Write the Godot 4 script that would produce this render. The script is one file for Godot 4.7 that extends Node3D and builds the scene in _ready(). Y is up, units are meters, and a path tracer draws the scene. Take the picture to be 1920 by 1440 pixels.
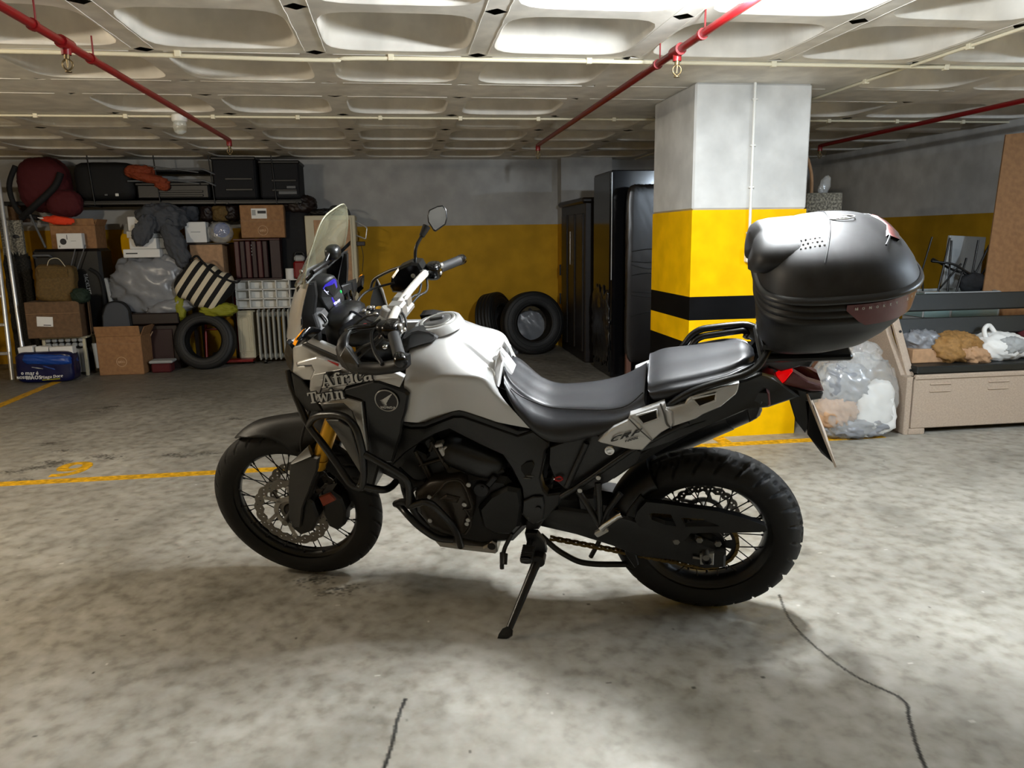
extends Node3D
# An underground garage with a touring motorcycle on its side stand. Units are metres, y is up.
# The motorcycle is built in its own frame: x runs from its nose to its tail, y up in its plane of symmetry, z to its left side.

var M := {}
var taken := {}

# ---------- naming ----------
func thing(called: String, label: String, category: String, at := Vector3.ZERO, turn := 0.0, group := "") -> Node3D:
	var o := Node3D.new()
	o.name = numbered(called)
	add_child(o)
	o.position = at
	o.rotation.y = turn
	tag(o, label, category, group)
	return o

func numbered(called: String) -> String:
	var n: int = taken.get(called, 0)
	taken[called] = n + 1
	return called if n == 0 else "%s_%03d" % [called, n]

func tag(o: Node, label: String, category: String, group := "") -> void:
	o.set_meta("label", label)
	o.set_meta("category", category)
	if group:
		o.set_meta("group", group)

func put(called: String, st: SurfaceTool, m: Material, parent: Node = null, smooth := true) -> MeshInstance3D:
	var o := MeshInstance3D.new()
	if parent == null or parent == self:
		o.name = numbered(called)
		parent = self
	else:
		o.name = called
	if smooth:
		st.generate_normals()
	o.mesh = st.commit()
	o.material_override = m
	parent.add_child(o, true)
	return o

func struct(called: String, st: SurfaceTool, m: Material, parent: Node = null) -> MeshInstance3D:
	var o := put(called, st, m, parent)
	o.set_meta("kind", "structure")
	return o

func copy_mesh(called: String, mesh: Mesh, m: Material, parent: Node, xf := Transform3D()) -> MeshInstance3D:
	var o := MeshInstance3D.new()
	o.name = called
	o.mesh = mesh
	o.material_override = m
	o.transform = xf
	parent.add_child(o, true)
	return o

# ---------- materials ----------
func mat(key: String, c: Color, rough := 0.6, metal := 0.0, spec := 0.5) -> StandardMaterial3D:
	var m := StandardMaterial3D.new()
	m.resource_name = key
	m.albedo_color = c
	m.roughness = rough
	m.metallic = metal
	m.metallic_specular = spec
	M[key] = m
	return m

func pane(key: String, c: Color, a: float, rough := 0.05) -> StandardMaterial3D:
	var m := mat(key, Color(c.r, c.g, c.b, a), rough)
	m.transparency = BaseMaterial3D.TRANSPARENCY_ALPHA
	m.cull_mode = BaseMaterial3D.CULL_DISABLED
	return m

func noise(freq: float, octaves := 4, seeded := 1, kind := FastNoiseLite.TYPE_SIMPLEX_SMOOTH) -> FastNoiseLite:
	var n := FastNoiseLite.new()
	n.seed = seeded
	n.noise_type = kind
	n.frequency = freq
	n.fractal_octaves = octaves
	return n

func ramp(stops: Array) -> Gradient:
	var g := Gradient.new()
	var o := PackedFloat32Array()
	var c := PackedColorArray()
	for s in stops:
		o.append(s[0])
		c.append(s[1])
	g.offsets = o
	g.colors = c
	return g

func noise_tex(n: FastNoiseLite, g: Gradient, size := 512, as_normal := false, bump := 4.0) -> NoiseTexture2D:
	var t := NoiseTexture2D.new()
	t.width = size
	t.height = size
	t.seamless = true
	t.seamless_blend_skirt = 0.25
	t.noise = n
	if as_normal:
		t.as_normal_map = true
		t.bump_strength = bump
	else:
		t.color_ramp = g
	return t

func noise_image(n: FastNoiseLite, g: Gradient, w: int, h: int) -> Image:
	var t := NoiseTexture2D.new()
	t.width = w
	t.height = h
	t.noise = n
	t.color_ramp = g
	t.seamless = false
	while t.get_image() == null:
		await get_tree().process_frame
	var im := t.get_image()
	im.convert(Image.FORMAT_RGBA8)
	return im

func triplanar(m: StandardMaterial3D, scale: float, world := false) -> StandardMaterial3D:
	m.uv1_triplanar = true
	m.uv1_world_triplanar = world
	m.uv1_scale = Vector3.ONE * scale
	return m

func speckle(m: StandardMaterial3D, scale: float, lo: float, hi: float, freq := 0.02, seeded := 3, world := false) -> StandardMaterial3D:
	m.albedo_texture = noise_tex(noise(freq, 5, seeded), ramp([[0.2, Color(lo, lo, lo)], [0.8, Color(hi, hi, hi)]]), 256)
	return triplanar(m, scale, world)

# ---------- mesh helpers ----------
func begin() -> SurfaceTool:
	var st := SurfaceTool.new()
	st.begin(Mesh.PRIMITIVE_TRIANGLES)
	st.set_smooth_group(0)
	return st

func tri(st: SurfaceTool, a: Vector3, b: Vector3, c: Vector3) -> void:
	st.add_vertex(a)
	st.add_vertex(b)
	st.add_vertex(c)

func quad(st: SurfaceTool, a: Vector3, b: Vector3, c: Vector3, d: Vector3) -> void:
	st.set_uv(Vector2(0, 1))
	st.add_vertex(a)
	st.set_uv(Vector2(0, 0))
	st.add_vertex(b)
	st.set_uv(Vector2(1, 0))
	st.add_vertex(c)
	st.set_uv(Vector2(0, 1))
	st.add_vertex(a)
	st.set_uv(Vector2(1, 0))
	st.add_vertex(c)
	st.set_uv(Vector2(1, 1))
	st.add_vertex(d)

# rows of points joined into a surface
func grid(st: SurfaceTool, rows: Array, around := false, along := false, group := 0) -> void:
	st.set_smooth_group(group)
	var nr := rows.size()
	var nc: int = rows[0].size()
	for i in (nr if along else nr - 1):
		var a: Array = rows[i]
		var b: Array = rows[(i + 1) % nr]
		var v0 := float(i) / maxf(1, nr - 1)
		var v1 := float(i + 1) / maxf(1, nr - 1)
		for j in (nc if around else nc - 1):
			var k := (j + 1) % nc
			var u0 := float(j) / (nc if around else nc - 1)
			var u1 := float(j + 1) / (nc if around else nc - 1)
			st.set_uv(Vector2(u0, v0)); st.add_vertex(a[j])
			st.set_uv(Vector2(u0, v1)); st.add_vertex(b[j])
			st.set_uv(Vector2(u1, v1)); st.add_vertex(b[k])
			st.set_uv(Vector2(u0, v0)); st.add_vertex(a[j])
			st.set_uv(Vector2(u1, v1)); st.add_vertex(b[k])
			st.set_uv(Vector2(u1, v0)); st.add_vertex(a[k])

func cap(st: SurfaceTool, ring: Array, flip := false, group := -1) -> void:
	st.set_smooth_group(group)
	var c := Vector3.ZERO
	for p in ring:
		c += p
	c /= ring.size()
	for j in ring.size():
		var k := (j + 1) % ring.size()
		if flip:
			tri(st, c, ring[k], ring[j])
		else:
			tri(st, c, ring[j], ring[k])

func loft(st: SurfaceTool, rows: Array, cap0 := true, cap1 := true, group := 0) -> void:
	grid(st, rows, true, false, group)
	if cap0:
		cap(st, rows[0], false)
	if cap1:
		cap(st, rows[rows.size() - 1], true)

func ring(c: Vector3, ax: Vector3, ay: Vector3, n: int, power := 2.0) -> Array:
	var out := []
	for i in n:
		var t := TAU * i / n
		var x := cos(t)
		var y := sin(t)
		if power != 2.0:
			x = signf(x) * pow(absf(x), 2.0 / power)
			y = signf(y) * pow(absf(y), 2.0 / power)
		out.append(c + ax * x + ay * y)
	return out

# rounds the corners of a path
func bent(pts: Array, r: float, n := 5) -> Array:
	var out := [pts[0]]
	for i in range(1, pts.size() - 1):
		var p: Vector3 = pts[i]
		var a: Vector3 = pts[i - 1]
		var b: Vector3 = pts[i + 1]
		var d := minf(r, minf(p.distance_to(a), p.distance_to(b)) * 0.49)
		var s := p + (a - p).normalized() * d
		var e := p + (b - p).normalized() * d
		for k in n + 1:
			var t := float(k) / n
			out.append(s.lerp(p, t).lerp(p.lerp(e, t), t))
	out.append(pts[pts.size() - 1])
	return out

# a smooth curve through points
func curve(pts: Array, n := 6) -> Array:
	var out := []
	for i in pts.size() - 1:
		var p0 = pts[maxi(i - 1, 0)]
		var p1 = pts[i]
		var p2 = pts[i + 1]
		var p3 = pts[mini(i + 2, pts.size() - 1)]
		for k in n:
			var t := float(k) / n
			out.append(p1 * 1.0 + ((p2 - p0) * t + (p0 * 2.0 - p1 * 5.0 + p2 * 4.0 - p3) * t * t + (p1 * 3.0 - p0 - p2 * 3.0 + p3) * t * t * t) * 0.5)
	out.append(pts[pts.size() - 1])
	return out

func tube(st: SurfaceTool, pts: Array, r, n := 10, caps := true) -> void:
	var rows := []
	var t: Vector3 = (pts[1] - pts[0]).normalized()
	var up := Vector3.UP if absf(t.y) < 0.9 else Vector3.RIGHT
	var side := t.cross(up).normalized()
	for i in pts.size():
		var d: Vector3
		if i == 0:
			d = pts[1] - pts[0]
		elif i == pts.size() - 1:
			d = pts[i] - pts[i - 1]
		else:
			d = (pts[i + 1] - pts[i]).normalized() + (pts[i] - pts[i - 1]).normalized()
		d = d.normalized()
		side = (side - d * side.dot(d)).normalized()
		var rr: float = r[i] if r is Array else r
		rows.append(ring(pts[i], side * rr, d.cross(side) * rr, n))
	grid(st, rows, true)
	if caps:
		cap(st, rows[0], false)
		cap(st, rows[rows.size() - 1], true)

func rod(st: SurfaceTool, a: Vector3, b: Vector3, r: float, n := 8, r2 := -1.0) -> void:
	tube(st, [a, b], [r, r if r2 < 0 else r2], n)

# profile: [distance along the axis, radius]
func lathe(st: SurfaceTool, profile: Array, xf: Transform3D, n := 24, sharp := false) -> void:
	var rows := []
	for p in profile:
		var row := []
		for i in n:
			var t := TAU * i / n
			row.append(xf * Vector3(cos(t) * p[1], sin(t) * p[1], p[0]))
		rows.append(row)
	if sharp:
		for i in rows.size() - 1:
			grid(st, [rows[i], rows[i + 1]], true, false, i % 30 + 1)
	else:
		grid(st, rows, true)

func axis_at(at: Vector3, dir: Vector3) -> Transform3D:
	var z := dir.normalized()
	var x := (Vector3.UP if absf(z.y) < 0.9 else Vector3.RIGHT).cross(z).normalized()
	return Transform3D(Basis(x, z.cross(x), z), at)

func disc(st: SurfaceTool, at: Vector3, dir: Vector3, r: float, h: float, n := 20, bevel := 0.0) -> void:
	var b := bevel if bevel > 0 else minf(r, h) * 0.15
	lathe(st, [[0, 0], [0, r - b], [b, r], [h - b, r], [h, r - b], [h, 0]], axis_at(at, dir), n, true)

func slab(st: SurfaceTool, size: Vector3, xf := Transform3D(), bevel := 0.0) -> void:
	var h := size / 2
	var b := minf(bevel, minf(h.x, minf(h.y, h.z)) * 0.9)
	st.set_smooth_group(-1)
	var s := [-1.0, 1.0]
	var face := func(ax: int, sg: float) -> Array:
		var u := (ax + 1) % 3
		var v := (ax + 2) % 3
		var out := []
		for q in [[-1, -1], [1, -1], [1, 1], [-1, 1]]:
			var p := Vector3.ZERO
			p[ax] = h[ax] * sg
			p[u] = (h[u] - b) * q[0]
			p[v] = (h[v] - b) * q[1]
			out.append(xf * p)
		return out
	var f := {}
	for ax in 3:
		for sg in s:
			var q: Array = face.call(ax, sg)
			f[[ax, sg]] = q
			if sg > 0:
				quad(st, q[3], q[2], q[1], q[0])
			else:
				quad(st, q[0], q[1], q[2], q[3])
	if b <= 0.0:
		return
	for ax in 3:
		var u := (ax + 1) % 3
		var v := (ax + 2) % 3
		for su in s:
			for sv in s:
				var e := []
				for w in [[u, su, v, sv], [v, sv, u, su]]:
					for sx in s:
						var p := Vector3.ZERO
						p[w[0]] = h[w[0]] * w[1]
						p[w[2]] = (h[w[2]] - b) * w[3]
						p[ax] = (h[ax] - b) * sx
						e.append(xf * p)
				if su * sv > 0:
					quad(st, e[0], e[1], e[3], e[2])
				else:
					quad(st, e[2], e[3], e[1], e[0])
	for sx in s:
		for sy in s:
			for sz in s:
				var a := xf * Vector3(h.x * sx, (h.y - b) * sy, (h.z - b) * sz)
				var c := xf * Vector3((h.x - b) * sx, h.y * sy, (h.z - b) * sz)
				var d := xf * Vector3((h.x - b) * sx, (h.y - b) * sy, h.z * sz)
				if sx * sy * sz > 0:
					tri(st, a, d, c)
				else:
					tri(st, a, c, d)

func slab_at(st: SurfaceTool, c: Vector3, size: Vector3, bevel := 0.0, turn := 0.0) -> void:
	slab(st, size, Transform3D(Basis(Vector3.UP, turn), c), bevel)

func inset(poly: PackedVector2Array, d: float) -> PackedVector2Array:
	var out := PackedVector2Array()
	var n := poly.size()
	for i in n:
		var a := (poly[i] - poly[(i + n - 1) % n]).normalized()
		var b := (poly[(i + 1) % n] - poly[i]).normalized()
		var na := Vector2(-a.y, a.x)
		var nb := Vector2(-b.y, b.x)
		var m := (na + nb).normalized()
		out.append(poly[i] + m * (d / maxf(0.35, m.dot(na))))
	return out

func ccw(poly: PackedVector2Array) -> PackedVector2Array:
	var p := poly.duplicate()
	if Geometry2D.is_polygon_clockwise(p):
		p.reverse()
	return p

# an outline extruded along z of xf, with chamfered rims; zf(x, y) may bend it
func prism(st: SurfaceTool, outline: PackedVector2Array, z0: float, z1: float, xf := Transform3D(), bevel := 0.0, smooth := false) -> void:
	var p := ccw(outline)
	var n := p.size()
	var q := inset(p, bevel) if bevel > 0 else p
	var levels := [[q, z0], [p, z0 + bevel], [p, z1 - bevel], [q, z1]] if bevel > 0 else [[p, z0], [p, z1]]
	st.set_smooth_group(0 if smooth else -1)
	for l in levels.size() - 1:
		var a = levels[l]
		var b = levels[l + 1]
		if smooth:
			st.set_smooth_group(l + 3)
		for i in n:
			var k := (i + 1) % n
			quad(st, xf * Vector3(a[0][i].x, a[0][i].y, a[1]), xf * Vector3(b[0][i].x, b[0][i].y, b[1]), xf * Vector3(b[0][k].x, b[0][k].y, b[1]), xf * Vector3(a[0][k].x, a[0][k].y, a[1]))
	st.set_smooth_group(-1)
	var t := Geometry2D.triangulate_polygon(q)
	for i in range(0, t.size(), 3):
		tri(st, xf * Vector3(q[t[i]].x, q[t[i]].y, z0), xf * Vector3(q[t[i + 1]].x, q[t[i + 1]].y, z0), xf * Vector3(q[t[i + 2]].x, q[t[i + 2]].y, z0))
		tri(st, xf * Vector3(q[t[i + 2]].x, q[t[i + 2]].y, z1), xf * Vector3(q[t[i + 1]].x, q[t[i + 1]].y, z1), xf * Vector3(q[t[i]].x, q[t[i]].y, z1))

# an outline with one hole, as one outline
func holed(outer: PackedVector2Array, hole: PackedVector2Array) -> PackedVector2Array:
	var o := ccw(outer)
	var h := ccw(hole)
	h.reverse()
	var best := [0, 0]
	var d := 1e9
	for i in o.size():
		for j in h.size():
			var e := o[i].distance_squared_to(h[j])
			if e < d:
				d = e
				best = [i, j]
	var out := PackedVector2Array()
	for i in o.size() + 1:
		out.append(o[(best[0] + i) % o.size()])
	for j in h.size() + 1:
		out.append(h[(best[1] + j) % h.size()])
	return out

func circle2(c: Vector2, r: float, n := 12) -> PackedVector2Array:
	var out := PackedVector2Array()
	for i in n:
		out.append(c + Vector2(cos(TAU * i / n), sin(TAU * i / n)) * r)
	return out

# Catmull-Clark subdivision; open rims stay as creases. faces: arrays of vertex indices
func subdivided(v: Array, faces: Array, times: int) -> Array:
	for _t in times:
		var nv := v.size()
		var fp := []
		var edges := {}
		var vf := []
		vf.resize(nv)
		for i in nv:
			vf[i] = []
		for fi in faces.size():
			var f: Array = faces[fi]
			var c := Vector3.ZERO
			for i in f:
				c += v[i]
				vf[i].append(fi)
			fp.append(c / f.size())
			for k in f.size():
				var a: int = f[k]
				var b: int = f[(k + 1) % f.size()]
				var key := Vector2i(mini(a, b), maxi(a, b))
				if edges.has(key):
					edges[key].append(fi)
				else:
					edges[key] = [fi]
		var out := []
		out.resize(nv)
		var mid := []
		var rim := []
		var cnt := []
		for i in nv:
			mid.append(Vector3.ZERO)
			rim.append([])
			cnt.append(0)
		var ei := {}
		var extra := []
		for key in edges:
			var m: Vector3 = (v[key.x] + v[key.y]) / 2
			var e: Array = edges[key]
			if e.size() == 1:
				rim[key.x].append(m)
				rim[key.y].append(m)
			ei[key] = nv + extra.size()
			extra.append(m if e.size() == 1 else (v[key.x] + v[key.y] + fp[e[0]] + fp[e[1]]) / 4)
			for i in [key.x, key.y]:
				mid[i] += m
				cnt[i] += 1
		for i in nv:
			if rim[i].size() == 2 and vf[i].size() > 1:
				out[i] = v[i] * 0.5 + (rim[i][0] + rim[i][1]) * 0.25
			elif rim[i].size() > 0 or cnt[i] == 0:
				out[i] = v[i]
			else:
				var n := float(cnt[i])
				var f := Vector3.ZERO
				for k in vf[i]:
					f += fp[k]
				out[i] = (f / vf[i].size() + mid[i] / n * 2 + v[i] * (n - 3)) / n
		var base := nv + extra.size()
		var nf := []
		for fi in faces.size():
			var f: Array = faces[fi]
			for k in f.size():
				var a: int = f[(k + f.size() - 1) % f.size()]
				var b: int = f[k]
				var c: int = f[(k + 1) % f.size()]
				nf.append([b, ei[Vector2i(mini(b, c), maxi(b, c))], base + fi, ei[Vector2i(mini(a, b), maxi(a, b))]])
		v = out + extra + fp
		faces = nf
	return [v, faces]

func cage(st: SurfaceTool, v: Array, faces: Array, times := 2, mirror := false, thick := Vector3.ZERO) -> void:
	var r := subdivided(v, faces, times)
	for side in ([1.0, -1.0] if mirror else [1.0]):
		var w := []
		for p in r[0]:
			w.append(Vector3(p.x, p.y, p.z * side))
		st.set_smooth_group(0)
		for f in r[1]:
			for k in range(1, f.size() - 1):
				if side > 0:
					tri(st, w[f[0]], w[f[k + 1]], w[f[k]])
				else:
					tri(st, w[f[0]], w[f[k]], w[f[k + 1]])
	if thick != Vector3.ZERO:
		for side in ([1.0, -1.0] if mirror else [1.0]):
			var t := Vector3(thick.x, thick.y, thick.z * side)
			var used := {}
			for f in r[1]:
				for k in f.size():
					var a: int = f[k]
					var b: int = f[(k + 1) % f.size()]
					var key := Vector2i(mini(a, b), maxi(a, b))
					used[key] = [0, a, b] if not used.has(key) else [1, a, b]
			for key in used:
				if used[key][0] == 0:
					var pa: Vector3 = r[0][used[key][1]] * Vector3(1, 1, side)
					var pb: Vector3 = r[0][used[key][2]] * Vector3(1, 1, side)
					st.set_smooth_group(5)
					quad(st, pa, pb, pb + t, pa + t)

# a panel with a flat-sided rim: the outline at depth z, chamfered, in the motorcycle's side view, on one side or both
func panel(st: SurfaceTool, outline: PackedVector2Array, z: float, deep: float, bevel: float, both := true) -> void:
	prism(st, outline, z - deep, z, Transform3D(), bevel)
	if both:
		prism(st, outline, -z, -z + deep, Transform3D(), bevel)

# a lumpy rounded body: power 2 is an ellipsoid, more is boxier
func lump(st: SurfaceTool, c: Vector3, size: Vector3, power: float, amp: float, freq: float, seeded: int, turn := Basis(), nu := 36, nv := 20, ridged := false) -> void:
	var nz := noise(freq, 3, seeded, FastNoiseLite.TYPE_SIMPLEX_SMOOTH)
	if ridged:
		nz.fractal_type = FastNoiseLite.FRACTAL_RIDGED
	var rows := []
	for i in nv + 1:
		var a := -PI / 2 + PI * i / nv
		var row := []
		for j in nu:
			var b := TAU * j / nu
			var p := Vector3(cos(a) * cos(b), sin(a), cos(a) * sin(b))
			var l := pow(pow(absf(p.x), power) + pow(absf(p.y), power) + pow(absf(p.z), power), -1.0 / power)
			var q := p * l
			q *= 1.0 + amp * nz.get_noise_3d(q.x * size.x * 100, q.y * size.y * 100, q.z * size.z * 100)
			row.append(c + turn * (q * size / 2))
		rows.append(row)
	grid(st, rows, true)

func words(called: String, text: String, size: float, deep: float, m: Material, parent: Node, xf: Transform3D, bold := false, serif := false, italic := 0.0) -> MeshInstance3D:
	var t := TextMesh.new()
	var f := SystemFont.new()
	f.font_names = PackedStringArray(["Droid Serif" if serif else "Droid Sans"])
	f.font_weight = 700 if bold else 400
	t.font = f
	t.text = text
	t.font_size = 32
	t.pixel_size = size / 32.0
	t.depth = deep
	t.curve_step = 2.0
	var o := MeshInstance3D.new()
	o.name = called
	o.mesh = t
	o.material_override = m
	var b := xf.basis
	if italic != 0.0:
		b = b * Basis(Vector3(1, 0, 0), Vector3(italic, 1, 0), Vector3(0, 0, 1))
	o.transform = Transform3D(b, xf.origin)
	parent.add_child(o, true)
	return o

# a body panel: an outline of points in the side view, each at its own depth, given a thickness and a chamfered rim
func sheet(st: SurfaceTool, outline: Array, deep := 0.012, bevel := 0.003, mirror := false) -> void:
	var pts := outline.duplicate()
	var p := PackedVector2Array()
	for q in pts:
		p.append(Vector2(q.x, q.y))
	if Geometry2D.is_polygon_clockwise(p):
		p.reverse()
		pts.reverse()
	var q := inset(p, absf(bevel))
	var t := Geometry2D.triangulate_polygon(q)
	if t.is_empty():
		q = p
		t = Geometry2D.triangulate_polygon(q)
	var n := pts.size()
	for s in ([1.0, -1.0] if mirror else [1.0]):
		var front := []
		var rim := []
		var back := []
		for i in n:
			front.append(Vector3(q[i].x, q[i].y, pts[i].z * s))
			rim.append(Vector3(p[i].x, p[i].y, (pts[i].z - bevel) * s))
			back.append(Vector3(p[i].x, p[i].y, (pts[i].z - deep) * s))
		st.set_smooth_group(-1)
		for i in n:
			var k := (i + 1) % n
			quad(st, front[i], front[k], rim[k], rim[i])
			quad(st, rim[i], rim[k], back[k], back[i])
		st.set_smooth_group(0)
		for i in range(0, t.size(), 3):
			tri(st, front[t[i]], front[t[i + 1]], front[t[i + 2]])
		st.set_smooth_group(1)
		for i in range(0, t.size(), 3):
			tri(st, back[t[i + 2]], back[t[i + 1]], back[t[i]])

func flipped(pts: Array) -> Array:
	var out := []
	for p in pts:
		out.append(Vector3(p.x, p.y, -p.z))
	return out

# moves every point outward or inward along z
func at_depth(pts: Array, z: float) -> Array:
	var out := []
	for p in pts:
		out.append(Vector3(p.x, p.y, z))
	return out


const TOP := 2.3          # underside of the ceiling ribs
const BACK := -9.62
const FRONT := 3.2
const LEFT := -6.6
const RIGHT := 5.3
const BAND := 1.52        # top of the yellow paint

func _ready() -> void:
	# camera: a phone at eye height, turned a little right of the bay's axis and tipped down
	var cam := Camera3D.new()
	cam.name = "camera"
	cam.keep_aspect = Camera3D.KEEP_HEIGHT
	cam.fov = 53.06
	cam.near = 0.05
	cam.far = 60.0
	cam.transform = Transform3D(Basis(Vector3(0.989519,-0.014574,0.143664), Vector3(0.041005,0.982298,-0.182784), Vector3(-0.138457,0.186759,0.9726)), Vector3(0, 1.3617, 0))
	add_child(cam)
	var env := Environment.new()
	env.background_mode = Environment.BG_COLOR
	env.background_color = Color(0, 0, 0)
	env.tonemap_mode = Environment.TONE_MAPPER_LINEAR
	env.tonemap_exposure = 1.0
	env.sdfgi_enabled = true
	env.ssao_enabled = true
	env.ssil_enabled = true
	var around := WorldEnvironment.new()
	around.name = "environment"
	around.environment = env
	add_child(around)
	materials()
	# the garage's own twin-tube lamps; only the nearest one is partly in view
	ceiling_lamp("twin tube ceiling lamp beside the middle red pipe", Vector3(1.24, 0, -2.56), 0.68, 6.9, Color(0.96, 0.985, 1.0))
	ceiling_lamp("twin tube ceiling lamp in the left aisle, outside the photo", Vector3(-3.4, 0, -3.3), 1.3, 4.4, Color(1.0, 0.94, 0.84))
	ceiling_lamp("twin tube ceiling lamp in the right aisle, outside the photo", Vector3(4.5, 0, -1.6), 1.3, 5.0, Color(0.86, 0.93, 1.0))
	await room()
	fittings()
	left_pile()
	middle()
	right_side()
	motorcycle()

func materials() -> void:
	speckle(mat("ceiling", Color(0.90, 0.885, 0.85), 0.55), 0.9, 0.90, 1.0, 0.02, 5, true)
	speckle(mat("wall_white", Color(0.80, 0.80, 0.79), 0.6), 0.8, 0.90, 1.0, 0.015, 6, true)
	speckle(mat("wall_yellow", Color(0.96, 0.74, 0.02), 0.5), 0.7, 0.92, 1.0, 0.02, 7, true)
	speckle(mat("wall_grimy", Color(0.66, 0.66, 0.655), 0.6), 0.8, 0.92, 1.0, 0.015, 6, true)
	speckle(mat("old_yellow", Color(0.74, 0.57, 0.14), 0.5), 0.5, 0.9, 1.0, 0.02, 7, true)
	speckle(mat("wall_black", Color(0.055, 0.055, 0.06), 0.5), 0.7, 0.85, 1.0, 0.02, 8, true)
	speckle(mat("line_paint", Color(0.93, 0.70, 0.06), 0.6), 2.5, 0.72, 1.0, 0.03, 9, true)
	for k in ["wall_white", "wall_grimy", "wall_yellow", "old_yellow", "wall_black"]:
		(M[k] as StandardMaterial3D).metallic_specular = 0.15
	mat("red_paint", Color(0.46, 0.045, 0.06), 0.35)
	mat("brass", Color(0.42, 0.36, 0.25), 0.4, 0.8)
	mat("conduit", Color(0.83, 0.80, 0.70), 0.45)
	mat("white_plastic", Color(0.86, 0.86, 0.84), 0.4)
	mat("grey_plastic", Color(0.35, 0.36, 0.37), 0.5)
	mat("dark_glass", Color(0.05, 0.06, 0.05), 0.15)
	mat("black_gap", Color(0.02, 0.02, 0.02), 0.8)
	var t := mat("tube_glow", Color(1, 1, 1), 0.4)
	t.emission_enabled = true
	t.emission = Color(1.0, 0.97, 0.9)
	t.emission_energy_multiplier = 3.0

func ceiling_lamp(label: String, at: Vector3, long: float, power: float, tint: Color) -> void:
	var o := thing("ceiling_lamp", label, "lamp", Vector3(at.x, TOP, at.z))
	var st := begin()
	slab_at(st, Vector3(0, -0.025, 0), Vector3(0.1, 0.05, long), 0.01)
	put("housing", st, M.white_plastic, o)
	for s in [-1.0, 1.0]:
		for e in [-1.0, 1.0]:
			st = begin()
			disc(st, Vector3(s * 0.045, -0.075, e * (long / 2 - 0.03)), Vector3(0, 0, e), 0.024, 0.035, 16)
			slab_at(st, Vector3(s * 0.045, -0.055, e * (long / 2 - 0.01)), Vector3(0.02, 0.03, 0.03), 0.004)
			put("tube_socket", st, M.white_plastic, o)
		st = begin()
		tube(st, [Vector3(s * 0.045, -0.075, 0.035 - long / 2), Vector3(s * 0.045, -0.075, long / 2 - 0.035)], 0.014, 12)
		put("lamp_tube", st, M.tube_glow, o)
	# the bare tubes shine all round; the panel light adds their glow straight down
	var l := AreaLight3D.new()
	l.name = "lamp_light"
	l.area_size = Vector2(0.13, long - 0.06)
	l.area_normalize_energy = true
	l.light_color = tint
	l.light_energy = power * 0.10
	l.area_range = 20.0
	l.shadow_enabled = true
	l.rotation_degrees = Vector3(-90, 0, 0)
	l.position = Vector3(0, -0.095, 0)
	o.add_child(l)
	for k in 4:
		var b := OmniLight3D.new()
		b.name = "tube_light"
		b.light_color = tint
		b.light_energy = power * 0.25
		b.omni_range = 20.0
		b.omni_attenuation = 2.0
		b.light_size = 0.05
		b.shadow_enabled = true
		b.position = Vector3(0, -0.12, long * (-0.36 + 0.24 * k))
		o.add_child(b, true)

func room() -> void:
	await floor_slab()
	ceiling()
	var st := begin()
	slab_at(st, Vector3((LEFT + RIGHT) / 2, (BAND + 2.9) / 2, BACK - 0.1), Vector3(RIGHT - LEFT + 0.6, 2.9 - BAND, 0.2))
	var w := struct("wall_back", st, M.wall_grimy)
	painted(w, Vector3((LEFT + RIGHT) / 2, BAND / 2, BACK - 0.1), Vector3(RIGHT - LEFT + 0.6, BAND, 0.2))
	st = begin()
	slab_at(st, Vector3(RIGHT + 0.1, (BAND + 2.9) / 2, (BACK + FRONT) / 2), Vector3(0.2, 2.9 - BAND, FRONT - BACK))
	w = struct("wall_right", st, M.wall_white)
	painted(w, Vector3(RIGHT + 0.1, BAND / 2, (BACK + FRONT) / 2), Vector3(0.2, BAND, FRONT - BACK))
	st = begin()
	slab_at(st, Vector3(LEFT - 0.1, (BAND + 2.9) / 2, (BACK + FRONT) / 2), Vector3(0.2, 2.9 - BAND, FRONT - BACK))
	w = struct("wall_left", st, M.wall_white)
	painted(w, Vector3(LEFT - 0.1, BAND / 2, (BACK + FRONT) / 2), Vector3(0.2, BAND, FRONT - BACK))
	st = begin()
	slab_at(st, Vector3((LEFT + RIGHT) / 2, (BAND + 2.9) / 2, FRONT + 0.1), Vector3(RIGHT - LEFT + 0.6, 2.9 - BAND, 0.2))
	w = struct("wall_front", st, M.wall_white)
	painted(w, Vector3((LEFT + RIGHT) / 2, BAND / 2, FRONT + 0.1), Vector3(RIGHT - LEFT + 0.6, BAND, 0.2))
	# shallow pilaster on the back wall
	st = begin()
	slab_at(st, Vector3(2.29, (BAND + TOP) / 2, BACK + 0.11), Vector3(0.63, TOP - BAND, 0.22))
	w = struct("trim_1", st, M.wall_grimy)
	painted(w, Vector3(2.29, BAND / 2, BACK + 0.11), Vector3(0.63, BAND, 0.22))
	# the striped pillar
	var c := Vector3(2.272, 0, -5.25)
	st = begin()
	slab_at(st, c + Vector3(0, (BAND + TOP) / 2, 0), Vector3(0.784, TOP - BAND, 0.79), 0.012)
	var p := struct("pillar", st, M.wall_white)
	p.set_meta("label", "square white pillar with yellow base and black stripes behind the motorcycle")
	p.set_meta("category", "pillar")
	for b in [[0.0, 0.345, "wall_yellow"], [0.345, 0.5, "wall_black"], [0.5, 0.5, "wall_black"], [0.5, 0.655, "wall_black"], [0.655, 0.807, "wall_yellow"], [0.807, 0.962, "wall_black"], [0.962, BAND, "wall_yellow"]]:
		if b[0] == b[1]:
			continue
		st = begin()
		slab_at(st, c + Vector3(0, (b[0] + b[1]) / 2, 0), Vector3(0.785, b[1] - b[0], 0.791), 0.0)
		put("black_stripe" if b[2] == "wall_black" else "yellow_paint", st, M[b[2]], p)

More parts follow.
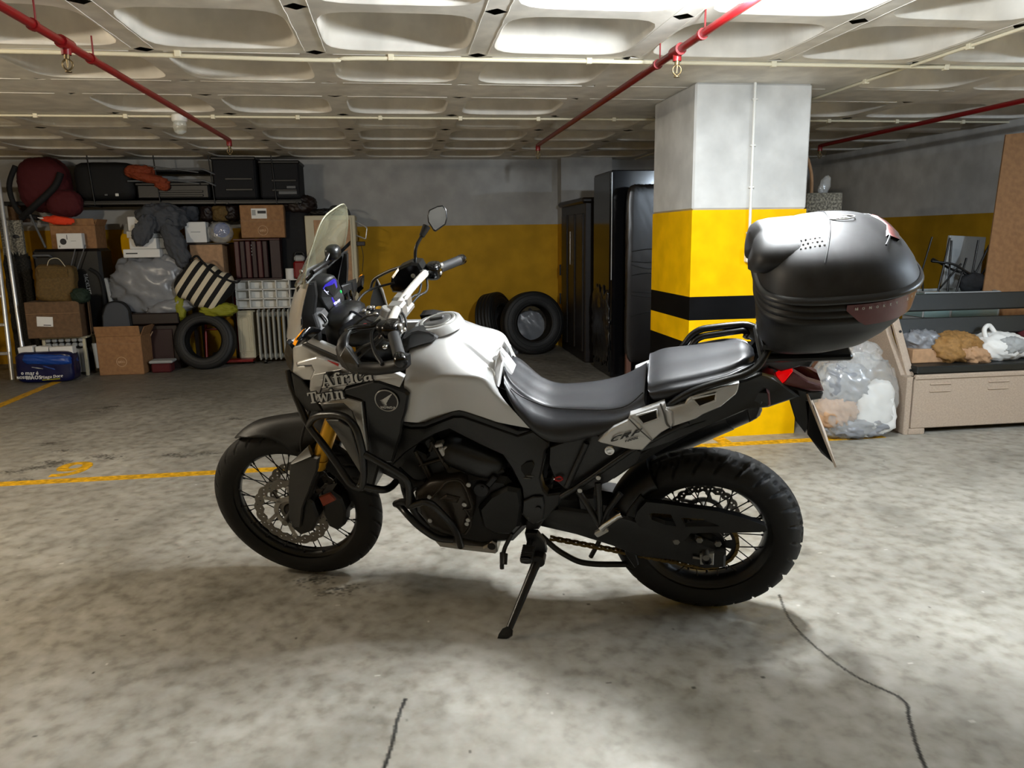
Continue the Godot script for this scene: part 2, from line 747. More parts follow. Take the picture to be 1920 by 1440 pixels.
func painted(w: Node, c: Vector3, size: Vector3) -> void:
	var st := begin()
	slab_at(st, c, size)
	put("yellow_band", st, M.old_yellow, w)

func floor_slab() -> void:
	# worn concrete: blotches and stains laid over each other, cracks and scuffs drawn on top, then a fine repeating grain
	var n := 1536
	var im := await noise_image(noise(0.004, 5, 21), ramp([[0.2, Color(0.60, 0.585, 0.55)], [0.5, Color(0.65, 0.635, 0.60)], [0.8, Color(0.70, 0.685, 0.65)]]), n, n)
	var d := await noise_image(noise(0.007, 6, 22), ramp([[0.0, Color(0.30, 0.29, 0.26, 0.34)], [0.42, Color(0.34, 0.33, 0.30, 0.0)], [1.0, Color(0.3, 0.3, 0.3, 0.0)]]), n, n)
	im.blend_rect(d, Rect2i(0, 0, n, n), Vector2i.ZERO)
	d = await noise_image(noise(0.022, 6, 23), ramp([[0.0, Color(0.27, 0.26, 0.23, 0.16)], [0.40, Color(0.3, 0.3, 0.3, 0.0)], [0.62, Color(0.85, 0.84, 0.8, 0.0)], [0.85, Color(0.85, 0.84, 0.8, 0.18)]]), n, n)
	im.blend_rect(d, Rect2i(0, 0, n, n), Vector2i.ZERO)
	# the parked bays at the back are grimier than the aisle
	var fade := Image.create(4, 32, false, Image.FORMAT_RGBA8)
	for y in 32:
		for x in 4:
			fade.set_pixel(x, y, Color(0.22, 0.21, 0.19, 0.38 * smoothstep(1.0, 0.35, y / 31.0)))
	fade.resize(n, 760, Image.INTERPOLATE_BILINEAR)
	im.blend_rect(fade, Rect2i(0, 0, n, 760), Vector2i.ZERO)
	# texture covers x -4.6..4.6, z -9.6..-0.4; 167 pixels a metre
	var to := func(p: Vector3) -> Vector2:
		return Vector2((p.x + 4.6) / 9.2 * n, (p.z + 9.6) / 9.2 * n)
	var rng := RandomNumberGenerator.new()
	rng.seed = 5
	for c in [[Vector3(1.39,0,-2.578),Vector3(1.337,0,-2.395),Vector3(1.326,0,-2.228),Vector3(1.356,0,-2.026),Vector3(1.422,0,-1.885),Vector3(1.38,0,-1.788),Vector3(1.326,0,-1.679),Vector3(1.292,0,-1.598),Vector3(1.247,0,-1.489)], [Vector3(-0.094,0,-1.827),Vector3(-0.074,0,-1.922),Vector3(-0.06,0,-2.028),Vector3(-0.036,0,-2.13)]]:
		var path := curve(c, 24)
		for i in path.size() - 1:
			var a: Vector2 = to.call(path[i])
			var b: Vector2 = to.call(path[i + 1])
			for k in 8:
				var q := a.lerp(b, k / 8.0) + Vector2(rng.randf_range(-0.5, 0.5), rng.randf_range(-0.5, 0.5))
				var x := int(q.x)
				var y := int(q.y)
				if x > 0 and y > 0 and x < n and y < n:
					im.set_pixel(x, y, im.get_pixel(x, y).darkened(0.16))
	# dark oil spots, pale chips
	var spots := [Vector3(-2.26,0,-4.726),Vector3(-2.192,0,-5.069),Vector3(-2.228,0,-5.005),Vector3(-2.308,0,-4.975),Vector3(-2.254,0,-5.105),Vector3(-2.404,0,-4.914),Vector3(-1.997,0,-5.191),Vector3(-1.912,0,-5.137),Vector3(-1.419,0,-5.077),Vector3(-1.534,0,-5.138),Vector3(-1.313,0,-5.12),Vector3(-2.155,0,-7.075),Vector3(-2.323,0,-7.183),Vector3(-2.518,0,-6.774),Vector3(-2.531,0,-6.632),Vector3(-2.473,0,-6.828),Vector3(-1.328,0,-6.129),Vector3(-2.473,0,-5.597),Vector3(-2.282,0,-5.378),Vector3(-0.396,0,-3.028),Vector3(-0.281,0,-2.919)]
	for s in spots:
		var q: Vector2 = to.call(s)
		for k in 70:
			var r := Vector2(rng.randfn(0, 7.0), rng.randfn(0, 4.0))
			var x := int(q.x + r.x)
			var y := int(q.y + r.y)
			if x > 1 and y > 1 and x < n - 2 and y < n - 2:
				im.fill_rect(Rect2i(x, y, 2, 2), im.get_pixel(x, y).lerp(Color(0.14, 0.135, 0.12), 0.3))
	for k in 260:
		var x := rng.randi_range(300, n - 8)
		var y := rng.randi_range(850, n - 8)
		var pale := rng.randf() < 0.6
		im.fill_rect(Rect2i(x, y, rng.randi_range(1, 3), rng.randi_range(1, 2)), im.get_pixel(x, y).lerp(Color(0.93, 0.92, 0.9) if pale else Color(0.22, 0.21, 0.19), rng.randf_range(0.25, 0.8)))
	var m := mat("concrete", Color(1, 1, 1), 0.62)
	m.albedo_texture = ImageTexture.create_from_image(im)
	m.texture_repeat = true
	m.detail_enabled = true
	m.detail_blend_mode = BaseMaterial3D.BLEND_MODE_MUL
	m.detail_uv_layer = BaseMaterial3D.DETAIL_UV_2
	m.detail_albedo = noise_tex(noise(0.03, 7, 31), ramp([[0.15, Color(0.80, 0.79, 0.77)], [0.45, Color(0.94, 0.935, 0.92)], [0.75, Color(1, 1, 1)]]), 1024)
	m.uv2_scale = Vector3(3.1, 3.1, 3.1)
	m.roughness_texture = noise_tex(noise(0.012, 5, 33), ramp([[0.2, Color(0.62, 0.62, 0.62)], [0.8, Color(1, 1, 1)]]), 512)
	m.normal_enabled = true
	m.normal_scale = 0.25
	m.normal_texture = noise_tex(noise(0.08, 5, 32), null, 1024, true, 3.0)
	var st := begin()
	st.set_normal(Vector3.UP)
	var x0 := LEFT - 0.3
	var x1 := RIGHT + 0.3
	var z0 := BACK - 0.3
	var z1 := FRONT + 0.3
	var corners := [Vector3(x0, 0, z0), Vector3(x1, 0, z0), Vector3(x1, 0, z1), Vector3(x0, 0, z0), Vector3(x1, 0, z1), Vector3(x0, 0, z1)]
	for c in corners:
		var q: Vector2 = Vector2((c.x + 4.6) / 9.2, (c.z + 9.6) / 9.2)
		st.set_uv(q)
		st.set_uv2(q)
		st.add_vertex(c)
	st.set_smooth_group(-1)
	slab_at(st, Vector3((x0 + x1) / 2, -0.101, (z0 + z1) / 2), Vector3(x1 - x0, 0.2, z1 - z0))
	var f := struct("floor", st, m)
	# painted bay lines, a film of paint with its own thickness
	for l in [[Vector3(-0.1, 0, -4.66), Vector3(6.6, 0.004, 0.085), 0.0], [Vector3(-3.47, 0, -6.6), Vector3(0.09, 0.004, 3.8), 0.0], [Vector3(2.1, 0, -4.78), Vector3(0.09, 0.004, 0.14), 0.0]]:
		st = begin()
		slab_at(st, l[0], l[1])
		put("bay_line", st, M.line_paint, f)
	words("bay_number", "9", 0.42, 0.004, M.line_paint, f, Transform3D(Basis(Vector3(1, 0, 0), Vector3(0, 0, -1), Vector3(0, 1, 0)), Vector3(-2.041,0,-4.9) + Vector3(0, 0.001, 0)), true)

func ceiling() -> void:
	var px := 0.825
	var pz := 0.79
	var c := begin()
	# one coffer: a flat rib frame round a deep round-cornered pan, rising from the rib's underside
	var rows := []
	var n := 48
	var sq := []
	for i in n:
		var t := TAU * (i + 0.5) / n
		var k := 1.0 / maxf(absf(cos(t)), absf(sin(t)))
		sq.append(Vector3(cos(t) * k * px / 2, 0, sin(t) * k * pz / 2))
	var pan := func(wx: float, wz: float, y: float, power: float) -> Array:
		var out := []
		for i in n:
			var t := TAU * (i + 0.5) / n
			var k := pow(pow(absf(cos(t)), power) + pow(absf(sin(t)), power), -1.0 / power)
			out.append(Vector3(cos(t) * k * wx, y, sin(t) * k * wz))
		return out
	grid(c, [sq, pan.call(0.352, 0.338, 0.0, 5.0)], true, false, 1)
	grid(c, [pan.call(0.352, 0.338, 0.0, 5.0), pan.call(0.345, 0.331, 0.006, 5.0), pan.call(0.33, 0.316, 0.07, 4.6), pan.call(0.305, 0.291, 0.17, 4.2), pan.call(0.28, 0.266, 0.23, 4.0), pan.call(0.23, 0.216, 0.262, 3.6), pan.call(0.14, 0.13, 0.272, 3.0), pan.call(0.02, 0.02, 0.274, 2.0)], true, false, 2)
	c.generate_normals()
	var coffer := c.commit()
	var f := begin()
	slab_at(f, Vector3(0, 0.1, 0), Vector3(px, 0.2, pz))
	f.generate_normals()
	var flat := f.commit()
	var st := begin()
	slab_at(st, Vector3((LEFT + RIGHT) / 2, TOP + 0.5, (BACK + FRONT) / 2), Vector3(RIGHT - LEFT + 0.6, 0.2, FRONT - BACK + 0.6))
	var root := struct("ceiling", st, M.ceiling)
	var zs := [-4.64, -3.85, -3.06, -2.27, -1.48, -0.69, 0.10, 0.89, 1.68, 2.47, 3.26, -5.85, -6.64, -7.43, -8.22, -9.01]
	for i in zs.size():
		for k in range(-8, 7):
			var x := 0.035 + px * k
			var solid: bool = (i in [0, 11] and (k in [2, 3, -3, -4])) 
			copy_mesh("solid_panel" if solid else "coffer", flat if solid else coffer, M.ceiling, root, Transform3D(Basis(), Vector3(x, TOP, zs[i])))
	# the solid strips between the panels
	st = begin()
	slab_at(st, Vector3((LEFT + RIGHT) / 2, TOP + 0.1, -5.245), Vector3(RIGHT - LEFT + 0.6, 0.2, 0.42))
	put("solid_strip", st, M.ceiling, root)
	st = begin()
	slab_at(st, Vector3((LEFT + RIGHT) / 2, TOP + 0.1, (-9.405 + BACK - 0.2) / 2), Vector3(RIGHT - LEFT + 0.6, 0.2, 0.42))
	put("solid_strip", st, M.ceiling, root)
	# rough seams where the forms met
	var rng := RandomNumberGenerator.new()
	rng.seed = 9
	st = begin()
	for k in range(-4, 4):
		for s in [-0.36, 0.36]:
			var p := []
			for j in 24:
				p.append(Vector3(0.035 + px * k + px / 2 + s * 0.14 + rng.randf_range(-0.002, 0.002), TOP, -2.6 - j * 0.07))
			tube(st, p, 0.0022, 4)
	for z in [-5.02, -5.47, -4.28]:
		for k in range(-5, 5):
			tube(st, [Vector3(0.035 + px * k - 0.33, TOP, z), Vector3(0.035 + px * k, TOP, z + 0.004), Vector3(0.035 + px * k + 0.33, TOP, z)], 0.003, 4)
	var seams := put("form_seams", st, M.ceiling, root)
	seams.set_meta("kind", "stuff")

func fittings() -> void:
	# red sprinkler pipes
	var y := 2.2
	var i := 0
	for p in [[Vector3(-1.416,2.2,-3.271), Vector3(-1.319,2.2,-6.954), "left red sprinkler pipe over the clutter", [Vector3(-1.379,2.2,-3.719)]], [Vector3(1.35,2.2,-2.852), Vector3(1.279,2.2,-7.284), "middle red sprinkler pipe running past the ceiling lamp", [Vector3(1.323,2.2,-3.638)]], [Vector3(4.138,2.2,-4.809), Vector3(4.082,2.2,-7.28), "right dark sprinkler pipe high beside the grey wall", []]]:
		var x: float = (p[0].x + p[1].x) / 2
		var z1: float = p[1].z
		var o := thing("sprinkler_pipe", p[2], "pipe", Vector3(x, y, z1))
		var far := Vector3(0, 0, 0)
		var near := Vector3(0, 0, 2.5 - z1)
		var st := begin()
		tube(st, [far, near], 0.0175, 14)
		put("pipe", st, M.red_paint, o)
		st = begin()
		tube(st, [Vector3(0, 0, -0.004), Vector3(0, -0.012, -0.012), Vector3(0, -0.05, -0.012)], 0.022, 12)
		put("elbow", st, M.red_paint, o)
		sprinkler(o, Vector3(0, -0.05, -0.012))
		for h in p[3]:
			st = begin()
			tube(st, [Vector3(0, 0, h.z - z1 - 0.05), Vector3(0, 0, h.z - z1 + 0.05)], 0.027, 14)
			tube(st, [Vector3(0, 0, h.z - z1), Vector3(0, -0.045, h.z - z1)], 0.02, 12)
			put("tee_joint", st, M.red_paint, o)
			sprinkler(o, Vector3(0, -0.045, h.z - z1))
			for s in [-0.28, 0.3]:
				st = begin()
				tube(st, [Vector3(0, 0, h.z - z1 + s - 0.012), Vector3(0, 0, h.z - z1 + s + 0.012)], 0.024, 12)
				rod(st, Vector3(0.012, 0.015, h.z - z1 + s), Vector3(0.012, TOP - y, h.z - z1 + s), 0.004, 6)
				put("hanger", st, M.red_paint if i < 2 else M.grey_plastic, o)
		i += 1
	# flat cream conduits across the ribs
	conduit("cream conduit along the near ceiling rib over the motorcycle", [Vector3(LEFT, TOP - 0.012, -4.27), Vector3(-2.0, TOP - 0.014, -4.27), Vector3(-0.4, TOP - 0.03, -4.275), Vector3(0.3, TOP - 0.016, -4.27), Vector3(RIGHT, TOP - 0.012, -4.27)], 0.011, 1.05, -6.0)
	conduit("thin cream conduit along the far ceiling rib in front of the clutter", [Vector3(LEFT, TOP - 0.012, -6.31), Vector3(RIGHT, TOP - 0.012, -6.31)], 0.009, 0.62, -6.2)
	conduit("grey conduit along a ceiling rib right of the pillar", [Vector3(2.93, TOP - 0.01, 1.0), Vector3(2.93, TOP - 0.01, -9.5)], 0.009, 0.9, 0.0)
	# conduit and switch on the pillar
	var o := thing("switch_box", "white push button switch with its conduit on the pillar face", "switch", Vector3(2.277, 1.2, -4.855))
	var st := begin()
	slab_at(st, Vector3(0.008, 0.03, 0.025), Vector3(0.085, 0.10, 0.05), 0.008)
	put("box", st, M.white_plastic, o)
	st = begin()
	slab_at(st, Vector3(0.022, 0.035, 0.052), Vector3(0.026, 0.022, 0.006), 0.002)
	put("button", st, M.grey_plastic, o)
	st = begin()
	rod(st, Vector3(-0.008, 0.08, 0.02), Vector3(-0.008, 0.17, 0.02), 0.012, 12)
	put("cable_sleeve", st, M.brass, o)
	st = begin()
	rod(st, Vector3(-0.008, 0.165, 0.016), Vector3(-0.012, TOP - 1.2, 0.016), 0.009, 12)
	put("conduit_tube", st, M.white_plastic, o)
	for h in [0.17, 0.46, 0.72, 1.0]:
		st = begin()
		slab_at(st, Vector3(-0.009, h, 0.012), Vector3(0.036, 0.012, 0.024), 0.003)
		put("clip", st, M.white_plastic, o)
	# bulkhead light with a jar-shaped glass, unlit
	var q := Vector3(-1.583,2.3,-6.329)
	o = thing("bulkhead_light", "small unlit jar lamp on the far conduit by the left pipe", "lamp", Vector3(q.x, TOP, -6.31))
	st = begin()
	disc(st, Vector3(0, -0.05, 0), Vector3.UP, 0.055, 0.05, 20, 0.006)
	put("base", st, M.white_plastic, o)
	st = begin()
	lathe(st, [[0, 0.045], [0.04, 0.05], [0.075, 0.042], [0.09, 0.02], [0.092, 0.0]], axis_at(Vector3(0, -0.05, 0), Vector3.DOWN), 20)
	put("glass", st, pane("jar_glass", Color(0.9, 0.92, 0.9), 0.35, 0.1), o)

func sprinkler(o: Node3D, at: Vector3) -> void:
	var st := begin()
	disc(st, at + Vector3(0, -0.018, 0), Vector3.UP, 0.012, 0.02, 12)
	tube(st, bent([at + Vector3(0, -0.014, 0), at + Vector3(0.02, -0.026, 0), at + Vector3(0.02, -0.05, 0), at + Vector3(0, -0.064, 0)], 0.012, 4), 0.004, 6)
	tube(st, bent([at + Vector3(0, -0.014, 0), at + Vector3(-0.02, -0.026, 0), at + Vector3(-0.02, -0.05, 0), at + Vector3(0, -0.064, 0)], 0.012, 4), 0.004, 6)
	rod(st, at + Vector3(0, -0.016, 0), at + Vector3(0, -0.052, 0), 0.006, 8, 0.003)
	disc(st, at + Vector3(0, -0.07, 0), Vector3.UP, 0.014, 0.004, 12)
	put("sprinkler_head", st, M.brass, o)

func conduit(label: String, pts: Array, r: float, every: float, first: float) -> void:
	var o := thing("conduit", label, "conduit", pts[0])
	var st := begin()
	var p := []
	for q in curve(pts, 8):
		p.append(q - pts[0])
	tube(st, p, r, 8)
	put("conduit_tube", st, M.conduit, o)
	var length: float = pts[0].distance_to(pts[pts.size() - 1])
	var dir: Vector3 = (pts[pts.size() - 1] - pts[0]).normalized()
	for i in int(length / every):
		var at: Vector3 = dir * (0.3 + every * i)
		st = begin()
		slab_at(st, Vector3(at.x, 0.0, at.z), Vector3(0.03, 0.034, 0.03), 0.002)
		put("clip", st, M.conduit, o)


# ---------- the motorcycle ----------
var bike: Node3D

func bp(called: String, st: SurfaceTool, m: String, parent: Node = null) -> MeshInstance3D:
	return put(called, st, M[m], bike if parent == null else parent)

# a panel and its mirror image on the other side, each a part
func pair(called: String, outline: Array, deep: float, bevel: float, m: String, parent: Node = null) -> MeshInstance3D:
	var st := begin()
	sheet(st, outline, deep, bevel)
	var left := bp(called, st, m, parent)
	st = begin()
	sheet(st, flipped(outline), -deep, -bevel)
	bp(called, st, m, parent)
	return left

func bnode(called: String, at := Transform3D()) -> Node3D:
	var o := Node3D.new()
	o.name = called
	o.transform = at
	bike.add_child(o, true)
	return o

func motorcycle() -> void:
	var s := mat("silver", Color(0.74, 0.74, 0.735), 0.34, 0.35)
	s.clearcoat_enabled = true
	s.clearcoat = 0.6
	s.clearcoat_roughness = 0.12
	s = mat("white_pearl", Color(0.86, 0.86, 0.86), 0.3, 0.1)
	s.clearcoat_enabled = true
	s.clearcoat = 0.6
	mat("dark_silver", Color(0.36, 0.36, 0.355), 0.38, 0.5)
	mat("decal_grey", Color(0.40, 0.40, 0.40), 0.4, 0.2)
	mat("decal_white", Color(0.80, 0.80, 0.79), 0.35, 0.1)
	mat("decal_dark", Color(0.10, 0.10, 0.105), 0.4)
	mat("decal_red", Color(0.75, 0.16, 0.10), 0.4)
	speckle(mat("plastic", Color(0.050, 0.051, 0.055), 0.52), 9.0, 0.8, 1.0, 0.06, 40)
	mat("gloss_black", Color(0.025, 0.025, 0.028), 0.16)
	mat("satin_black", Color(0.04, 0.041, 0.045), 0.34)
	mat("frame_black", Color(0.030, 0.030, 0.032), 0.42)
	mat("rubber", Color(0.028, 0.028, 0.03), 0.72)
	mat("grip_rubber", Color(0.055, 0.056, 0.06), 0.65)
	speckle(mat("seat_vinyl", Color(0.155, 0.16, 0.175), 0.42), 30.0, 0.88, 1.0, 0.1, 41)
	mat("gold", Color(0.80, 0.60, 0.16), 0.32, 0.85)
	mat("chrome", Color(0.82, 0.82, 0.82), 0.12, 1.0)
	mat("steel", Color(0.52, 0.51, 0.49), 0.35, 0.9)
	mat("dark_steel", Color(0.17, 0.17, 0.175), 0.32, 0.8)
	mat("alloy", Color(0.66, 0.655, 0.64), 0.38, 0.75)
	mat("bar_alloy", Color(0.82, 0.81, 0.78), 0.4, 0.3)
	mat("bronze", Color(0.19, 0.165, 0.135), 0.42, 0.55)
	mat("engine_black", Color(0.055, 0.055, 0.055), 0.45, 0.3)
	mat("chain", Color(0.42, 0.34, 0.17), 0.4, 0.7)
	var a := mat("amber", Color(0.95, 0.55, 0.03), 0.2)
	a.emission_enabled = true
	a.emission = Color(1.0, 0.6, 0.05)
	a.emission_energy_multiplier = 0.25
	mat("reflector_orange", Color(0.55, 0.18, 0.03), 0.25)
	s = mat("red_lens", Color(0.36, 0.01, 0.025), 0.16)
	s.clearcoat_enabled = true
	s = mat("red_glow", Color(0.8, 0.03, 0.04), 0.15)
	s.emission_enabled = true
	s.emission = Color(1.0, 0.03, 0.05)
	s.emission_energy_multiplier = 0.5
	mat("red_part", Color(0.7, 0.05, 0.04), 0.35)
	s = mat("lcd", Color(0.10, 0.08, 0.30), 0.15)
	s.emission_enabled = true
	s.emission = Color(0.27, 0.22, 0.85)
	s.emission_energy_multiplier = 0.75
	s = mat("lcd_digit", Color(0.9, 0.9, 1.0), 0.2)
	s.emission_enabled = true
	s.emission = Color(0.85, 0.85, 1.0)
	s.emission_energy_multiplier = 1.0
	s = mat("green_led", Color(0.1, 0.6, 0.3), 0.3)
	s.emission_enabled = true
	s.emission = Color(0.1, 0.9, 0.4)
	s.emission_energy_multiplier = 0.8
	mat("mirror_glass", Color(0.86, 0.87, 0.88), 0.03, 1.0)
	pane("screen_glass", Color(0.62, 0.62, 0.52), 0.30, 0.06)
	mat("plate_white", Color(0.86, 0.80, 0.74), 0.4)

	bike = Node3D.new()
	bike.name = numbered("motorcycle")
	bike.transform = Transform3D(Basis(Vector3(0.940567,0,0.339608), Vector3(-0.098965,0.956598,0.27409), Vector3(-0.324868,-0.29141,0.899745)), Vector3(-0.4039,0.004,-3.1152))
	add_child(bike)
	tag(bike, "silver and black adventure motorcycle with tall screen on its side stand", "motorcycle")
	wheels()
	front_end()
	fairing()
	cockpit()
	tank_and_seat()
	engine_and_frame()
	rear_end()
	luggage()

func tyre_rows(R: float, hw: float, hh: float, nseg: int, rear: bool) -> Array:
	var rows := []
	var nb := 34
	for i in nseg:
		var a := TAU * i / nseg
		var row := []
		for j in nb + 1:
			var b := lerpf(-2.25, 2.25, float(j) / nb)
			var cut := 0.0
			if absf(b) < 1.25:
				var l := absf(b)
				var ph: float
				if rear:
					ph = fposmod(a * 26.0 / TAU + (0.5 if b > 0 else 0.0) - l * 0.55, 1.0)
					if ph < 0.15 and l > 0.10:
						cut = 0.011
					var mid := 0.50 + 0.10 * sin(a * 26.0)
					if absf(l - mid) < 0.06:
						cut = 0.010
					if l < 0.06:
						cut = maxf(cut, 0.007)
				else:
					ph = fposmod(a * 30.0 / TAU + (0.5 if b > 0 else 0.0) - l * 0.9, 1.0)
					if ph < 0.11 and l > 0.12 and l < 1.15:
						cut = 0.007
			var r := R - hh + (hh - cut) * cos(b)
			row.append(Vector3(cos(a) * r, sin(a) * r, (hw - cut) * sin(b)))
		rows.append(row)
	return rows

func wheel(called: String, label: String, xf: Transform3D, R: float, hw: float, hh: float, rim_r: float, nseg: int, rear: bool) -> Node3D:
	var w := bnode(called, xf)
	var st := begin()
	var rows := tyre_rows(R, hw, hh, nseg, rear)
	grid(st, rows, false, true)
	bp("tyre", st, "rubber", w)
	st = begin()
	var k := hw * 0.68
	lathe(st, [[-k, rim_r + 0.026], [-k, rim_r + 0.032], [-k + 0.004, rim_r + 0.032], [-k + 0.008, rim_r + 0.012], [-k * 0.4, rim_r + 0.004], [0, rim_r - 0.004], [k * 0.4, rim_r + 0.004], [k - 0.008, rim_r + 0.012], [k - 0.004, rim_r + 0.032], [k, rim_r + 0.032], [k, rim_r + 0.026], [k * 0.6, rim_r + 0.002], [k * 0.3, rim_r - 0.010], [-k * 0.3, rim_r - 0.010], [-k * 0.6, rim_r + 0.002], [-k, rim_r + 0.026]], Transform3D(), 96)
	bp("rim", st, "satin_black", w)
	st = begin()
	lathe(st, [[-0.062, 0.0], [-0.062, 0.028], [-0.05, 0.034], [-0.042, 0.050], [-0.036, 0.050], [-0.03, 0.034], [0, 0.03], [0.03, 0.034], [0.036, 0.050], [0.042, 0.050], [0.05, 0.034], [0.062, 0.028], [0.062, 0.0]], Transform3D(), 32)
	bp("hub", st, "engine_black", w)
	for i in 36:
		var side := 1.0 if i % 2 == 0 else -1.0
		var a := TAU * (i + 0.5) / 36.0
		var lead := deg_to_rad(52.0) * (1.0 if (i / 2) % 2 == 0 else -1.0)
		var p := Vector3(cos(a + lead) * 0.047, sin(a + lead) * 0.047, side * 0.039)
		var q := Vector3(cos(a) * (rim_r - 0.005), sin(a) * (rim_r - 0.005), side * 0.012)
		st = begin()
		tube(st, [p, q.lerp(p, 0.06), q.lerp(p, 0.055), q], [0.0021, 0.0021, 0.0042, 0.0042], 6)
		bp("spoke", st, "dark_steel", w)
	st = begin()
	var a0 := deg_to_rad(20.0)
	rod(st, Vector3(cos(a0) * (rim_r - 0.004), sin(a0) * (rim_r - 0.004), 0.006), Vector3(cos(a0) * (rim_r - 0.04), sin(a0) * (rim_r - 0.04), 0.01), 0.0045, 8)
	bp("air_valve", st, "rubber", w)
	return w

func brake_disc(w: Node3D, z: float, R: float, inner: float, carrier: bool) -> void:
	# one toothed sector with its drilled holes, repeated round
	var sectors := 20
	var st := begin()
	var da := TAU / sectors
	for s in sectors:
		var a0 := da * s
		var outer := PackedVector2Array()
		for k in 7:
			var t := float(k) / 6
			var r := R - 0.006 + 0.006 * sin(PI * t)
			outer.append(Vector2(cos(a0 + da * t), sin(a0 + da * t)) * r)
		for k in 5:
			var t := 1.0 - float(k) / 4
			outer.append(Vector2(cos(a0 + da * t), sin(a0 + da * t)) * (inner + 0.004 * sin(PI * t * 2)))
		var c1 := Vector2(cos(a0 + da * 0.30), sin(a0 + da * 0.30)) * (R - 0.014)
		var c2 := Vector2(cos(a0 + da * 0.68), sin(a0 + da * 0.68)) * (inner + 0.012)
		var both := holed(holed(outer, circle2(c1, 0.0042, 7)), circle2(c2, 0.0042, 7))
		if Geometry2D.triangulate_polygon(both).is_empty():
			both = holed(outer, circle2(c1, 0.0042, 7))
		prism(st, both, z - 0.0023, z + 0.0023)
	bp("brake_disc", st, "steel", w)
	if not carrier:
		return
	st = begin()
	for k in 6:
		var a := TAU * k / 6
		var d := Vector2(cos(a), sin(a))
		var e := Vector2(cos(a + 0.42), sin(a + 0.42))
		prism(st, PackedVector2Array([d * 0.058 + Vector2(-d.y, d.x) * 0.012, d * 0.058 - Vector2(-d.y, d.x) * 0.006, e * (inner - 0.004) - Vector2(-e.y, e.x) * 0.008, e * (inner - 0.004) + Vector2(-e.y, e.x) * 0.008]), z - 0.003, z + 0.003)
		disc(st, Vector3(e.x * (inner - 0.002), e.y * (inner - 0.002), z - 0.005), Vector3(0, 0, 1), 0.010, 0.010, 10)
	lathe(st, [[z - 0.003, 0.055], [z - 0.003, 0.073], [z + 0.003, 0.073], [z + 0.003, 0.055], [z - 0.003, 0.055]], Transform3D(), 40, true)
	bp("disc_carrier", st, "alloy", w)

func wheels() -> void:
	var steer := Transform3D(Basis(Vector3(0.4617, 0.887, 0), 0.03), Vector3.ZERO)
	var w := wheel("front_wheel", "", Transform3D(steer.basis, Vector3(0, 0.347, 0)), 0.347, 0.046, 0.056, 0.250, 360, false)
	brake_disc(w, 0.062, 0.155, 0.118, true)
	brake_disc(w, -0.062, 0.155, 0.118, true)
	var st := begin()
	lathe(st, [[0.05, 0.038], [0.05, 0.052], [0.054, 0.052], [0.054, 0.038]], Transform3D(), 40, true)
	bp("sensor_ring", st, "steel", w)
	st = begin()
	rod(st, Vector3(0, 0, -0.13), Vector3(0, 0, 0.13), 0.013, 14)
	bp("axle", st, "steel", w)
	w = wheel("rear_wheel", "", Transform3D(Basis(), Vector3(1.575, 0.334, 0)), 0.334, 0.074, 0.064, 0.213, 416, true)
	brake_disc(w, -0.095, 0.128, 0.098, true)
	# sprocket with lightening slots
	st = begin()
	var teeth := PackedVector2Array()
	for i in 42:
		var a := TAU * i / 42
		var da := TAU / 42
		for k in [[0.0, 0.104], [0.25, 0.106], [0.4, 0.113], [0.6, 0.113], [0.75, 0.106]]:
			teeth.append(Vector2(cos(a + da * k[0]), sin(a + da * k[0])) * k[1])
	for k in 5:
		var seg := PackedVector2Array()
		var a := TAU * k / 5
		for i in range(int(k * 42.0), 0):
			pass
		var from := int(round(k * teeth.size() / 5.0))
		var to := int(round((k + 1) * teeth.size() / 5.0))
		for i in range(from, to + 1):
			seg.append(teeth[i % teeth.size()])
		for i in 9:
			var t := a + TAU / 5 * (8 - i) / 8.0
			seg.append(Vector2(cos(t), sin(t)) * 0.05)
		var slot := PackedVector2Array()
		for i in 7:
			var t := a + TAU / 5 * (0.16 + 0.68 * i / 6.0)
			slot.append(Vector2(cos(t), sin(t)) * 0.092)
		for i in 7:
			var t := a + TAU / 5 * (0.84 - 0.68 * i / 6.0)
			slot.append(Vector2(cos(t), sin(t)) * 0.066)
		prism(st, holed(seg, slot), 0.070, 0.076)
	bp("rear_sprocket", st, "dark_steel", w)
	st = begin()
	rod(st, Vector3(0, 0, -0.16), Vector3(0, 0, 0.155), 0.012, 14)
	bp("axle", st, "steel", w)

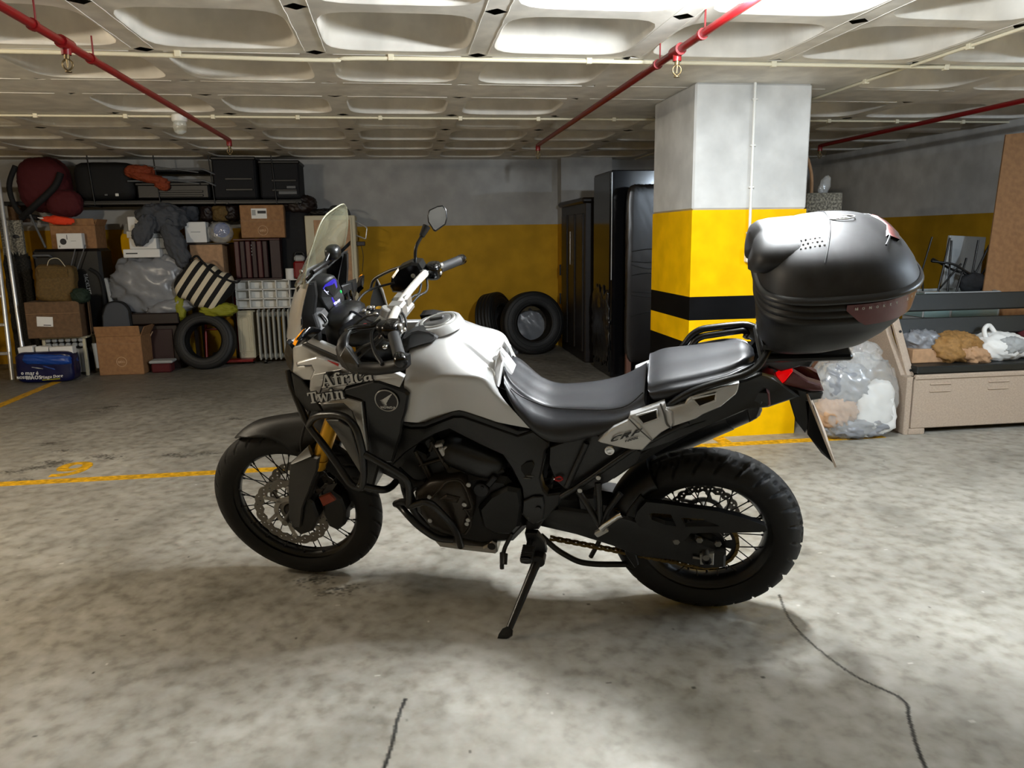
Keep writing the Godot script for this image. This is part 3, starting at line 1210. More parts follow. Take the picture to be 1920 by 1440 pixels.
func front_end() -> void:
	# upside-down fork: gold outer tubes, dark polished inner tubes, guards
	var st: SurfaceTool
	for s in [1.0, -1.0]:
		var z: float = s
		var a := Vector3(0.271,0.784,0.105)
		var mid := Vector3(0.194,0.63,0.105)
		var low := Vector3(0.058,0.354,0.105)
		var dir := (a - mid).normalized()
		var f := bnode("fork_leg", Transform3D())
		var fl := Vector3(1, 1, z)
		st = begin()
		tube(st, [mid * fl, (mid + dir * 0.01) * fl, (mid + dir * 0.28) * fl, (mid + dir * 0.56) * fl], [0.026, 0.0285, 0.0285, 0.0285], 20)
		bp("outer_tube", st, "gold", f)
		st = begin()
		tube(st, [(mid - dir * 0.03) * fl, (mid + dir * 0.012) * fl], [0.031, 0.031], 20)
		bp("dust_seal", st, "gold", f)
		st = begin()
		rod(st, mid * fl, low * fl, 0.0195, 18)
		bp("inner_tube", st, "dark_steel", f)
		st = begin()
		sheet(st, at_depth([Vector3(0.032,0.414,0.13),Vector3(0.05,0.442,0.13),Vector3(0.104,0.48,0.13),Vector3(0.14,0.448,0.13),Vector3(0.147,0.379,0.13),Vector3(0.109,0.31,0.13),Vector3(0.053,0.285,0.13),Vector3(0.022,0.319,0.13)], 0.125), 0.05, 0.008)
		if z < 0:
			st = begin()
			sheet(st, flipped(at_depth([Vector3(0.032,0.414,0.13),Vector3(0.05,0.442,0.13),Vector3(0.104,0.48,0.13),Vector3(0.14,0.448,0.13),Vector3(0.147,0.379,0.13),Vector3(0.109,0.31,0.13),Vector3(0.053,0.285,0.13),Vector3(0.022,0.319,0.13)], 0.075)), 0.05, 0.008)
		bp("axle_clamp", st, "satin_black", f)
		if z > 0:
			st = begin()
			sheet(st, [Vector3(0.085,0.621,0.128),Vector3(0.168,0.691,0.122),Vector3(0.186,0.664,0.138),Vector3(0.219,0.668,0.15),Vector3(0.21,0.646,0.15),Vector3(0.2,0.613,0.15),Vector3(0.151,0.521,0.15),Vector3(0.105,0.437,0.148),Vector3(0.071,0.336,0.14),Vector3(0.041,0.327,0.132),Vector3(0.02,0.359,0.125),Vector3(0.053,0.517,0.125)], 0.02, 0.005)
			bp("fork_guard", st, "plastic", f)
			st = begin()
			sheet(st, [Vector3(0.086,0.621,0.13),Vector3(0.171,0.697,0.126),Vector3(0.188,0.667,0.142),Vector3(0.099,0.623,0.136)], 0.016, 0.002)
			bp("guard_crest", st, "dark_silver", f)
	# brake calipers with hoses, orange side reflector
	for s in [1.0, -1.0]:
		var c := bnode("brake_caliper")
		st = begin()
		var o := [Vector3(0.162,0.464,0.085),Vector3(0.203,0.474,0.085),Vector3(0.236,0.444,0.085),Vector3(0.243,0.387,0.085),Vector3(0.226,0.317,0.085),Vector3(0.189,0.286,0.085),Vector3(0.157,0.304,0.085),Vector3(0.146,0.36,0.085)]
		sheet(st, o if s > 0 else flipped(at_depth(o, 0.035)), 0.055, 0.008)
		bp("caliper_body", st, "satin_black", c)
		st = begin()
		tube(st, curve([Vector3(0.10, 0.42, 0.07 * s), Vector3(0.13, 0.55, 0.08 * s), Vector3(0.12, 0.68, 0.08 * s), Vector3(0.20, 0.86, 0.06 * s)], 8), 0.005, 8)
		bp("brake_hose", st, "rubber", c)
		if s > 0:
			st = begin()
			sheet(st, [Vector3(0.163,0.468,0.118),Vector3(0.209,0.488,0.118),Vector3(0.228,0.458,0.118),Vector3(0.173,0.427,0.118)], 0.012, 0.002)
			bp("side_reflector", st, "reflector_orange", c)
	# mudguard over the tyre
	st = begin()
	var rings := []
	for r in [[Vector3(-0.19,0.656,0), Vector3(-0.139,0.681,0.06)], [Vector3(-0.153,0.686,0), Vector3(-0.085,0.685,0.066)], [Vector3(-0.098,0.717,0), Vector3(-0.021,0.688,0.07)], [Vector3(-0.027,0.738,0), Vector3(0.027,0.665,0.072)], [Vector3(0.053,0.755,0), Vector3(0.076,0.632,0.074)], [Vector3(0.126,0.765,0), Vector3(0.131,0.651,0.074)], [Vector3(0.185,0.762,0), Vector3(0.191,0.7,0.072)], [Vector3(0.236,0.741,0), Vector3(0.244,0.723,0.068)]]:
		var c: Vector3 = r[0]
		var e: Vector3 = r[1]
		var row := []
		for i in 13:
			var t := lerpf(-1.0, 1.0, i / 12.0)
			var h := pow(absf(t), 2.6)
			row.append(Vector3(lerpf(c.x, e.x, h), lerpf(c.y, e.y, h), e.z * t * (1.0 - 0.08 * h)))
		for i in 13:
			var t := lerpf(1.0, -1.0, i / 12.0)
			var h := pow(absf(t), 2.6)
			row.append(Vector3(lerpf(c.x, e.x, h) + 0.001, lerpf(c.y, e.y, h) - 0.004 * (1.0 - h), (e.z - 0.004) * t * (1.0 - 0.08 * h)))
		rings.append(row)
	var fine := []
	for i in rings.size() - 1:
		for k in 3:
			var row := []
			for j in rings[0].size():
				var p0: Vector3 = rings[maxi(i - 1, 0)][j]
				var p3: Vector3 = rings[mini(i + 2, rings.size() - 1)][j]
				row.append((rings[i][j] as Vector3).cubic_interpolate(rings[i + 1][j], p0, p3, k / 3.0))
			fine.append(row)
	fine.append(rings[rings.size() - 1])
	loft(st, fine)
	bp("front_mudguard", st, "plastic")
	# yokes and steering stem
	st = begin()
	for y in [0.0, 0.2]:
		var c := Vector3(0.445, 1.05, 0).lerp(Vector3(0.345, 0.86, 0), y / 0.2)
		slab(st, Vector3(0.09, 0.035, 0.27), Transform3D(Basis(Vector3(0, 0, 1), -0.48), c), 0.012)
	rod(st, Vector3(0.47, 1.07, 0), Vector3(0.37, 0.86, 0), 0.028, 14)
	bp("fork_yokes", st, "frame_black")

func fairing() -> void:
	var st := begin()
	# nose cowl: rows from top to bottom, from the left rim round the nose to the right
	var rows := []
	for r in [[Vector3(0.326,1.333,0.165), Vector3(0.306,1.33,0.16), Vector3(0.263,1.311,0.13)], [Vector3(0.306,1.291,0.17), Vector3(0.284,1.281,0.165), Vector3(0.244,1.275,0.13)], [Vector3(0.284,1.235,0.175), Vector3(0.258,1.223,0.165), Vector3(0.216,1.221,0.125)], [Vector3(0.272,1.191,0.178), Vector3(0.241,1.18,0.165), Vector3(0.194,1.165,0.12)], [Vector3(0.274,1.162,0.18), Vector3(0.232,1.14,0.165), Vector3(0.176,1.114,0.115)]]:
		var e: Vector3 = r[2]
		rows.append([r[0], r[1], e, Vector3(e.x - 0.025, e.y + 0.004, 0.06), Vector3(e.x - 0.038, e.y + 0.006, 0.0)])
	var v := []
	var f := []
	for r in rows:
		for p in r:
			v.append(p)
		for k in 4:
			v.append(Vector3(r[3 - k].x, r[3 - k].y, -r[3 - k].z))
	for i in 4:
		for j in 8:
			f.append([i * 9 + j, i * 9 + j + 1, i * 9 + 10 + j, i * 9 + 9 + j])
	cage(st, v, f, 2)
	var cowl := bp("nose_cowl", st, "silver")
	# lower nose: headlamp housing and lens
	st = begin()
	var lamp := [Vector3(0.172,1.106,0.11),Vector3(0.2,1.084,0.13),Vector3(0.193,1.041,0.14),Vector3(0.182,1.007,0.14),Vector3(0.16,1.023,0.12),Vector3(0.148,1.055,0.1)]
	var ring0 := []
	for p in lamp:
		ring0.append(p)
	for p in lamp:
		ring0.append(Vector3(p.x - 0.045, p.y, 0.045))
	loft(st, [lamp, flipped(lamp)])
	bp("headlamp_housing", st, "satin_black")
	for s in [1.0, -1.0]:
		st = begin()
		lump(st, Vector3(0.175, 1.07, 0.055 * s), Vector3(0.05, 0.075, 0.085), 3.0, 0.0, 1.0, 1, Basis(), 20, 12)
		bp("headlamp_lens", st, "chrome")
	# dark liner behind the nose cowl
	pair("cockpit_liner", [Vector3(0.32,1.329,0.158),Vector3(0.334,1.329,0.15),Vector3(0.328,1.281,0.145),Vector3(0.312,1.221,0.15),Vector3(0.323,1.178,0.16),Vector3(0.323,1.133,0.165),Vector3(0.298,1.147,0.17),Vector3(0.271,1.162,0.172),Vector3(0.277,1.228,0.168),Vector3(0.301,1.288,0.163)], 0.02, 0.004, "plastic")
	st = begin()
	sheet(st, [Vector3(0.25,1.277,-0.125),Vector3(0.311,1.322,-0.135),Vector3(0.308,1.309,-0.14),Vector3(0.275,1.239,-0.15),Vector3(0.247,1.156,-0.155),Vector3(0.237,1.2,-0.12)], 0.006, 0.002)
	bp("inner_cowl", st, "satin_black")
	# screen: a curved transparent sheet, seen from behind its left edge
	st = begin()
	var sr := []
	for i in 15:
		var t := i / 14.0
		var row := []
		for j in 21:
			var a := lerpf(-1.0, 1.0, j / 20.0)
			# rim rounds over at the top corners; the sheet is hollowed forward below, flat at the top
			var corner := pow(absf(a), 4.0)
			var vt := 1.522 - 0.072 * corner
			var vb := 1.285 + 0.03 * a * a
			var y := lerpf(vb, vt, t)
			var z := 0.164 * a * (1.0 - 0.14 * pow(t, 5.0) * absf(a))
			var u := 0.322 + 0.385 * (y - 1.368) - (1.0 - a * a) * 0.085 * (1.0 - t * 0.95)
			row.append(Vector3(u, y, z))
		sr.append(row)
	grid(st, sr)
	var inner := []
	for r in sr:
		var row := []
		for p in r:
			row.append(p + Vector3(0.0035, 0, 0))
		inner.append(row)
	grid(st, inner)
	for pair in [[0, 1], [14, 1]]:
		grid(st, [sr[pair[0]], inner[pair[0]]])
	for j in [0, 20]:
		var e0 := []
		var e1 := []
		for i in 15:
			e0.append(sr[i][j])
			e1.append(inner[i][j])
		grid(st, [e0, e1])
	var scr := bp("windscreen", st, "screen_glass")
	st = begin()
	var edge := []
	for i in range(0, 15):
		edge.append(sr[i][20])
	for j in range(19, -1, -1):
		edge.append(sr[14][j])
	for i in range(13, -1, -1):
		edge.append(sr[i][0])
	tube(st, edge, 0.0024, 6)
	put("screen_rim", st, pane("rim_glass", Color(0.85, 0.84, 0.74), 0.55, 0.1), scr)
	for p in [Vector3(0.305,1.368,0.155), Vector3(0.315,1.338,0.16)]:
		st = begin()
		disc(st, p, Vector3(-0.5, 0.2, 0.8), 0.007, 0.006, 10)
		bp("screw", st, "steel", scr)
	pair("screen_mount", [Vector3(0.262,1.304,0.135),Vector3(0.341,1.368,0.168),Vector3(0.337,1.351,0.17),Vector3(0.263,1.292,0.14)], 0.02, 0.003, "gloss_black")
	# screen stays
	st = begin()
	tube(st, bent([Vector3(0.336,1.363,0.15), Vector3(0.34,1.363,0.08), Vector3(0.303,1.333,-0.12)], 0.02), 0.009, 8)
	tube(st, bent([Vector3(0.329,1.351,0.06), Vector3(0.333,1.364,0.03), Vector3(0.335,1.381,0)], 0.02), 0.006, 8)
	lump(st, Vector3(0.337,1.373,-0.02), Vector3(0.05, 0.05, 0.06), 2.6, 0, 1, 1, Basis(), 16, 10)
	bp("screen_bracket", st, "satin_black")
	# turn signals on short stalks
	for s in [1.0, -1.0]:
		var g := bnode("turn_signal")
		var fl := Vector3(1, 1, s)
		st = begin()
		var a := [Vector3(0.341,1.194,0.19),Vector3(0.349,1.183,0.19),Vector3(0.325,1.162,0.19),Vector3(0.314,1.178,0.19)]
		var m := [Vector3(0.32,1.211,0.24),Vector3(0.34,1.215,0.235),Vector3(0.313,1.163,0.235),Vector3(0.294,1.167,0.24)]
		var e := [Vector3(0.313,1.199,0.285),Vector3(0.316,1.2,0.28),Vector3(0.306,1.171,0.28),Vector3(0.298,1.172,0.285)]
		var rr := []
		for q in [a, m, e]:
			var row := []
			for p in q:
				row.append(p * fl)
			rr.append(row)
		st.set_smooth_group(-1)
		loft(st, rr, true, true, 0)
		bp("signal_body", st, "gloss_black", g)
		st = begin()
		var lens := [Vector3(0.316,1.209,0.25),Vector3(0.313,1.205,0.275),Vector3(0.305,1.196,0.29),Vector3(0.298,1.183,0.295),Vector3(0.302,1.174,0.29),Vector3(0.315,1.195,0.28)]
		var l2 := []
		for p in lens:
			l2.append(p * fl)
		sheet(st, l2, 0.014 * s, 0.002)
		bp("signal_lens", st, "amber", g)
	# left and right fairing sides
	pair("fairing_side", [Vector3(0.204,1.093,0.135),Vector3(0.256,1.119,0.165),Vector3(0.319,1.09,0.175),Vector3(0.379,1.054,0.175),Vector3(0.386,1.042,0.18),Vector3(0.3,1.077,0.172),Vector3(0.216,1.045,0.15),Vector3(0.216,1.033,0.15),Vector3(0.275,1.043,0.165),Vector3(0.282,1.025,0.168),Vector3(0.259,0.989,0.165),Vector3(0.218,0.982,0.15),Vector3(0.184,1.001,0.14)], 0.02, 0.003, "silver")
	pair("fairing_shoulder", [Vector3(0.253,1.123,0.165),Vector3(0.277,1.133,0.17),Vector3(0.377,1.083,0.175),Vector3(0.377,1.062,0.175),Vector3(0.324,1.092,0.178)], 0.015, 0.003, "dark_silver")
	pair("fairing_stripe", [Vector3(0.273,1.13,0.168),Vector3(0.293,1.142,0.16),Vector3(0.377,1.106,0.165),Vector3(0.376,1.084,0.172)], 0.015, 0.003, "white_pearl")
	var side := pair("fairing_panel", [Vector3(0.225,1.044,0.168),Vector3(0.225,1.053,0.166),Vector3(0.308,1.084,0.185),Vector3(0.338,1.081,0.192),Vector3(0.391,1.061,0.2),Vector3(0.439,1.051,0.205),Vector3(0.51,1.05,0.21),Vector3(0.574,1.052,0.212),Vector3(0.611,1.033,0.212),Vector3(0.589,0.994,0.21),Vector3(0.523,1.015,0.208),Vector3(0.495,1.014,0.206),Vector3(0.401,0.989,0.2),Vector3(0.374,0.954,0.195),Vector3(0.384,0.944,0.195),Vector3(0.271,0.914,0.18),Vector3(0.26,0.932,0.176),Vector3(0.252,0.958,0.172),Vector3(0.267,0.997,0.176),Vector3(0.289,1.033,0.18),Vector3(0.282,1.052,0.178)], 0.02, 0.003, "white_pearl")
	side.set_meta("label", "pale pearl panel with model lettering")
	pair("grey_decal", [Vector3(0.267,0.997,0.179),Vector3(0.287,1.019,0.182),Vector3(0.398,1.053,0.203),Vector3(0.575,1.053,0.214),Vector3(0.611,1.033,0.214),Vector3(0.591,0.997,0.212),Vector3(0.524,1.018,0.21),Vector3(0.496,1.016,0.208),Vector3(0.403,0.992,0.202),Vector3(0.376,0.956,0.198),Vector3(0.383,0.947,0.198),Vector3(0.274,0.917,0.183),Vector3(0.262,0.935,0.178),Vector3(0.255,0.96,0.174)], 0.004, 0.0006, "silver", side)
	st = begin()
	sheet(st, [Vector3(0.352,1.08,0.197),Vector3(0.389,1.07,0.202),Vector3(0.388,1.062,0.202)], 0.004, 0.0005)
	bp("red_decal", st, "decal_red", side)
	# lettering across the panel
	var ex := (Vector3(0.533,1.047,0.215) - Vector3(0.334,1.006,0.205)).normalized()
	var ez := ex.cross(Vector3(0.05, 1, 0.1)).normalized()
	var ey := ez.cross(ex).normalized()
	for k in [["Africa", Vector3(0.415,1.026,0.213), 0.062], ["Twin", Vector3(0.323,0.951,0.2), 0.055]]:
		for e in [Vector2(1, 1), Vector2(-1, 1), Vector2(1, -1), Vector2(-1, -1), Vector2(1.6, -1.2)]:
			words("model_lettering_edge", k[0], k[2], 0.003, M.decal_dark, side, Transform3D(Basis(ex, ey, ez), k[1] + (ex * e.x + ey * e.y) * 0.0026), true, true, 0.28)
		words("model_lettering", k[0], k[2], 0.003, M.decal_white, side, Transform3D(Basis(ex, ey, ez), k[1] + ez * 0.002), true, true, 0.28)
	st = begin()
	sheet(st, [Vector3(0.272,0.911,0.186),Vector3(0.339,1.038,0.198),Vector3(0.367,1.043,0.2),Vector3(0.392,1.05,0.204),Vector3(0.394,1.03,0.204),Vector3(0.377,1.043,0.202),Vector3(0.335,1.01,0.198)], 0.003, 0.0004)
	bp("lettering_flash", st, "decal_dark", side)
	# lower wing of the shroud, radiator shroud, black infill
	pair("shroud_edge", [Vector3(0.278,0.909,0.182),Vector3(0.38,0.946,0.197),Vector3(0.447,0.933,0.205),Vector3(0.442,0.843,0.21),Vector3(0.439,0.747,0.212),Vector3(0.431,0.744,0.212),Vector3(0.425,0.802,0.21),Vector3(0.417,0.857,0.208),Vector3(0.409,0.896,0.205),Vector3(0.38,0.923,0.2),Vector3(0.293,0.907,0.188)], 0.02, 0.003, "alloy")
	pair("shroud_wing", [Vector3(0.281,0.901,0.175),Vector3(0.372,0.925,0.19),Vector3(0.404,0.897,0.197),Vector3(0.411,0.852,0.2),Vector3(0.42,0.791,0.203),Vector3(0.403,0.797,0.19),Vector3(0.374,0.842,0.185),Vector3(0.331,0.871,0.18),Vector3(0.289,0.875,0.175)], 0.02, 0.003, "dark_silver")
	pair("radiator_shroud", [Vector3(0.277,0.829,0.155),Vector3(0.33,0.837,0.165),Vector3(0.375,0.815,0.175),Vector3(0.383,0.758,0.18),Vector3(0.393,0.65,0.185),Vector3(0.384,0.631,0.185),Vector3(0.341,0.713,0.17),Vector3(0.306,0.784,0.16)], 0.015, 0.003, "dark_silver")
	pair("lower_cowl", [Vector3(0.186,1.006,0.15),Vector3(0.224,0.988,0.16),Vector3(0.248,0.952,0.165),Vector3(0.265,0.913,0.17),Vector3(0.286,0.872,0.17),Vector3(0.211,0.858,0.15),Vector3(0.178,0.917,0.145)], 0.03, 0.003, "plastic")
	pair("fairing_infill", [Vector3(0.226,1.045,0.15),Vector3(0.269,1.038,0.155),Vector3(0.275,1.019,0.155),Vector3(0.256,0.986,0.155),Vector3(0.238,0.936,0.15),Vector3(0.212,0.953,0.145)], 0.02, 0.002, "gloss_black")
	pair("inner_fairing", [Vector3(0.22,1.077,0.13),Vector3(0.372,1.03,0.15),Vector3(0.564,1.025,0.17),Vector3(0.559,0.865,0.17),Vector3(0.423,0.732,0.17),Vector3(0.329,0.802,0.15),Vector3(0.231,0.851,0.13),Vector3(0.182,0.97,0.12)], 0.10, 0.005, "frame_black")
	# centre cover with the maker's wing roundel
	var cover := pair("centre_cover", [Vector3(0.379,0.959,0.2),Vector3(0.393,0.98,0.202),Vector3(0.503,1.016,0.212),Vector3(0.522,1.017,0.213),Vector3(0.608,0.981,0.213),Vector3(0.617,0.968,0.211),Vector3(0.594,0.897,0.206),Vector3(0.577,0.86,0.203),Vector3(0.565,0.815,0.198),Vector3(0.509,0.685,0.185),Vector3(0.439,0.678,0.18),Vector3(0.431,0.732,0.19),Vector3(0.458,0.934,0.208),Vector3(0.446,0.942,0.206)], 0.03, 0.006, "satin_black")
	for s in [1.0]:
		var c := Vector3(0.54,0.948,0.214)
		st = begin()
		lathe(st, [[0, 0.0405], [0.002, 0.0405], [0.0035, 0.039], [0.0035, 0.037], [0.002, 0.0365]], axis_at(c, Vector3(0, 0, 1)), 40)
		bp("roundel_rim", st, "alloy", cover)
		st = begin()
		disc(st, c, Vector3(0, 0, 1), 0.037, 0.002, 40, 0.0003)
		put("roundel", st, mat("roundel_dark", Color(0.05, 0.012, 0.015), 0.3), cover)
		st = begin()
		for i in 6:
			# five feathers and the leading edge of the wing
			var y := 0.004 - 0.0042 * i
			var x0 := -0.022 + 0.0022 * i
			var x1 := 0.023 - 0.0058 * i
			var lift := 0.024 - 0.0035 * i
			var p := PackedVector2Array([Vector2(x0, y - 0.004), Vector2(x0 + 0.008, y + 0.0035 - 0.004), Vector2(x1, y + lift - 0.001), Vector2(x1 - 0.0015, y + lift - 0.006), Vector2(x0 + 0.012, y - 0.0035)])
			prism(st, p, 0.0022, 0.0034, Transform3D(Basis(), c))
		put("wing_emblem", st, M.decal_white, cover)
		words("maker_lettering", "HONDA", 0.0115, 0.001, M.decal_white, cover, Transform3D(Basis(Vector3(1.25, 0, 0), Vector3(0, 1, 0), Vector3(0, 0, 1)), c + Vector3(0.002, -0.0245, 0.003)), true)

	# crash bars
	for s in [1.0, -1.0]:
		var fl := Vector3(1, 1, s)
		for path in [[Vector3(0.15,0.992,0.1),Vector3(0.161,0.947,0.125),Vector3(0.21,0.812,0.16),Vector3(0.279,0.751,0.2),Vector3(0.326,0.695,0.225),Vector3(0.371,0.627,0.245),Vector3(0.412,0.615,0.25),Vector3(0.429,0.669,0.25),Vector3(0.441,0.775,0.25),Vector3(0.429,0.856,0.24),Vector3(0.396,0.885,0.225),Vector3(0.352,0.887,0.21),Vector3(0.281,0.87,0.19),Vector3(0.242,0.846,0.175),Vector3(0.215,0.808,0.163)], [Vector3(0.444,0.761,0.25),Vector3(0.521,0.703,0.24),Vector3(0.573,0.659,0.235),Vector3(0.577,0.616,0.23),Vector3(0.568,0.56,0.225),Vector3(0.556,0.528,0.22),Vector3(0.585,0.546,0.225),Vector3(0.627,0.567,0.235),Vector3(0.656,0.559,0.24),Vector3(0.687,0.512,0.235),Vector3(0.71,0.459,0.22),Vector3(0.716,0.399,0.2),Vector3(0.712,0.326,0.17)], [Vector3(0.422,0.627,0.25),Vector3(0.456,0.611,0.24),Vector3(0.481,0.594,0.22),Vector3(0.489,0.58,0.18),Vector3(0.481,0.558,0.12)], [Vector3(0.46,0.448,0.1),Vector3(0.503,0.48,0.16),Vector3(0.54,0.478,0.2),Vector3(0.577,0.439,0.21),Vector3(0.627,0.391,0.205),Vector3(0.654,0.377,0.2),Vector3(0.694,0.37,0.19)], [Vector3(0.458,0.445,0.1),Vector3(0.522,0.52,0.18),Vector3(0.56,0.544,0.222)]]:
			var p := []
			for q in path:
				p.append(q * fl)
			st = begin()
			tube(st, bent(p, 0.03, 4), 0.0128, 12)
			bp("crash_bar", st, "satin_black")

func cockpit() -> void:
	var st := begin()
	# instrument tower: a shield-shaped box facing the rider
	var face := [Vector3(0.304,1.273,0.052),Vector3(0.314,1.286,0.048),Vector3(0.327,1.298,0.02),Vector3(0.332,1.297,-0.005),Vector3(0.324,1.263,-0.045),Vector3(0.325,1.234,-0.055),Vector3(0.331,1.203,-0.055),Vector3(0.334,1.154,-0.035),Vector3(0.327,1.136,-0.02),Vector3(0.319,1.134,0),Vector3(0.313,1.165,0.025),Vector3(0.3,1.211,0.045),Vector3(0.296,1.244,0.055)]
	var g := bnode("instrument_panel")
	var back := []
	var mid := []
	var c := Vector3.ZERO
	for p in face:
		c += p / face.size()
	for p in face:
		mid.append(Vector3(p.x - 0.012, p.y, p.z) * 1.0 + (p - c) * 0.06)
		back.append(Vector3(p.x - 0.045, p.y + 0.01, p.z))
	var lip := []
	for p in face:
		lip.append(p.lerp(c, 0.10) + Vector3(0.002, 0, 0))
	loft(st, [back, mid, face, lip])
	bp("case", st, "plastic", g)
	var norm := Vector3(1, 0.12, 0).normalized()
	for q in [[Vector3(0.306,1.271,0.047),Vector3(0.317,1.282,0.043),Vector3(0.335,1.291,0.01),Vector3(0.329,1.277,-0.012),Vector3(0.321,1.248,-0.028),Vector3(0.317,1.24,-0.02),Vector3(0.308,1.238,0.02)], [Vector3(0.313,1.225,0.013),Vector3(0.318,1.222,-0.022),Vector3(0.323,1.183,-0.022),Vector3(0.326,1.161,-0.018),Vector3(0.321,1.153,-0.003),Vector3(0.32,1.164,0.004)]]:
		st = begin()
		var m := Vector3.ZERO
		for p in q:
			m += p / q.size()
		var lo := []
		var hi := []
		for p in q:
			lo.append(p)
			hi.append(p + norm * 0.005)
		loft(st, [lo, hi])
		bp("display", st, "lcd", g)
	# digits on the display
	var rx := (Vector3(0.324,1.264,-0.018) - Vector3(0.309,1.259,0.035)).normalized()
	var ry := (Vector3(0.325,1.287,0.024) - Vector3(0.317,1.239,0.008)).normalized()
	var rz := rx.cross(ry).normalized()
	ry = rz.cross(rx)
	words("speed_digit", "0", 0.034, 0.002, M.lcd_digit, g, Transform3D(Basis(rx, ry, rz), Vector3(0.317,1.259,0.004) + norm * 0.007), true)
	st = begin()
	for k in 5:
		var p := Vector3(0.309,1.254,0.032).lerp(Vector3(0.31,1.238,0.016), 0.0) + rx * (0.006 * k) - ry * 0.006
		rod(st, p + norm * 0.006, p + norm * 0.006 + ry * 0.006, 0.0012, 5)
	rod(st, Vector3(0.305,1.263,0.042) + norm * 0.006, Vector3(0.307,1.239,0.022) + norm * 0.006, 0.0012, 5)
	bp("scale_bars", st, "lcd_digit", g)
	words("clock_digits", "12:41", 0.014, 0.002, M.lcd_digit, g, Transform3D(Basis(rx, ry, rz), Vector3(0.318,1.201,-0.005) + norm * 0.007), true)
	words("trip_digits", "86", 0.02, 0.002, M.lcd_digit, g, Transform3D(Basis(rx, ry, rz), Vector3(0.318,1.183,-0.006) + norm * 0.007), true)
	st = begin()
	lump(st, Vector3(0.323,1.224,-0.045) + norm * 0.004, Vector3(0.007, 0.012, 0.008), 2, 0, 1, 1, Basis(), 10, 8)
	bp("indicator_lamp", st, "green_led", g)
	st = begin()
	sheet(st, [Vector3(0.305,1.225,-0.1),Vector3(0.326,1.22,-0.15),Vector3(0.325,1.182,-0.15),Vector3(0.319,1.158,-0.14),Vector3(0.305,1.153,-0.1)], 0.04, 0.004)
	var pod := bp("switch_pod", st, "plastic")
	for q in [[Vector3(0.307,1.187,-0.112),Vector3(0.317,1.196,-0.125),Vector3(0.317,1.172,-0.125),Vector3(0.309,1.165,-0.112)], [Vector3(0.321,1.194,-0.13),Vector3(0.329,1.202,-0.14),Vector3(0.326,1.178,-0.14),Vector3(0.321,1.174,-0.13)]]:
		st = begin()
		sheet(st, at_depth(q, q[0].z + 0.012), 0.01, 0.002)
		bp("rocker_switch", st, "gloss_black", pod)
	# dash pocket on the left, with its lit lip
	st = begin()
	sheet(st, [Vector3(0.284,1.213,0.14),Vector3(0.299,1.221,0.12),Vector3(0.314,1.211,0.1),Vector3(0.332,1.179,0.1),Vector3(0.33,1.167,0.13),Vector3(0.327,1.165,0.16),Vector3(0.297,1.186,0.165),Vector3(0.274,1.185,0.172),Vector3(0.278,1.213,0.16)], 0.03, 0.005)
	var pocket := bp("dash_pocket", st, "plastic")
	st = begin()
	tube(st, bent([Vector3(0.29,1.186,0.125), Vector3(0.318,1.21,0.11), Vector3(0.337,1.181,0.11), Vector3(0.33,1.171,0.13), Vector3(0.316,1.178,0.12), Vector3(0.294,1.186,0.125)], 0.01), 0.004, 8)
	bp("pocket_rim", st, "grey_lit", pocket) if M.has("grey_lit") else bp("pocket_rim", st, "dark_silver", pocket)
	# handlebar, its clamps and cross-brace
	var bar := [Vector3(0.69,1.215,0.42),Vector3(0.64,1.227,0.315),Vector3(0.609,1.232,0.24),Vector3(0.582,1.221,0.13),Vector3(0.566,1.209,0.05),Vector3(0.549,1.198,-0.02),Vector3(0.556,1.209,-0.11),Vector3(0.574,1.225,-0.185),Vector3(0.579,1.218,-0.27),Vector3(0.642,1.204,-0.41)]
	var hb := bnode("handlebar")
	st = begin()
	tube(st, curve(bar, 5), 0.0135, 14)
	bp("bar", st, "bar_alloy", hb)
	st = begin()
	slab(st, Vector3(0.055, 0.05, 0.06), Transform3D(Basis(), Vector3(0.565,1.204,0.07)), 0.008)
	slab(st, Vector3(0.055, 0.05, 0.06), Transform3D(Basis(), Vector3(0.541,1.186,-0.05)), 0.008)
	slab(st, Vector3(0.09, 0.03, 0.20), Transform3D(Basis(), Vector3(0.531,1.164,0.02)), 0.01)
	bp("bar_clamp", st, "alloy", hb)
	for i in 2:
		var a: Vector3 = [Vector3(0.699,1.212,0.44), Vector3(0.643,1.204,-0.42)][i]
		var e: Vector3 = [Vector3(0.64,1.227,0.315), Vector3(0.603,1.216,-0.3)][i]
		var d := (a - e).normalized()
		var gr := bnode("grip")
		st = begin()
		var prof := []
		for k in 22:
			prof.append([0.13 * k / 21.0, 0.0172 + (0.0008 if k % 2 == 0 else 0.0)])
		lathe(st, [[-0.004, 0.0], [-0.004, 0.021], [0.0, 0.021]] + prof + [[0.132, 0.0185], [0.136, 0.0]], axis_at(e, d), 24)
		bp("grip_sleeve", st, "grip_rubber", gr)
		st = begin()
		lathe(st, [[0.0, 0.018], [0.012, 0.0195], [0.03, 0.019], [0.034, 0.015], [0.034, 0.0]], axis_at(e + d * 0.132, d), 24)
		bp("bar_end", st, "gloss_black", gr)
		# switch cluster
		var sw := bnode("switch_cluster")
		st = begin()
		lump(st, e - d * 0.03, Vector3(0.056, 0.062, 0.075), 3.4, 0.0, 1, 1, Basis(), 20, 12)
		bp("housing", st, "gloss_black", sw)
		st = begin()
		lump(st, e - d * 0.02 + Vector3(0.024, 0.016, 0), Vector3(0.016, 0.02, 0.02), 3, 0, 1, 1, Basis(), 12, 8)
		lump(st, e - d * 0.035 + Vector3(0.026, -0.008, 0), Vector3(0.014, 0.014, 0.018), 3, 0, 1, 1, Basis(), 12, 8)
		bp("button", st, "alloy", sw)
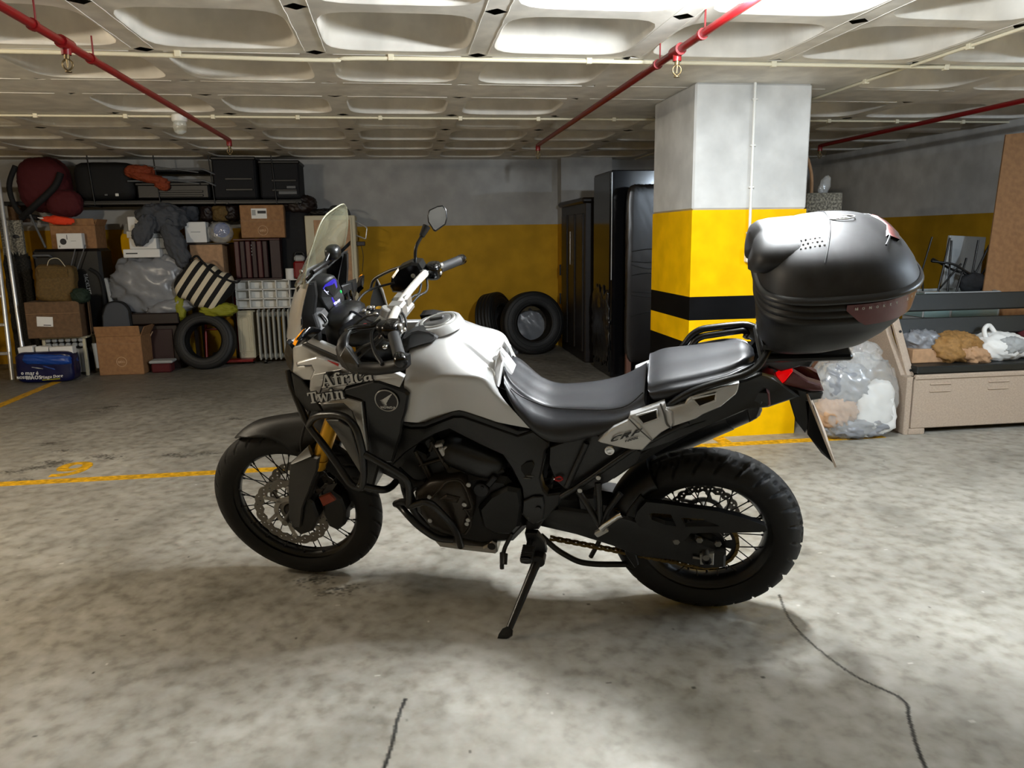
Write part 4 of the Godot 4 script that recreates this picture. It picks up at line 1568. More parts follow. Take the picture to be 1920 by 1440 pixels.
		if i == 1:
			st = begin()
			lump(st, Vector3(0.593,1.232,-0.27), Vector3(0.018, 0.026, 0.026), 3, 0, 1, 1, Basis(), 12, 8)
			bp("kill_switch", st, "red_part", sw)
		# clutch or brake lever
		st = begin()
		var lv := [e - d * 0.05 + Vector3(-0.03, 0.0, 0), e - d * 0.02 + Vector3(-0.065, -0.005, 0), e + d * 0.06 + Vector3(-0.07, -0.02, 0), e + d * 0.13 + Vector3(-0.055, -0.025, 0)]
		tube(st, curve(lv, 6), 0.0065, 8)
		lump(st, e - d * 0.05 + Vector3(-0.02, 0, 0), Vector3(0.05, 0.035, 0.06), 3, 0, 1, 1, Basis(), 14, 10)
		bp("clutch_lever" if i == 0 else "brake_lever", st, "dark_steel")
	# left hand guard: a blade curving from the grip end round the lever
	st = begin()
	var outer := [Vector3(0.721,1.191,0.45),Vector3(0.709,1.179,0.45),Vector3(0.668,1.163,0.44),Vector3(0.61,1.146,0.42),Vector3(0.544,1.138,0.4),Vector3(0.517,1.139,0.39),Vector3(0.485,1.146,0.37),Vector3(0.468,1.165,0.355),Vector3(0.463,1.191,0.345),Vector3(0.468,1.214,0.33),Vector3(0.475,1.225,0.31),Vector3(0.482,1.227,0.28)]
	var innr := [Vector3(0.724,1.224,0.45),Vector3(0.708,1.227,0.45),Vector3(0.682,1.203,0.44),Vector3(0.618,1.184,0.425),Vector3(0.552,1.173,0.405),Vector3(0.536,1.183,0.39),Vector3(0.511,1.202,0.365),Vector3(0.498,1.205,0.355),Vector3(0.496,1.216,0.34),Vector3(0.498,1.231,0.325),Vector3(0.495,1.234,0.3),Vector3(0.494,1.228,0.27)]
	var ro := []
	for i in outer.size():
		var o: Vector3 = outer[i]
		var n: Vector3 = innr[i]
		var th := Vector3(0.006, 0.0, -0.016)
		ro.append([o, o.lerp(n, 0.5) + Vector3(-0.006, 0, 0.007), n, n + th, o.lerp(n, 0.5) + th, o + th])
	loft(st, ro)
	bp("hand_guard", st, "plastic")
	st = begin()
	sheet(st, [Vector3(0.487,1.183,0.375),Vector3(0.503,1.21,0.365),Vector3(0.541,1.185,0.398),Vector3(0.557,1.171,0.41),Vector3(0.551,1.142,0.408),Vector3(0.512,1.147,0.392)], 0.008, 0.002)
	bp("guard_vent", st, "satin_black")
	st = begin()
	tube(st, bent([Vector3(0.487,1.229,0.3), Vector3(0.506,1.228,0.27), Vector3(0.553,1.225,0.25), Vector3(0.579,1.237,0.24)], 0.02), 0.011, 8)
	bp("guard_mount", st, "gloss_black")
	# right hand guard, seen from inside
	st = begin()
	sheet(st, [Vector3(0.267,0.974,-0.36),Vector3(0.299,1.079,-0.35),Vector3(0.333,1.16,-0.36),Vector3(0.333,1.144,-0.37),Vector3(0.341,1.042,-0.4),Vector3(0.33,1.014,-0.4),Vector3(0.307,0.963,-0.38)], 0.006, 0.002)
	bp("hand_guard", st, "plastic")
	st = begin()
	tube(st, [Vector3(0.332,1.158,-0.36), Vector3(0.338,1.101,-0.38), Vector3(0.34,1.033,-0.4)], [0.003, 0.007, 0.005], 8)
	bp("guard_edge", st, "alloy")
	st = begin()
	tube(st, curve([Vector3(0.309,1.116,-0.34), Vector3(0.327,1.157,-0.35), Vector3(0.412,1.202,-0.33), Vector3(0.507,1.238,-0.29)], 8), 0.006, 8)
	bp("guard_strut", st, "satin_black")
	# brake fluid reservoir and mirror on the right bar
	st = begin()
	sheet(st, at_depth([Vector3(0.455,1.219,-0.24),Vector3(0.484,1.252,-0.24),Vector3(0.535,1.273,-0.24),Vector3(0.563,1.269,-0.24),Vector3(0.574,1.245,-0.24),Vector3(0.564,1.205,-0.24),Vector3(0.548,1.185,-0.24),Vector3(0.483,1.158,-0.24),Vector3(0.45,1.16,-0.24),Vector3(0.443,1.181,-0.24)], -0.20), 0.06, 0.008)
	var res := bp("brake_reservoir", st, "gloss_black")
	st = begin()
	disc(st, Vector3(0.54,1.226,-0.198), Vector3(0, 0, 1), 0.008, 0.004, 14)
	bp("level_window", st, "alloy", res)
	var mr := bnode("mirror")
	st = begin()
	tube(st, bent([Vector3(0.534,1.248,-0.26), Vector3(0.533,1.281,-0.265), Vector3(0.539,1.311,-0.27), Vector3(0.567,1.357,-0.31)], 0.02, 4), 0.006, 10)
	tube(st, [Vector3(0.557,1.34,-0.295), Vector3(0.572,1.369,-0.32)], [0.010, 0.015], 12)
	bp("stem", st, "satin_black", mr)
	var glass := [Vector3(0.572,1.399,-0.352),Vector3(0.578,1.415,-0.358),Vector3(0.605,1.425,-0.368),Vector3(0.624,1.426,-0.373),Vector3(0.634,1.412,-0.371),Vector3(0.636,1.384,-0.362),Vector3(0.63,1.366,-0.355),Vector3(0.597,1.347,-0.34),Vector3(0.59,1.351,-0.34),Vector3(0.574,1.378,-0.345)]
	var gc := Vector3.ZERO
	for p in glass:
		gc += p / glass.size()
	var gx: Vector3 = (glass[5] - glass[0]).normalized()
	var gy: Vector3 = (glass[2] - glass[7]).normalized()
	var gn: Vector3 = gx.cross(gy).normalized()
	if gn.x < 0:
		gn = -gn
	var shell := [[], [], [], [], []]
	for p in glass:
		var f: Vector3 = p - gn * gn.dot(p - gc)
		shell[0].append(gc + (f - gc) * 0.35 - gn * 0.042 - gx * 0.012)
		shell[1].append(gc + (f - gc) * 0.85 - gn * 0.034 - gx * 0.008)
		shell[2].append(gc + (f - gc) * 1.08 - gn * 0.012)
		shell[3].append(gc + (f - gc) * 1.10)
		shell[4].append(gc + (f - gc) * 1.03 + gn * 0.002)
	st = begin()
	loft(st, shell)
	bp("mirror_shell", st, "satin_black", mr)
	st = begin()
	var g0 := []
	var g1 := []
	for p in glass:
		var f: Vector3 = p - gn * gn.dot(p - gc)
		g0.append(f - gn * 0.002)
		g1.append(gc + (f - gc) * 0.97 + gn * 0.0035)
	loft(st, [g0, g1])
	bp("mirror_glass", st, "mirror_glass", mr)
	# control cables
	var k := 0
	for path in [[Vector3(0.392,1.114,0.12), Vector3(0.46,1.198,0.18), Vector3(0.537,1.256,0.24), Vector3(0.577,1.265,0.26)], [Vector3(0.384,1.179,0.04), Vector3(0.417,1.202,0.08), Vector3(0.508,1.216,0.18), Vector3(0.592,1.233,0.26)], [Vector3(0.578,1.211,0.1), Vector3(0.602,1.2,0.14), Vector3(0.603,1.163,0.16), Vector3(0.561,1.116,0.12)], [Vector3(0.583,1.206,0.08), Vector3(0.609,1.195,0.12), Vector3(0.611,1.167,0.14), Vector3(0.568,1.107,0.1)], [Vector3(0.442,1.099,0.2), Vector3(0.493,1.142,0.22), Vector3(0.545,1.175,0.25), Vector3(0.598,1.228,0.28)], [Vector3(0.453,1.084,0.2), Vector3(0.509,1.134,0.22), Vector3(0.549,1.162,0.24), Vector3(0.607,1.221,0.28)], [Vector3(0.386,1.139,0), Vector3(0.36,1.165,-0.08), Vector3(0.377,1.184,-0.16), Vector3(0.466,1.2,-0.2)], [Vector3(0.558,1.188,-0.22), Vector3(0.565,1.174,-0.16), Vector3(0.555,1.178,-0.1), Vector3(0.516,1.131,-0.02)], [Vector3(0.574,1.205,-0.24), Vector3(0.589,1.177,-0.18), Vector3(0.574,1.178,-0.1), Vector3(0.529,1.12,0)]]:
		st = begin()
		tube(st, curve(path, 8), 0.0042, 8)
		bp("control_cable", st, "grip_rubber" if k > 1 else "dark_steel")
		k += 1
	# ignition barrel, fork tops, bolts between the bars
	st = begin()
	disc(st, Vector3(0.534,1.197,0.1), Vector3(0.4, 0.9, 0), 0.02, 0.03, 16)
	disc(st, Vector3(0.464,1.086,0.12), Vector3(0.4, 0.9, 0), 0.026, 0.02, 18)
	bp("fork_cap", st, "alloy")
	st = begin()
	lump(st, Vector3(0.438,1.133,0.05), Vector3(0.16, 0.09, 0.2), 3, 0.05, 0.5, 3, Basis(), 20, 12)
	lump(st, Vector3(0.49,1.088,0.06), Vector3(0.17, 0.10, 0.18), 3, 0.05, 0.5, 4, Basis(), 20, 12)
	lump(st, Vector3(0.36,1.124,0.02), Vector3(0.12, 0.16, 0.2), 3, 0.05, 0.5, 5, Basis(), 20, 12)
	bp("wiring_cover", st, "frame_black")
	for p in [Vector3(0.441,1.193,0.05), Vector3(0.45,1.192,0.02), Vector3(0.453,1.184,0), Vector3(0.539,1.154,0.17), Vector3(0.542,1.115,0.16), Vector3(0.629,1.193,0.2), Vector3(0.477,1.205,0.1), Vector3(0.545,1.243,0.2)]:
		st = begin()
		lump(st, p, Vector3(0.02, 0.016, 0.02), 2.5, 0, 1, 1, Basis(), 10, 8)
		bp("bolt", st, "chrome")
	st = begin()
	lump(st, Vector3(0.467,1.166,0.12), Vector3(0.02, 0.02, 0.03), 3, 0, 1, 1, Basis(), 10, 8)
	bp("red_connector", st, "red_part")

func tank_and_seat() -> void:
	var st := begin()
	# tank skin, columns from the nose backwards, each from the lower edge up over the shoulder to the spine
	var cols := [
		[Vector3(0.569,0.849,0.178),Vector3(0.601,0.937,0.188),Vector3(0.599,0.993,0.196),Vector3(0.603,1.008,0.196),Vector3(0.614,1.064,0.176),Vector3(0.616,1.098,0.14),Vector3(0.608,1.116,0.06),Vector3(0.6,1.117,0)],
		[Vector3(0.611,0.851,0.186),Vector3(0.639,0.927,0.196),Vector3(0.659,0.988,0.206),Vector3(0.663,1.007,0.206),Vector3(0.648,1.062,0.178),Vector3(0.655,1.105,0.135),Vector3(0.648,1.125,0.06),Vector3(0.637,1.125,0)],
		[Vector3(0.638,0.835,0.16),Vector3(0.671,0.918,0.168),Vector3(0.711,1.011,0.196),Vector3(0.716,1.034,0.199),Vector3(0.707,1.079,0.165),Vector3(0.697,1.111,0.105),Vector3(0.684,1.13,0.05),Vector3(0.682,1.139,0)],
		[Vector3(0.744,0.881,0.162),Vector3(0.767,0.948,0.18),Vector3(0.788,1.014,0.194),Vector3(0.79,1.034,0.192),Vector3(0.769,1.068,0.14),Vector3(0.746,1.11,0.075),Vector3(0.749,1.123,0.058),Vector3(0.75,1.126,0)],
		[Vector3(0.775,0.88,0.158),Vector3(0.814,0.944,0.17),Vector3(0.85,1.006,0.18),Vector3(0.855,1.027,0.176),Vector3(0.827,1.038,0.115),Vector3(0.803,1.056,0.066),Vector3(0.809,1.069,0.056),Vector3(0.811,1.069,0)],
		[Vector3(0.864,0.843,0.148),Vector3(0.873,0.898,0.155),Vector3(0.87,0.981,0.168),Vector3(0.876,1.001,0.164),Vector3(0.864,0.991,0.1),Vector3(0.855,0.997,0.062),Vector3(0.861,1.01,0.052),Vector3(0.863,1.01,0)],
		[Vector3(0.992,0.814,0.136),Vector3(0.95,0.87,0.14),Vector3(0.915,0.919,0.14),Vector3(0.897,0.947,0.135),Vector3(0.881,0.973,0.1),Vector3(0.874,0.995,0.066),Vector3(0.877,1.017,0.05),Vector3(0.878,1.018,0)]]
	var v := []
	var f := []
	# tighten the creases: extra rows close to each
	for i in 7:
		var c: Array = cols[i]
		cols[i] = [c[0], c[1], (c[1] as Vector3).lerp(c[2], 0.8), c[2], c[3], (c[3] as Vector3).lerp(c[4], 0.2), c[4], (c[4] as Vector3).lerp(c[5], 0.8), c[5], c[6], (c[6] as Vector3).lerp(c[7], 0.25), c[7]]
		v += cols[i]
	for i in 6:
		for j in 11:
			f.append([i * 12 + j, i * 12 + j + 1, i * 12 + j + 13, i * 12 + j + 12])
	# the other half, sharing the spine
	var base := v.size()
	for i in 7:
		for j in 11:
			var p: Vector3 = v[i * 12 + j]
			v.append(Vector3(p.x, p.y, -p.z))
	var idx := func(i: int, j: int) -> int:
		return i * 12 + 11 if j == 11 else base + i * 11 + j
	for i in 6:
		for j in 11:
			f.append([idx.call(i, j), idx.call(i + 1, j), idx.call(i + 1, j + 1), idx.call(i, j + 1)])
	cage(st, v, f, 2)
	var tank := bp("fuel_tank", st, "silver")
	pair("tank_trim", [Vector3(0.865,0.849,0.151),Vector3(0.781,0.885,0.163),Vector3(0.764,0.89,0.165),Vector3(0.745,0.887,0.165),Vector3(0.644,0.845,0.176),Vector3(0.595,0.842,0.182),Vector3(0.57,0.851,0.181),Vector3(0.567,0.835,0.178),Vector3(0.594,0.827,0.178),Vector3(0.642,0.828,0.172),Vector3(0.741,0.866,0.16),Vector3(0.773,0.865,0.157),Vector3(0.949,0.79,0.143),Vector3(0.995,0.807,0.137),Vector3(0.953,0.805,0.143)], 0.03, 0.002, "plastic", tank)
	# filler cap, its ring and raised surround
	var cc := Vector3(0.677,1.135,0.004)
	var up := Vector3(-0.16, 0.98, 0)
	st = begin()
	lathe(st, [[-0.02, 0.088], [0.004, 0.078], [0.007, 0.074], [0.007, 0.066]], axis_at(cc, up), 40)
	bp("cap_surround", st, "silver", tank)
	st = begin()
	lathe(st, [[0.0, 0.064], [0.009, 0.062], [0.011, 0.056], [0.009, 0.05], [0.006, 0.049]], axis_at(cc, up), 40)
	bp("cap_ring", st, "alloy", tank)
	st = begin()
	lathe(st, [[0.006, 0.049], [0.010, 0.047], [0.013, 0.03], [0.013, 0.0]], axis_at(cc, up), 32)
	slab(st, Vector3(0.05, 0.012, 0.018), Transform3D(Basis(Vector3(0, 0, 1), 0.16), cc + up * 0.015), 0.003)
	bp("filler_cap", st, "dark_silver", tank)
	# black trims beside the steering head, pad before the seat
	pair("tank_cover", [Vector3(0.59,1.128,0.12),Vector3(0.612,1.138,0.1),Vector3(0.635,1.142,0.095),Vector3(0.672,1.136,0.095),Vector3(0.69,1.13,0.105),Vector3(0.702,1.122,0.112),Vector3(0.685,1.114,0.125),Vector3(0.623,1.103,0.15),Vector3(0.608,1.093,0.162),Vector3(0.6,1.065,0.172),Vector3(0.586,1.074,0.16)], 0.05, 0.005, "plastic")
	pair("seat_buffer", [Vector3(0.871,0.993,0.07),Vector3(0.879,1.034,0.066),Vector3(0.892,1.057,0.052),Vector3(0.909,1.029,0.05),Vector3(0.902,1.018,0.072),Vector3(0.9,0.996,0.098),Vector3(0.896,0.959,0.128),Vector3(0.885,0.963,0.118)], 0.03, 0.004, "white_pearl")
	st = begin()
	slab(st, Vector3(0.03, 0.09, 0.08), Transform3D(Basis(Vector3(0, 0, 1), 0.55), Vector3(0.88,1.018,0) + Vector3(0.012, -0.03, 0)), 0.008)
	bp("tank_pad", st, "white_pearl")
	# rider's seat: sections from the tank back; each gives the crown, the shoulder and the skirt
	st = begin()
	var secs := [[Vector3(0.899,0.999,0), Vector3(0.902,0.988,0.05), Vector3(0.92,0.925,0.118)], [Vector3(0.903,0.962,-0.076), Vector3(0.925,0.962,0.076), Vector3(0.941,0.891,0.138)], [Vector3(0.943,0.929,-0.082), Vector3(0.96,0.927,0.084), Vector3(0.988,0.828,0.148)], [Vector3(0.99,0.892,-0.083), Vector3(1.004,0.892,0.083), Vector3(1.046,0.78,0.15)], [Vector3(1.045,0.869,-0.085), Vector3(1.069,0.869,0.085), Vector3(1.113,0.775,0.15)], [Vector3(1.156,0.873,-0.096), Vector3(1.176,0.873,0.096), Vector3(1.18,0.794,0.15)], [Vector3(1.257,0.888,-0.112), Vector3(1.264,0.886,0.113), Vector3(1.25,0.82,0.155)], [Vector3(1.321,0.912,-0.12), Vector3(1.319,0.909,0.121), Vector3(1.318,0.868,0.16)], [Vector3(1.362,0.936,-0.118), Vector3(1.362,0.94,0.118), Vector3(1.377,0.896,0.158)]]
	loft(st, seat_rows(secs, 0.35))
	bp("rider_seat", st, "seat_vinyl")
	st = begin()
	var seam := []
	for q in [Vector3(0.931,0.945,0.104),Vector3(0.963,0.923,0.112),Vector3(1.011,0.905,0.121),Vector3(1.071,0.891,0.128),Vector3(1.181,0.892,0.136),Vector3(1.258,0.899,0.142),Vector3(1.314,0.92,0.147),Vector3(1.36,0.967,0.148)]:
		seam.append(q)
	tube(st, curve(seam, 6), 0.0022, 6)
	bp("seat_seam", st, "frame_black")
	st = begin()
	secs = [[Vector3(1.369,0.977,-0.105), Vector3(1.373,0.977,0.112), Vector3(1.379,0.946,0.132)], [Vector3(1.381,0.982,-0.116), Vector3(1.383,0.978,0.118), Vector3(1.393,0.937,0.142)], [Vector3(1.427,0.993,-0.12), Vector3(1.424,0.994,0.12), Vector3(1.435,0.945,0.148)], [Vector3(1.514,1.01,-0.112), Vector3(1.51,1.01,0.112), Vector3(1.52,0.985,0.148)], [Vector3(1.598,1.028,-0.1), Vector3(1.592,1.028,0.1), Vector3(1.604,1.014,0.14)], [Vector3(1.639,1.037,-0.09), Vector3(1.627,1.038,0.09), Vector3(1.635,1.021,0.128)], [Vector3(1.667,1.041,-0.078), Vector3(1.652,1.045,0.077), Vector3(1.661,1.026,0.112)], [Vector3(1.687,1.036,-0.06), Vector3(1.676,1.043,0.06), Vector3(1.68,1.032,0.09)], [Vector3(1.699,1.027,-0.035), Vector3(1.693,1.035,0.035), Vector3(1.695,1.024,0.05)]]
	loft(st, seat_rows(secs, 0.4))
	bp("passenger_seat", st, "seat_vinyl")

func seat_rows(secs: Array, round_: float) -> Array:
	var rough := []
	for s in secs:
		var top: float = s[0].y
		var w1: float = s[1].z
		var x: float = (s[0].x + s[1].x) / 2
		var row := []
		var sh: Vector3 = s[1]
		var lo: Vector3 = s[2]
		var half := []
		half.append(Vector3(lo.x, lo.y - 0.004, 0.0))
		half.append(Vector3(lo.x, lo.y - 0.004, lo.z * 0.8))
		half.append(Vector3(lo.x, lo.y, lo.z))
		half.append(lo.lerp(Vector3(sh.x, sh.y, lerpf(w1, lo.z, 0.5)), 0.55) + Vector3(0, 0, 0.006))
		half.append(Vector3(sh.x, sh.y - 0.014, w1 + 0.012))
		half.append(Vector3(sh.x, sh.y, w1))
		half.append(Vector3(x, sh.y + 0.005, w1 * 0.78))
		half.append(Vector3(x, sh.y + 0.006, w1 * 0.4))
		half.append(Vector3(x, sh.y + 0.004, 0.0))
		for p in half:
			row.append(p)
		for i in range(half.size() - 2, 0, -1):
			row.append(Vector3(half[i].x, half[i].y, -half[i].z))
		rough.append(row)
	var fine := []
	for i in rough.size() - 1:
		for k in 5:
			var row := []
			for j in rough[0].size():
				row.append((rough[i][j] as Vector3).cubic_interpolate(rough[i + 1][j], rough[maxi(i - 1, 0)][j], rough[mini(i + 2, rough.size() - 1)][j], k / 5.0))
			fine.append(row)
	fine.append(rough[rough.size() - 1])
	# refine round each section
	var out := []
	for r in fine:
		var row := []
		var n: int = r.size()
		for j in n:
			for k in 2:
				row.append((r[j] as Vector3).cubic_interpolate(r[(j + 1) % n], r[(j + n - 1) % n], r[(j + 2) % n], k / 2.0))
		out.append(row)
	return out


func engine_and_frame() -> void:
	var st := begin()
	# main frame: the spar under the tank and the pivot plate, with its eye
	sheet(st, [Vector3(0.424,0.776,0.1),Vector3(0.528,0.807,0.13),Vector3(0.582,0.808,0.15),Vector3(0.636,0.815,0.155),Vector3(0.738,0.858,0.15),Vector3(0.771,0.859,0.15),Vector3(0.948,0.786,0.14),Vector3(1.003,0.806,0.138),Vector3(1.054,0.764,0.14),Vector3(1.054,0.75,0.145),Vector3(1.04,0.733,0.148),Vector3(1.032,0.687,0.15),Vector3(1.018,0.627,0.152),Vector3(1.027,0.582,0.155),Vector3(1.041,0.563,0.155),Vector3(1.086,0.569,0.15),Vector3(1.079,0.521,0.15),Vector3(1.049,0.481,0.15),Vector3(1.019,0.444,0.15),Vector3(0.998,0.401,0.145),Vector3(0.95,0.393,0.145),Vector3(0.958,0.444,0.15),Vector3(0.939,0.471,0.15),Vector3(0.951,0.53,0.152),Vector3(0.949,0.584,0.152),Vector3(0.919,0.662,0.15),Vector3(0.893,0.712,0.15),Vector3(0.828,0.743,0.15),Vector3(0.717,0.802,0.145),Vector3(0.668,0.783,0.145),Vector3(0.608,0.744,0.14),Vector3(0.54,0.69,0.13),Vector3(0.465,0.613,0.12),Vector3(0.398,0.618,0.1)], 0.035, 0.006, true)
	var fr := bp("main_frame", st, "frame_black")
	st = begin()
	sheet(st, [Vector3(0.955,0.674,0.153),Vector3(0.973,0.69,0.153),Vector3(0.995,0.695,0.153),Vector3(1.001,0.681,0.152),Vector3(0.986,0.637,0.152),Vector3(0.97,0.625,0.152),Vector3(0.954,0.655,0.152)], 0.004, 0.001, true)
	put("frame_eye", st, M.black_gap, fr)
	st = begin()
	for q in [Vector3(0.974,0.626,0.153),Vector3(0.984,0.635,0.153)]:
		lump(st, q, Vector3(0.03, 0.006, 0.006), 2, 0, 1, 1, Basis(), 10, 8)
	put("eye_rim", st, M.dark_silver, fr)
	st = begin()
	sheet(st, [Vector3(0.955,0.535,0.162),Vector3(0.992,0.556,0.162),Vector3(1.025,0.559,0.162),Vector3(1.028,0.518,0.162),Vector3(1.021,0.46,0.162),Vector3(0.984,0.433,0.16),Vector3(0.962,0.454,0.16),Vector3(0.948,0.485,0.162)], 0.012, 0.003)
	disc(st, Vector3(1.006,0.509,0.162), Vector3(0, 0, 1), 0.01, 0.006, 14)
	bp("pivot_cover", st, "satin_black", fr)
	# subframe: rail from the pivot up to the tail, brace, passenger peg bracket
	st = begin()
	for path in [[Vector3(1.086,0.553,0.15),Vector3(1.185,0.637,0.155),Vector3(1.317,0.756,0.16),Vector3(1.498,0.874,0.16)], [Vector3(1.108,0.6,0.152),Vector3(1.179,0.776,0.15)], [Vector3(1.144,0.587,0.155),Vector3(1.175,0.545,0.17),Vector3(1.202,0.498,0.18),Vector3(1.225,0.459,0.185)], [Vector3(1.213,0.627,0.16),Vector3(1.219,0.562,0.175),Vector3(1.223,0.47,0.185)], [Vector3(1.289,0.589,0.16),Vector3(1.247,0.531,0.175),Vector3(1.225,0.47,0.185)]]:
		st = begin()
		tube(st, path, 0.0105, 8)
		bp("subframe_tube", st, "frame_black")
	st = begin()
	for q in [Vector3(1.154,0.602,0.172),Vector3(1.217,0.657,0.172)]:
		st = begin()
		disc(st, q, Vector3(0, 0, 1), 0.0085, 0.005, 12)
		bp("frame_bolt", st, "alloy")
	st = begin()
	lathe(st, [[0, 0.0], [0, 0.0165], [0.006, 0.0165], [0.008, 0.013], [0.006, 0.010], [0.006, 0]], axis_at(Vector3(1.255,0.765,0.172), Vector3(0, 0, 1)), 20)
	bp("seat_lock", st, "chrome")
	# dark side cover behind the frame
	pair("side_cover", [Vector3(1.05,0.734,0.12),Vector3(1.195,0.805,0.13),Vector3(1.265,0.769,0.14),Vector3(1.361,0.745,0.14),Vector3(1.343,0.693,0.13),Vector3(1.244,0.608,0.13),Vector3(1.171,0.571,0.13),Vector3(1.098,0.571,0.13),Vector3(1.062,0.601,0.12),Vector3(1.043,0.666,0.12)], 0.04, 0.004, "frame_black")
	st = begin()
	tube(st, bent([Vector3(1.064,0.615,0.13), Vector3(1.083,0.628,0.135), Vector3(1.094,0.618,0.135), Vector3(1.079,0.608,0.135), Vector3(1.064,0.614,0.135)], 0.008), 0.0035, 6)
	bp("red_clip", st, "red_part")
	st = begin()
	rod(st, Vector3(1.02, 0.75, 0.02), Vector3(0.98, 0.50, 0.02), 0.045, 18)
	for k in 9:
		var c := Vector3(1.02, 0.75, 0.02).lerp(Vector3(0.98, 0.50, 0.02), k / 8.0)
		disc(st, c, Vector3(0.16, 1, 0), 0.055, 0.010, 18)
	bp("shock_absorber", st, "dark_steel")
	# dark innards between the frame rails: battery box and wiring, so that no daylight shows through
	st = begin()
	sheet(st, [Vector3(0.39,0.757,0.07),Vector3(0.511,0.762,0.07),Vector3(0.713,0.797,0.08),Vector3(0.991,0.766,0.08),Vector3(1.041,0.683,0.08),Vector3(1.024,0.572,0.08),Vector3(0.902,0.564,0.08),Vector3(0.733,0.623,0.08),Vector3(0.584,0.546,0.08),Vector3(0.513,0.47,0.08),Vector3(0.446,0.531,0.07),Vector3(0.37,0.574,0.07)], 0.15, 0.01)
	bp("inner_cover", st, "frame_black")
	# engine: crankcase, cylinder block and head, covers
	var en := bnode("engine")
	st = begin()
	sheet(st, [Vector3(0.548,0.516,0.14),Vector3(0.606,0.577,0.14),Vector3(0.711,0.613,0.15),Vector3(0.808,0.629,0.15),Vector3(0.9,0.613,0.15),Vector3(0.957,0.519,0.14),Vector3(0.957,0.396,0.13),Vector3(0.891,0.31,0.12),Vector3(0.769,0.29,0.12),Vector3(0.669,0.311,0.12),Vector3(0.59,0.335,0.12),Vector3(0.543,0.425,0.13)], 0.28, 0.02)
	bp("crankcase", st, "engine_black", en)
	st = begin()
	sheet(st, [Vector3(0.586,0.646,0.12),Vector3(0.672,0.679,0.12),Vector3(0.701,0.576,0.13),Vector3(0.612,0.554,0.13)], 0.24, 0.012)
	bp("cylinder_block", st, "engine_black", en)
	st = begin()
	sheet(st, [Vector3(0.566,0.693,0.125),Vector3(0.575,0.7,0.125),Vector3(0.602,0.686,0.125),Vector3(0.613,0.677,0.125),Vector3(0.621,0.685,0.125),Vector3(0.623,0.7,0.125),Vector3(0.608,0.73,0.125),Vector3(0.614,0.747,0.125),Vector3(0.631,0.759,0.125),Vector3(0.644,0.753,0.125),Vector3(0.655,0.723,0.125),Vector3(0.669,0.68,0.125),Vector3(0.672,0.667,0.125),Vector3(0.587,0.632,0.125),Vector3(0.583,0.645,0.125)], 0.25, 0.008)
	bp("cylinder_head", st, "engine_black", en)
	st = begin()
	for pr in [[Vector3(0.576,0.7,0.128), Vector3(0.617,0.588,0.132)], [Vector3(0.639,0.742,0.128), Vector3(0.698,0.611,0.132)], [Vector3(0.586,0.642,0.13), Vector3(0.678,0.677,0.13)], [Vector3(0.606,0.646,0.131), Vector3(0.622,0.6,0.132)], [Vector3(0.678,0.663,0.131), Vector3(0.702,0.616,0.132)], [Vector3(0.631,0.704,0.128), Vector3(0.646,0.738,0.128)]]:
		st = begin()
		rod(st, pr[0], pr[1], 0.0068, 8)
		bp("casting_rib", st, "bronze", en)
	st = begin()
	slab(st, Vector3(0.03, 0.014, 0.03), Transform3D(Basis(Vector3(0, 0, 1), 0.3), Vector3(0.67,0.736,0.13)), 0.003)
	slab(st, Vector3(0.02, 0.035, 0.03), Transform3D(Basis(Vector3(0, 0, 1), 0.35), Vector3(0.68,0.71,0.13)), 0.004)
	disc(st, Vector3(0.702,0.707,0.12), Vector3(0, 0, 1), 0.026, 0.02, 16)
	bp("throttle_clamp", st, "alloy", en)
	# bronze alternator cover with its rim and raised rib
	var cv := [Vector3(0.579,0.565,0.19),Vector3(0.633,0.609,0.19),Vector3(0.684,0.623,0.19),Vector3(0.739,0.633,0.19),Vector3(0.761,0.612,0.19),Vector3(0.769,0.577,0.19),Vector3(0.783,0.529,0.19),Vector3(0.777,0.487,0.19),Vector3(0.765,0.447,0.19),Vector3(0.739,0.393,0.188),Vector3(0.704,0.377,0.186),Vector3(0.655,0.385,0.186),Vector3(0.61,0.408,0.186),Vector3(0.585,0.455,0.188),Vector3(0.575,0.512,0.19)]
	st = begin()
	var c := Vector3.ZERO
	for p in cv:
		c += p / cv.size()
	var rr := [[], [], [], [], []]
	for p in cv:
		rr[0].append(Vector3(p.x, p.y, 0.12))
		rr[1].append(p - Vector3(0, 0, 0.018))
		rr[2].append(p.lerp(c, 0.05) - Vector3(0, 0, 0.006))
		rr[3].append(p.lerp(c, 0.30) + Vector3(0, 0, 0.008))
		rr[4].append(p.lerp(c, 0.7) + Vector3(0, 0, 0.012))
	loft(st, rr)
	var alt := bp("alternator_cover", st, "bronze", en)
	st = begin()
	tube(st, curve([Vector3(0.632,0.546,0.2), Vector3(0.668,0.587,0.2), Vector3(0.702,0.625,0.198), Vector3(0.744,0.634,0.198), Vector3(0.764,0.605,0.198), Vector3(0.774,0.559,0.196), Vector3(0.778,0.521,0.196), Vector3(0.747,0.513,0.2)], 6), 0.004, 6)
	sheet(st, [Vector3(0.661,0.55,0.208),Vector3(0.696,0.578,0.21),Vector3(0.743,0.566,0.208),Vector3(0.731,0.543,0.208),Vector3(0.693,0.551,0.21)], 0.02, 0.006)
	tube(st, curve([Vector3(0.752,0.52,0.2), Vector3(0.767,0.485,0.198), Vector3(0.766,0.444,0.196), Vector3(0.742,0.403,0.194)], 6), 0.004, 6)
	bp("cover_rib", st, "bronze", en)
	st = begin()
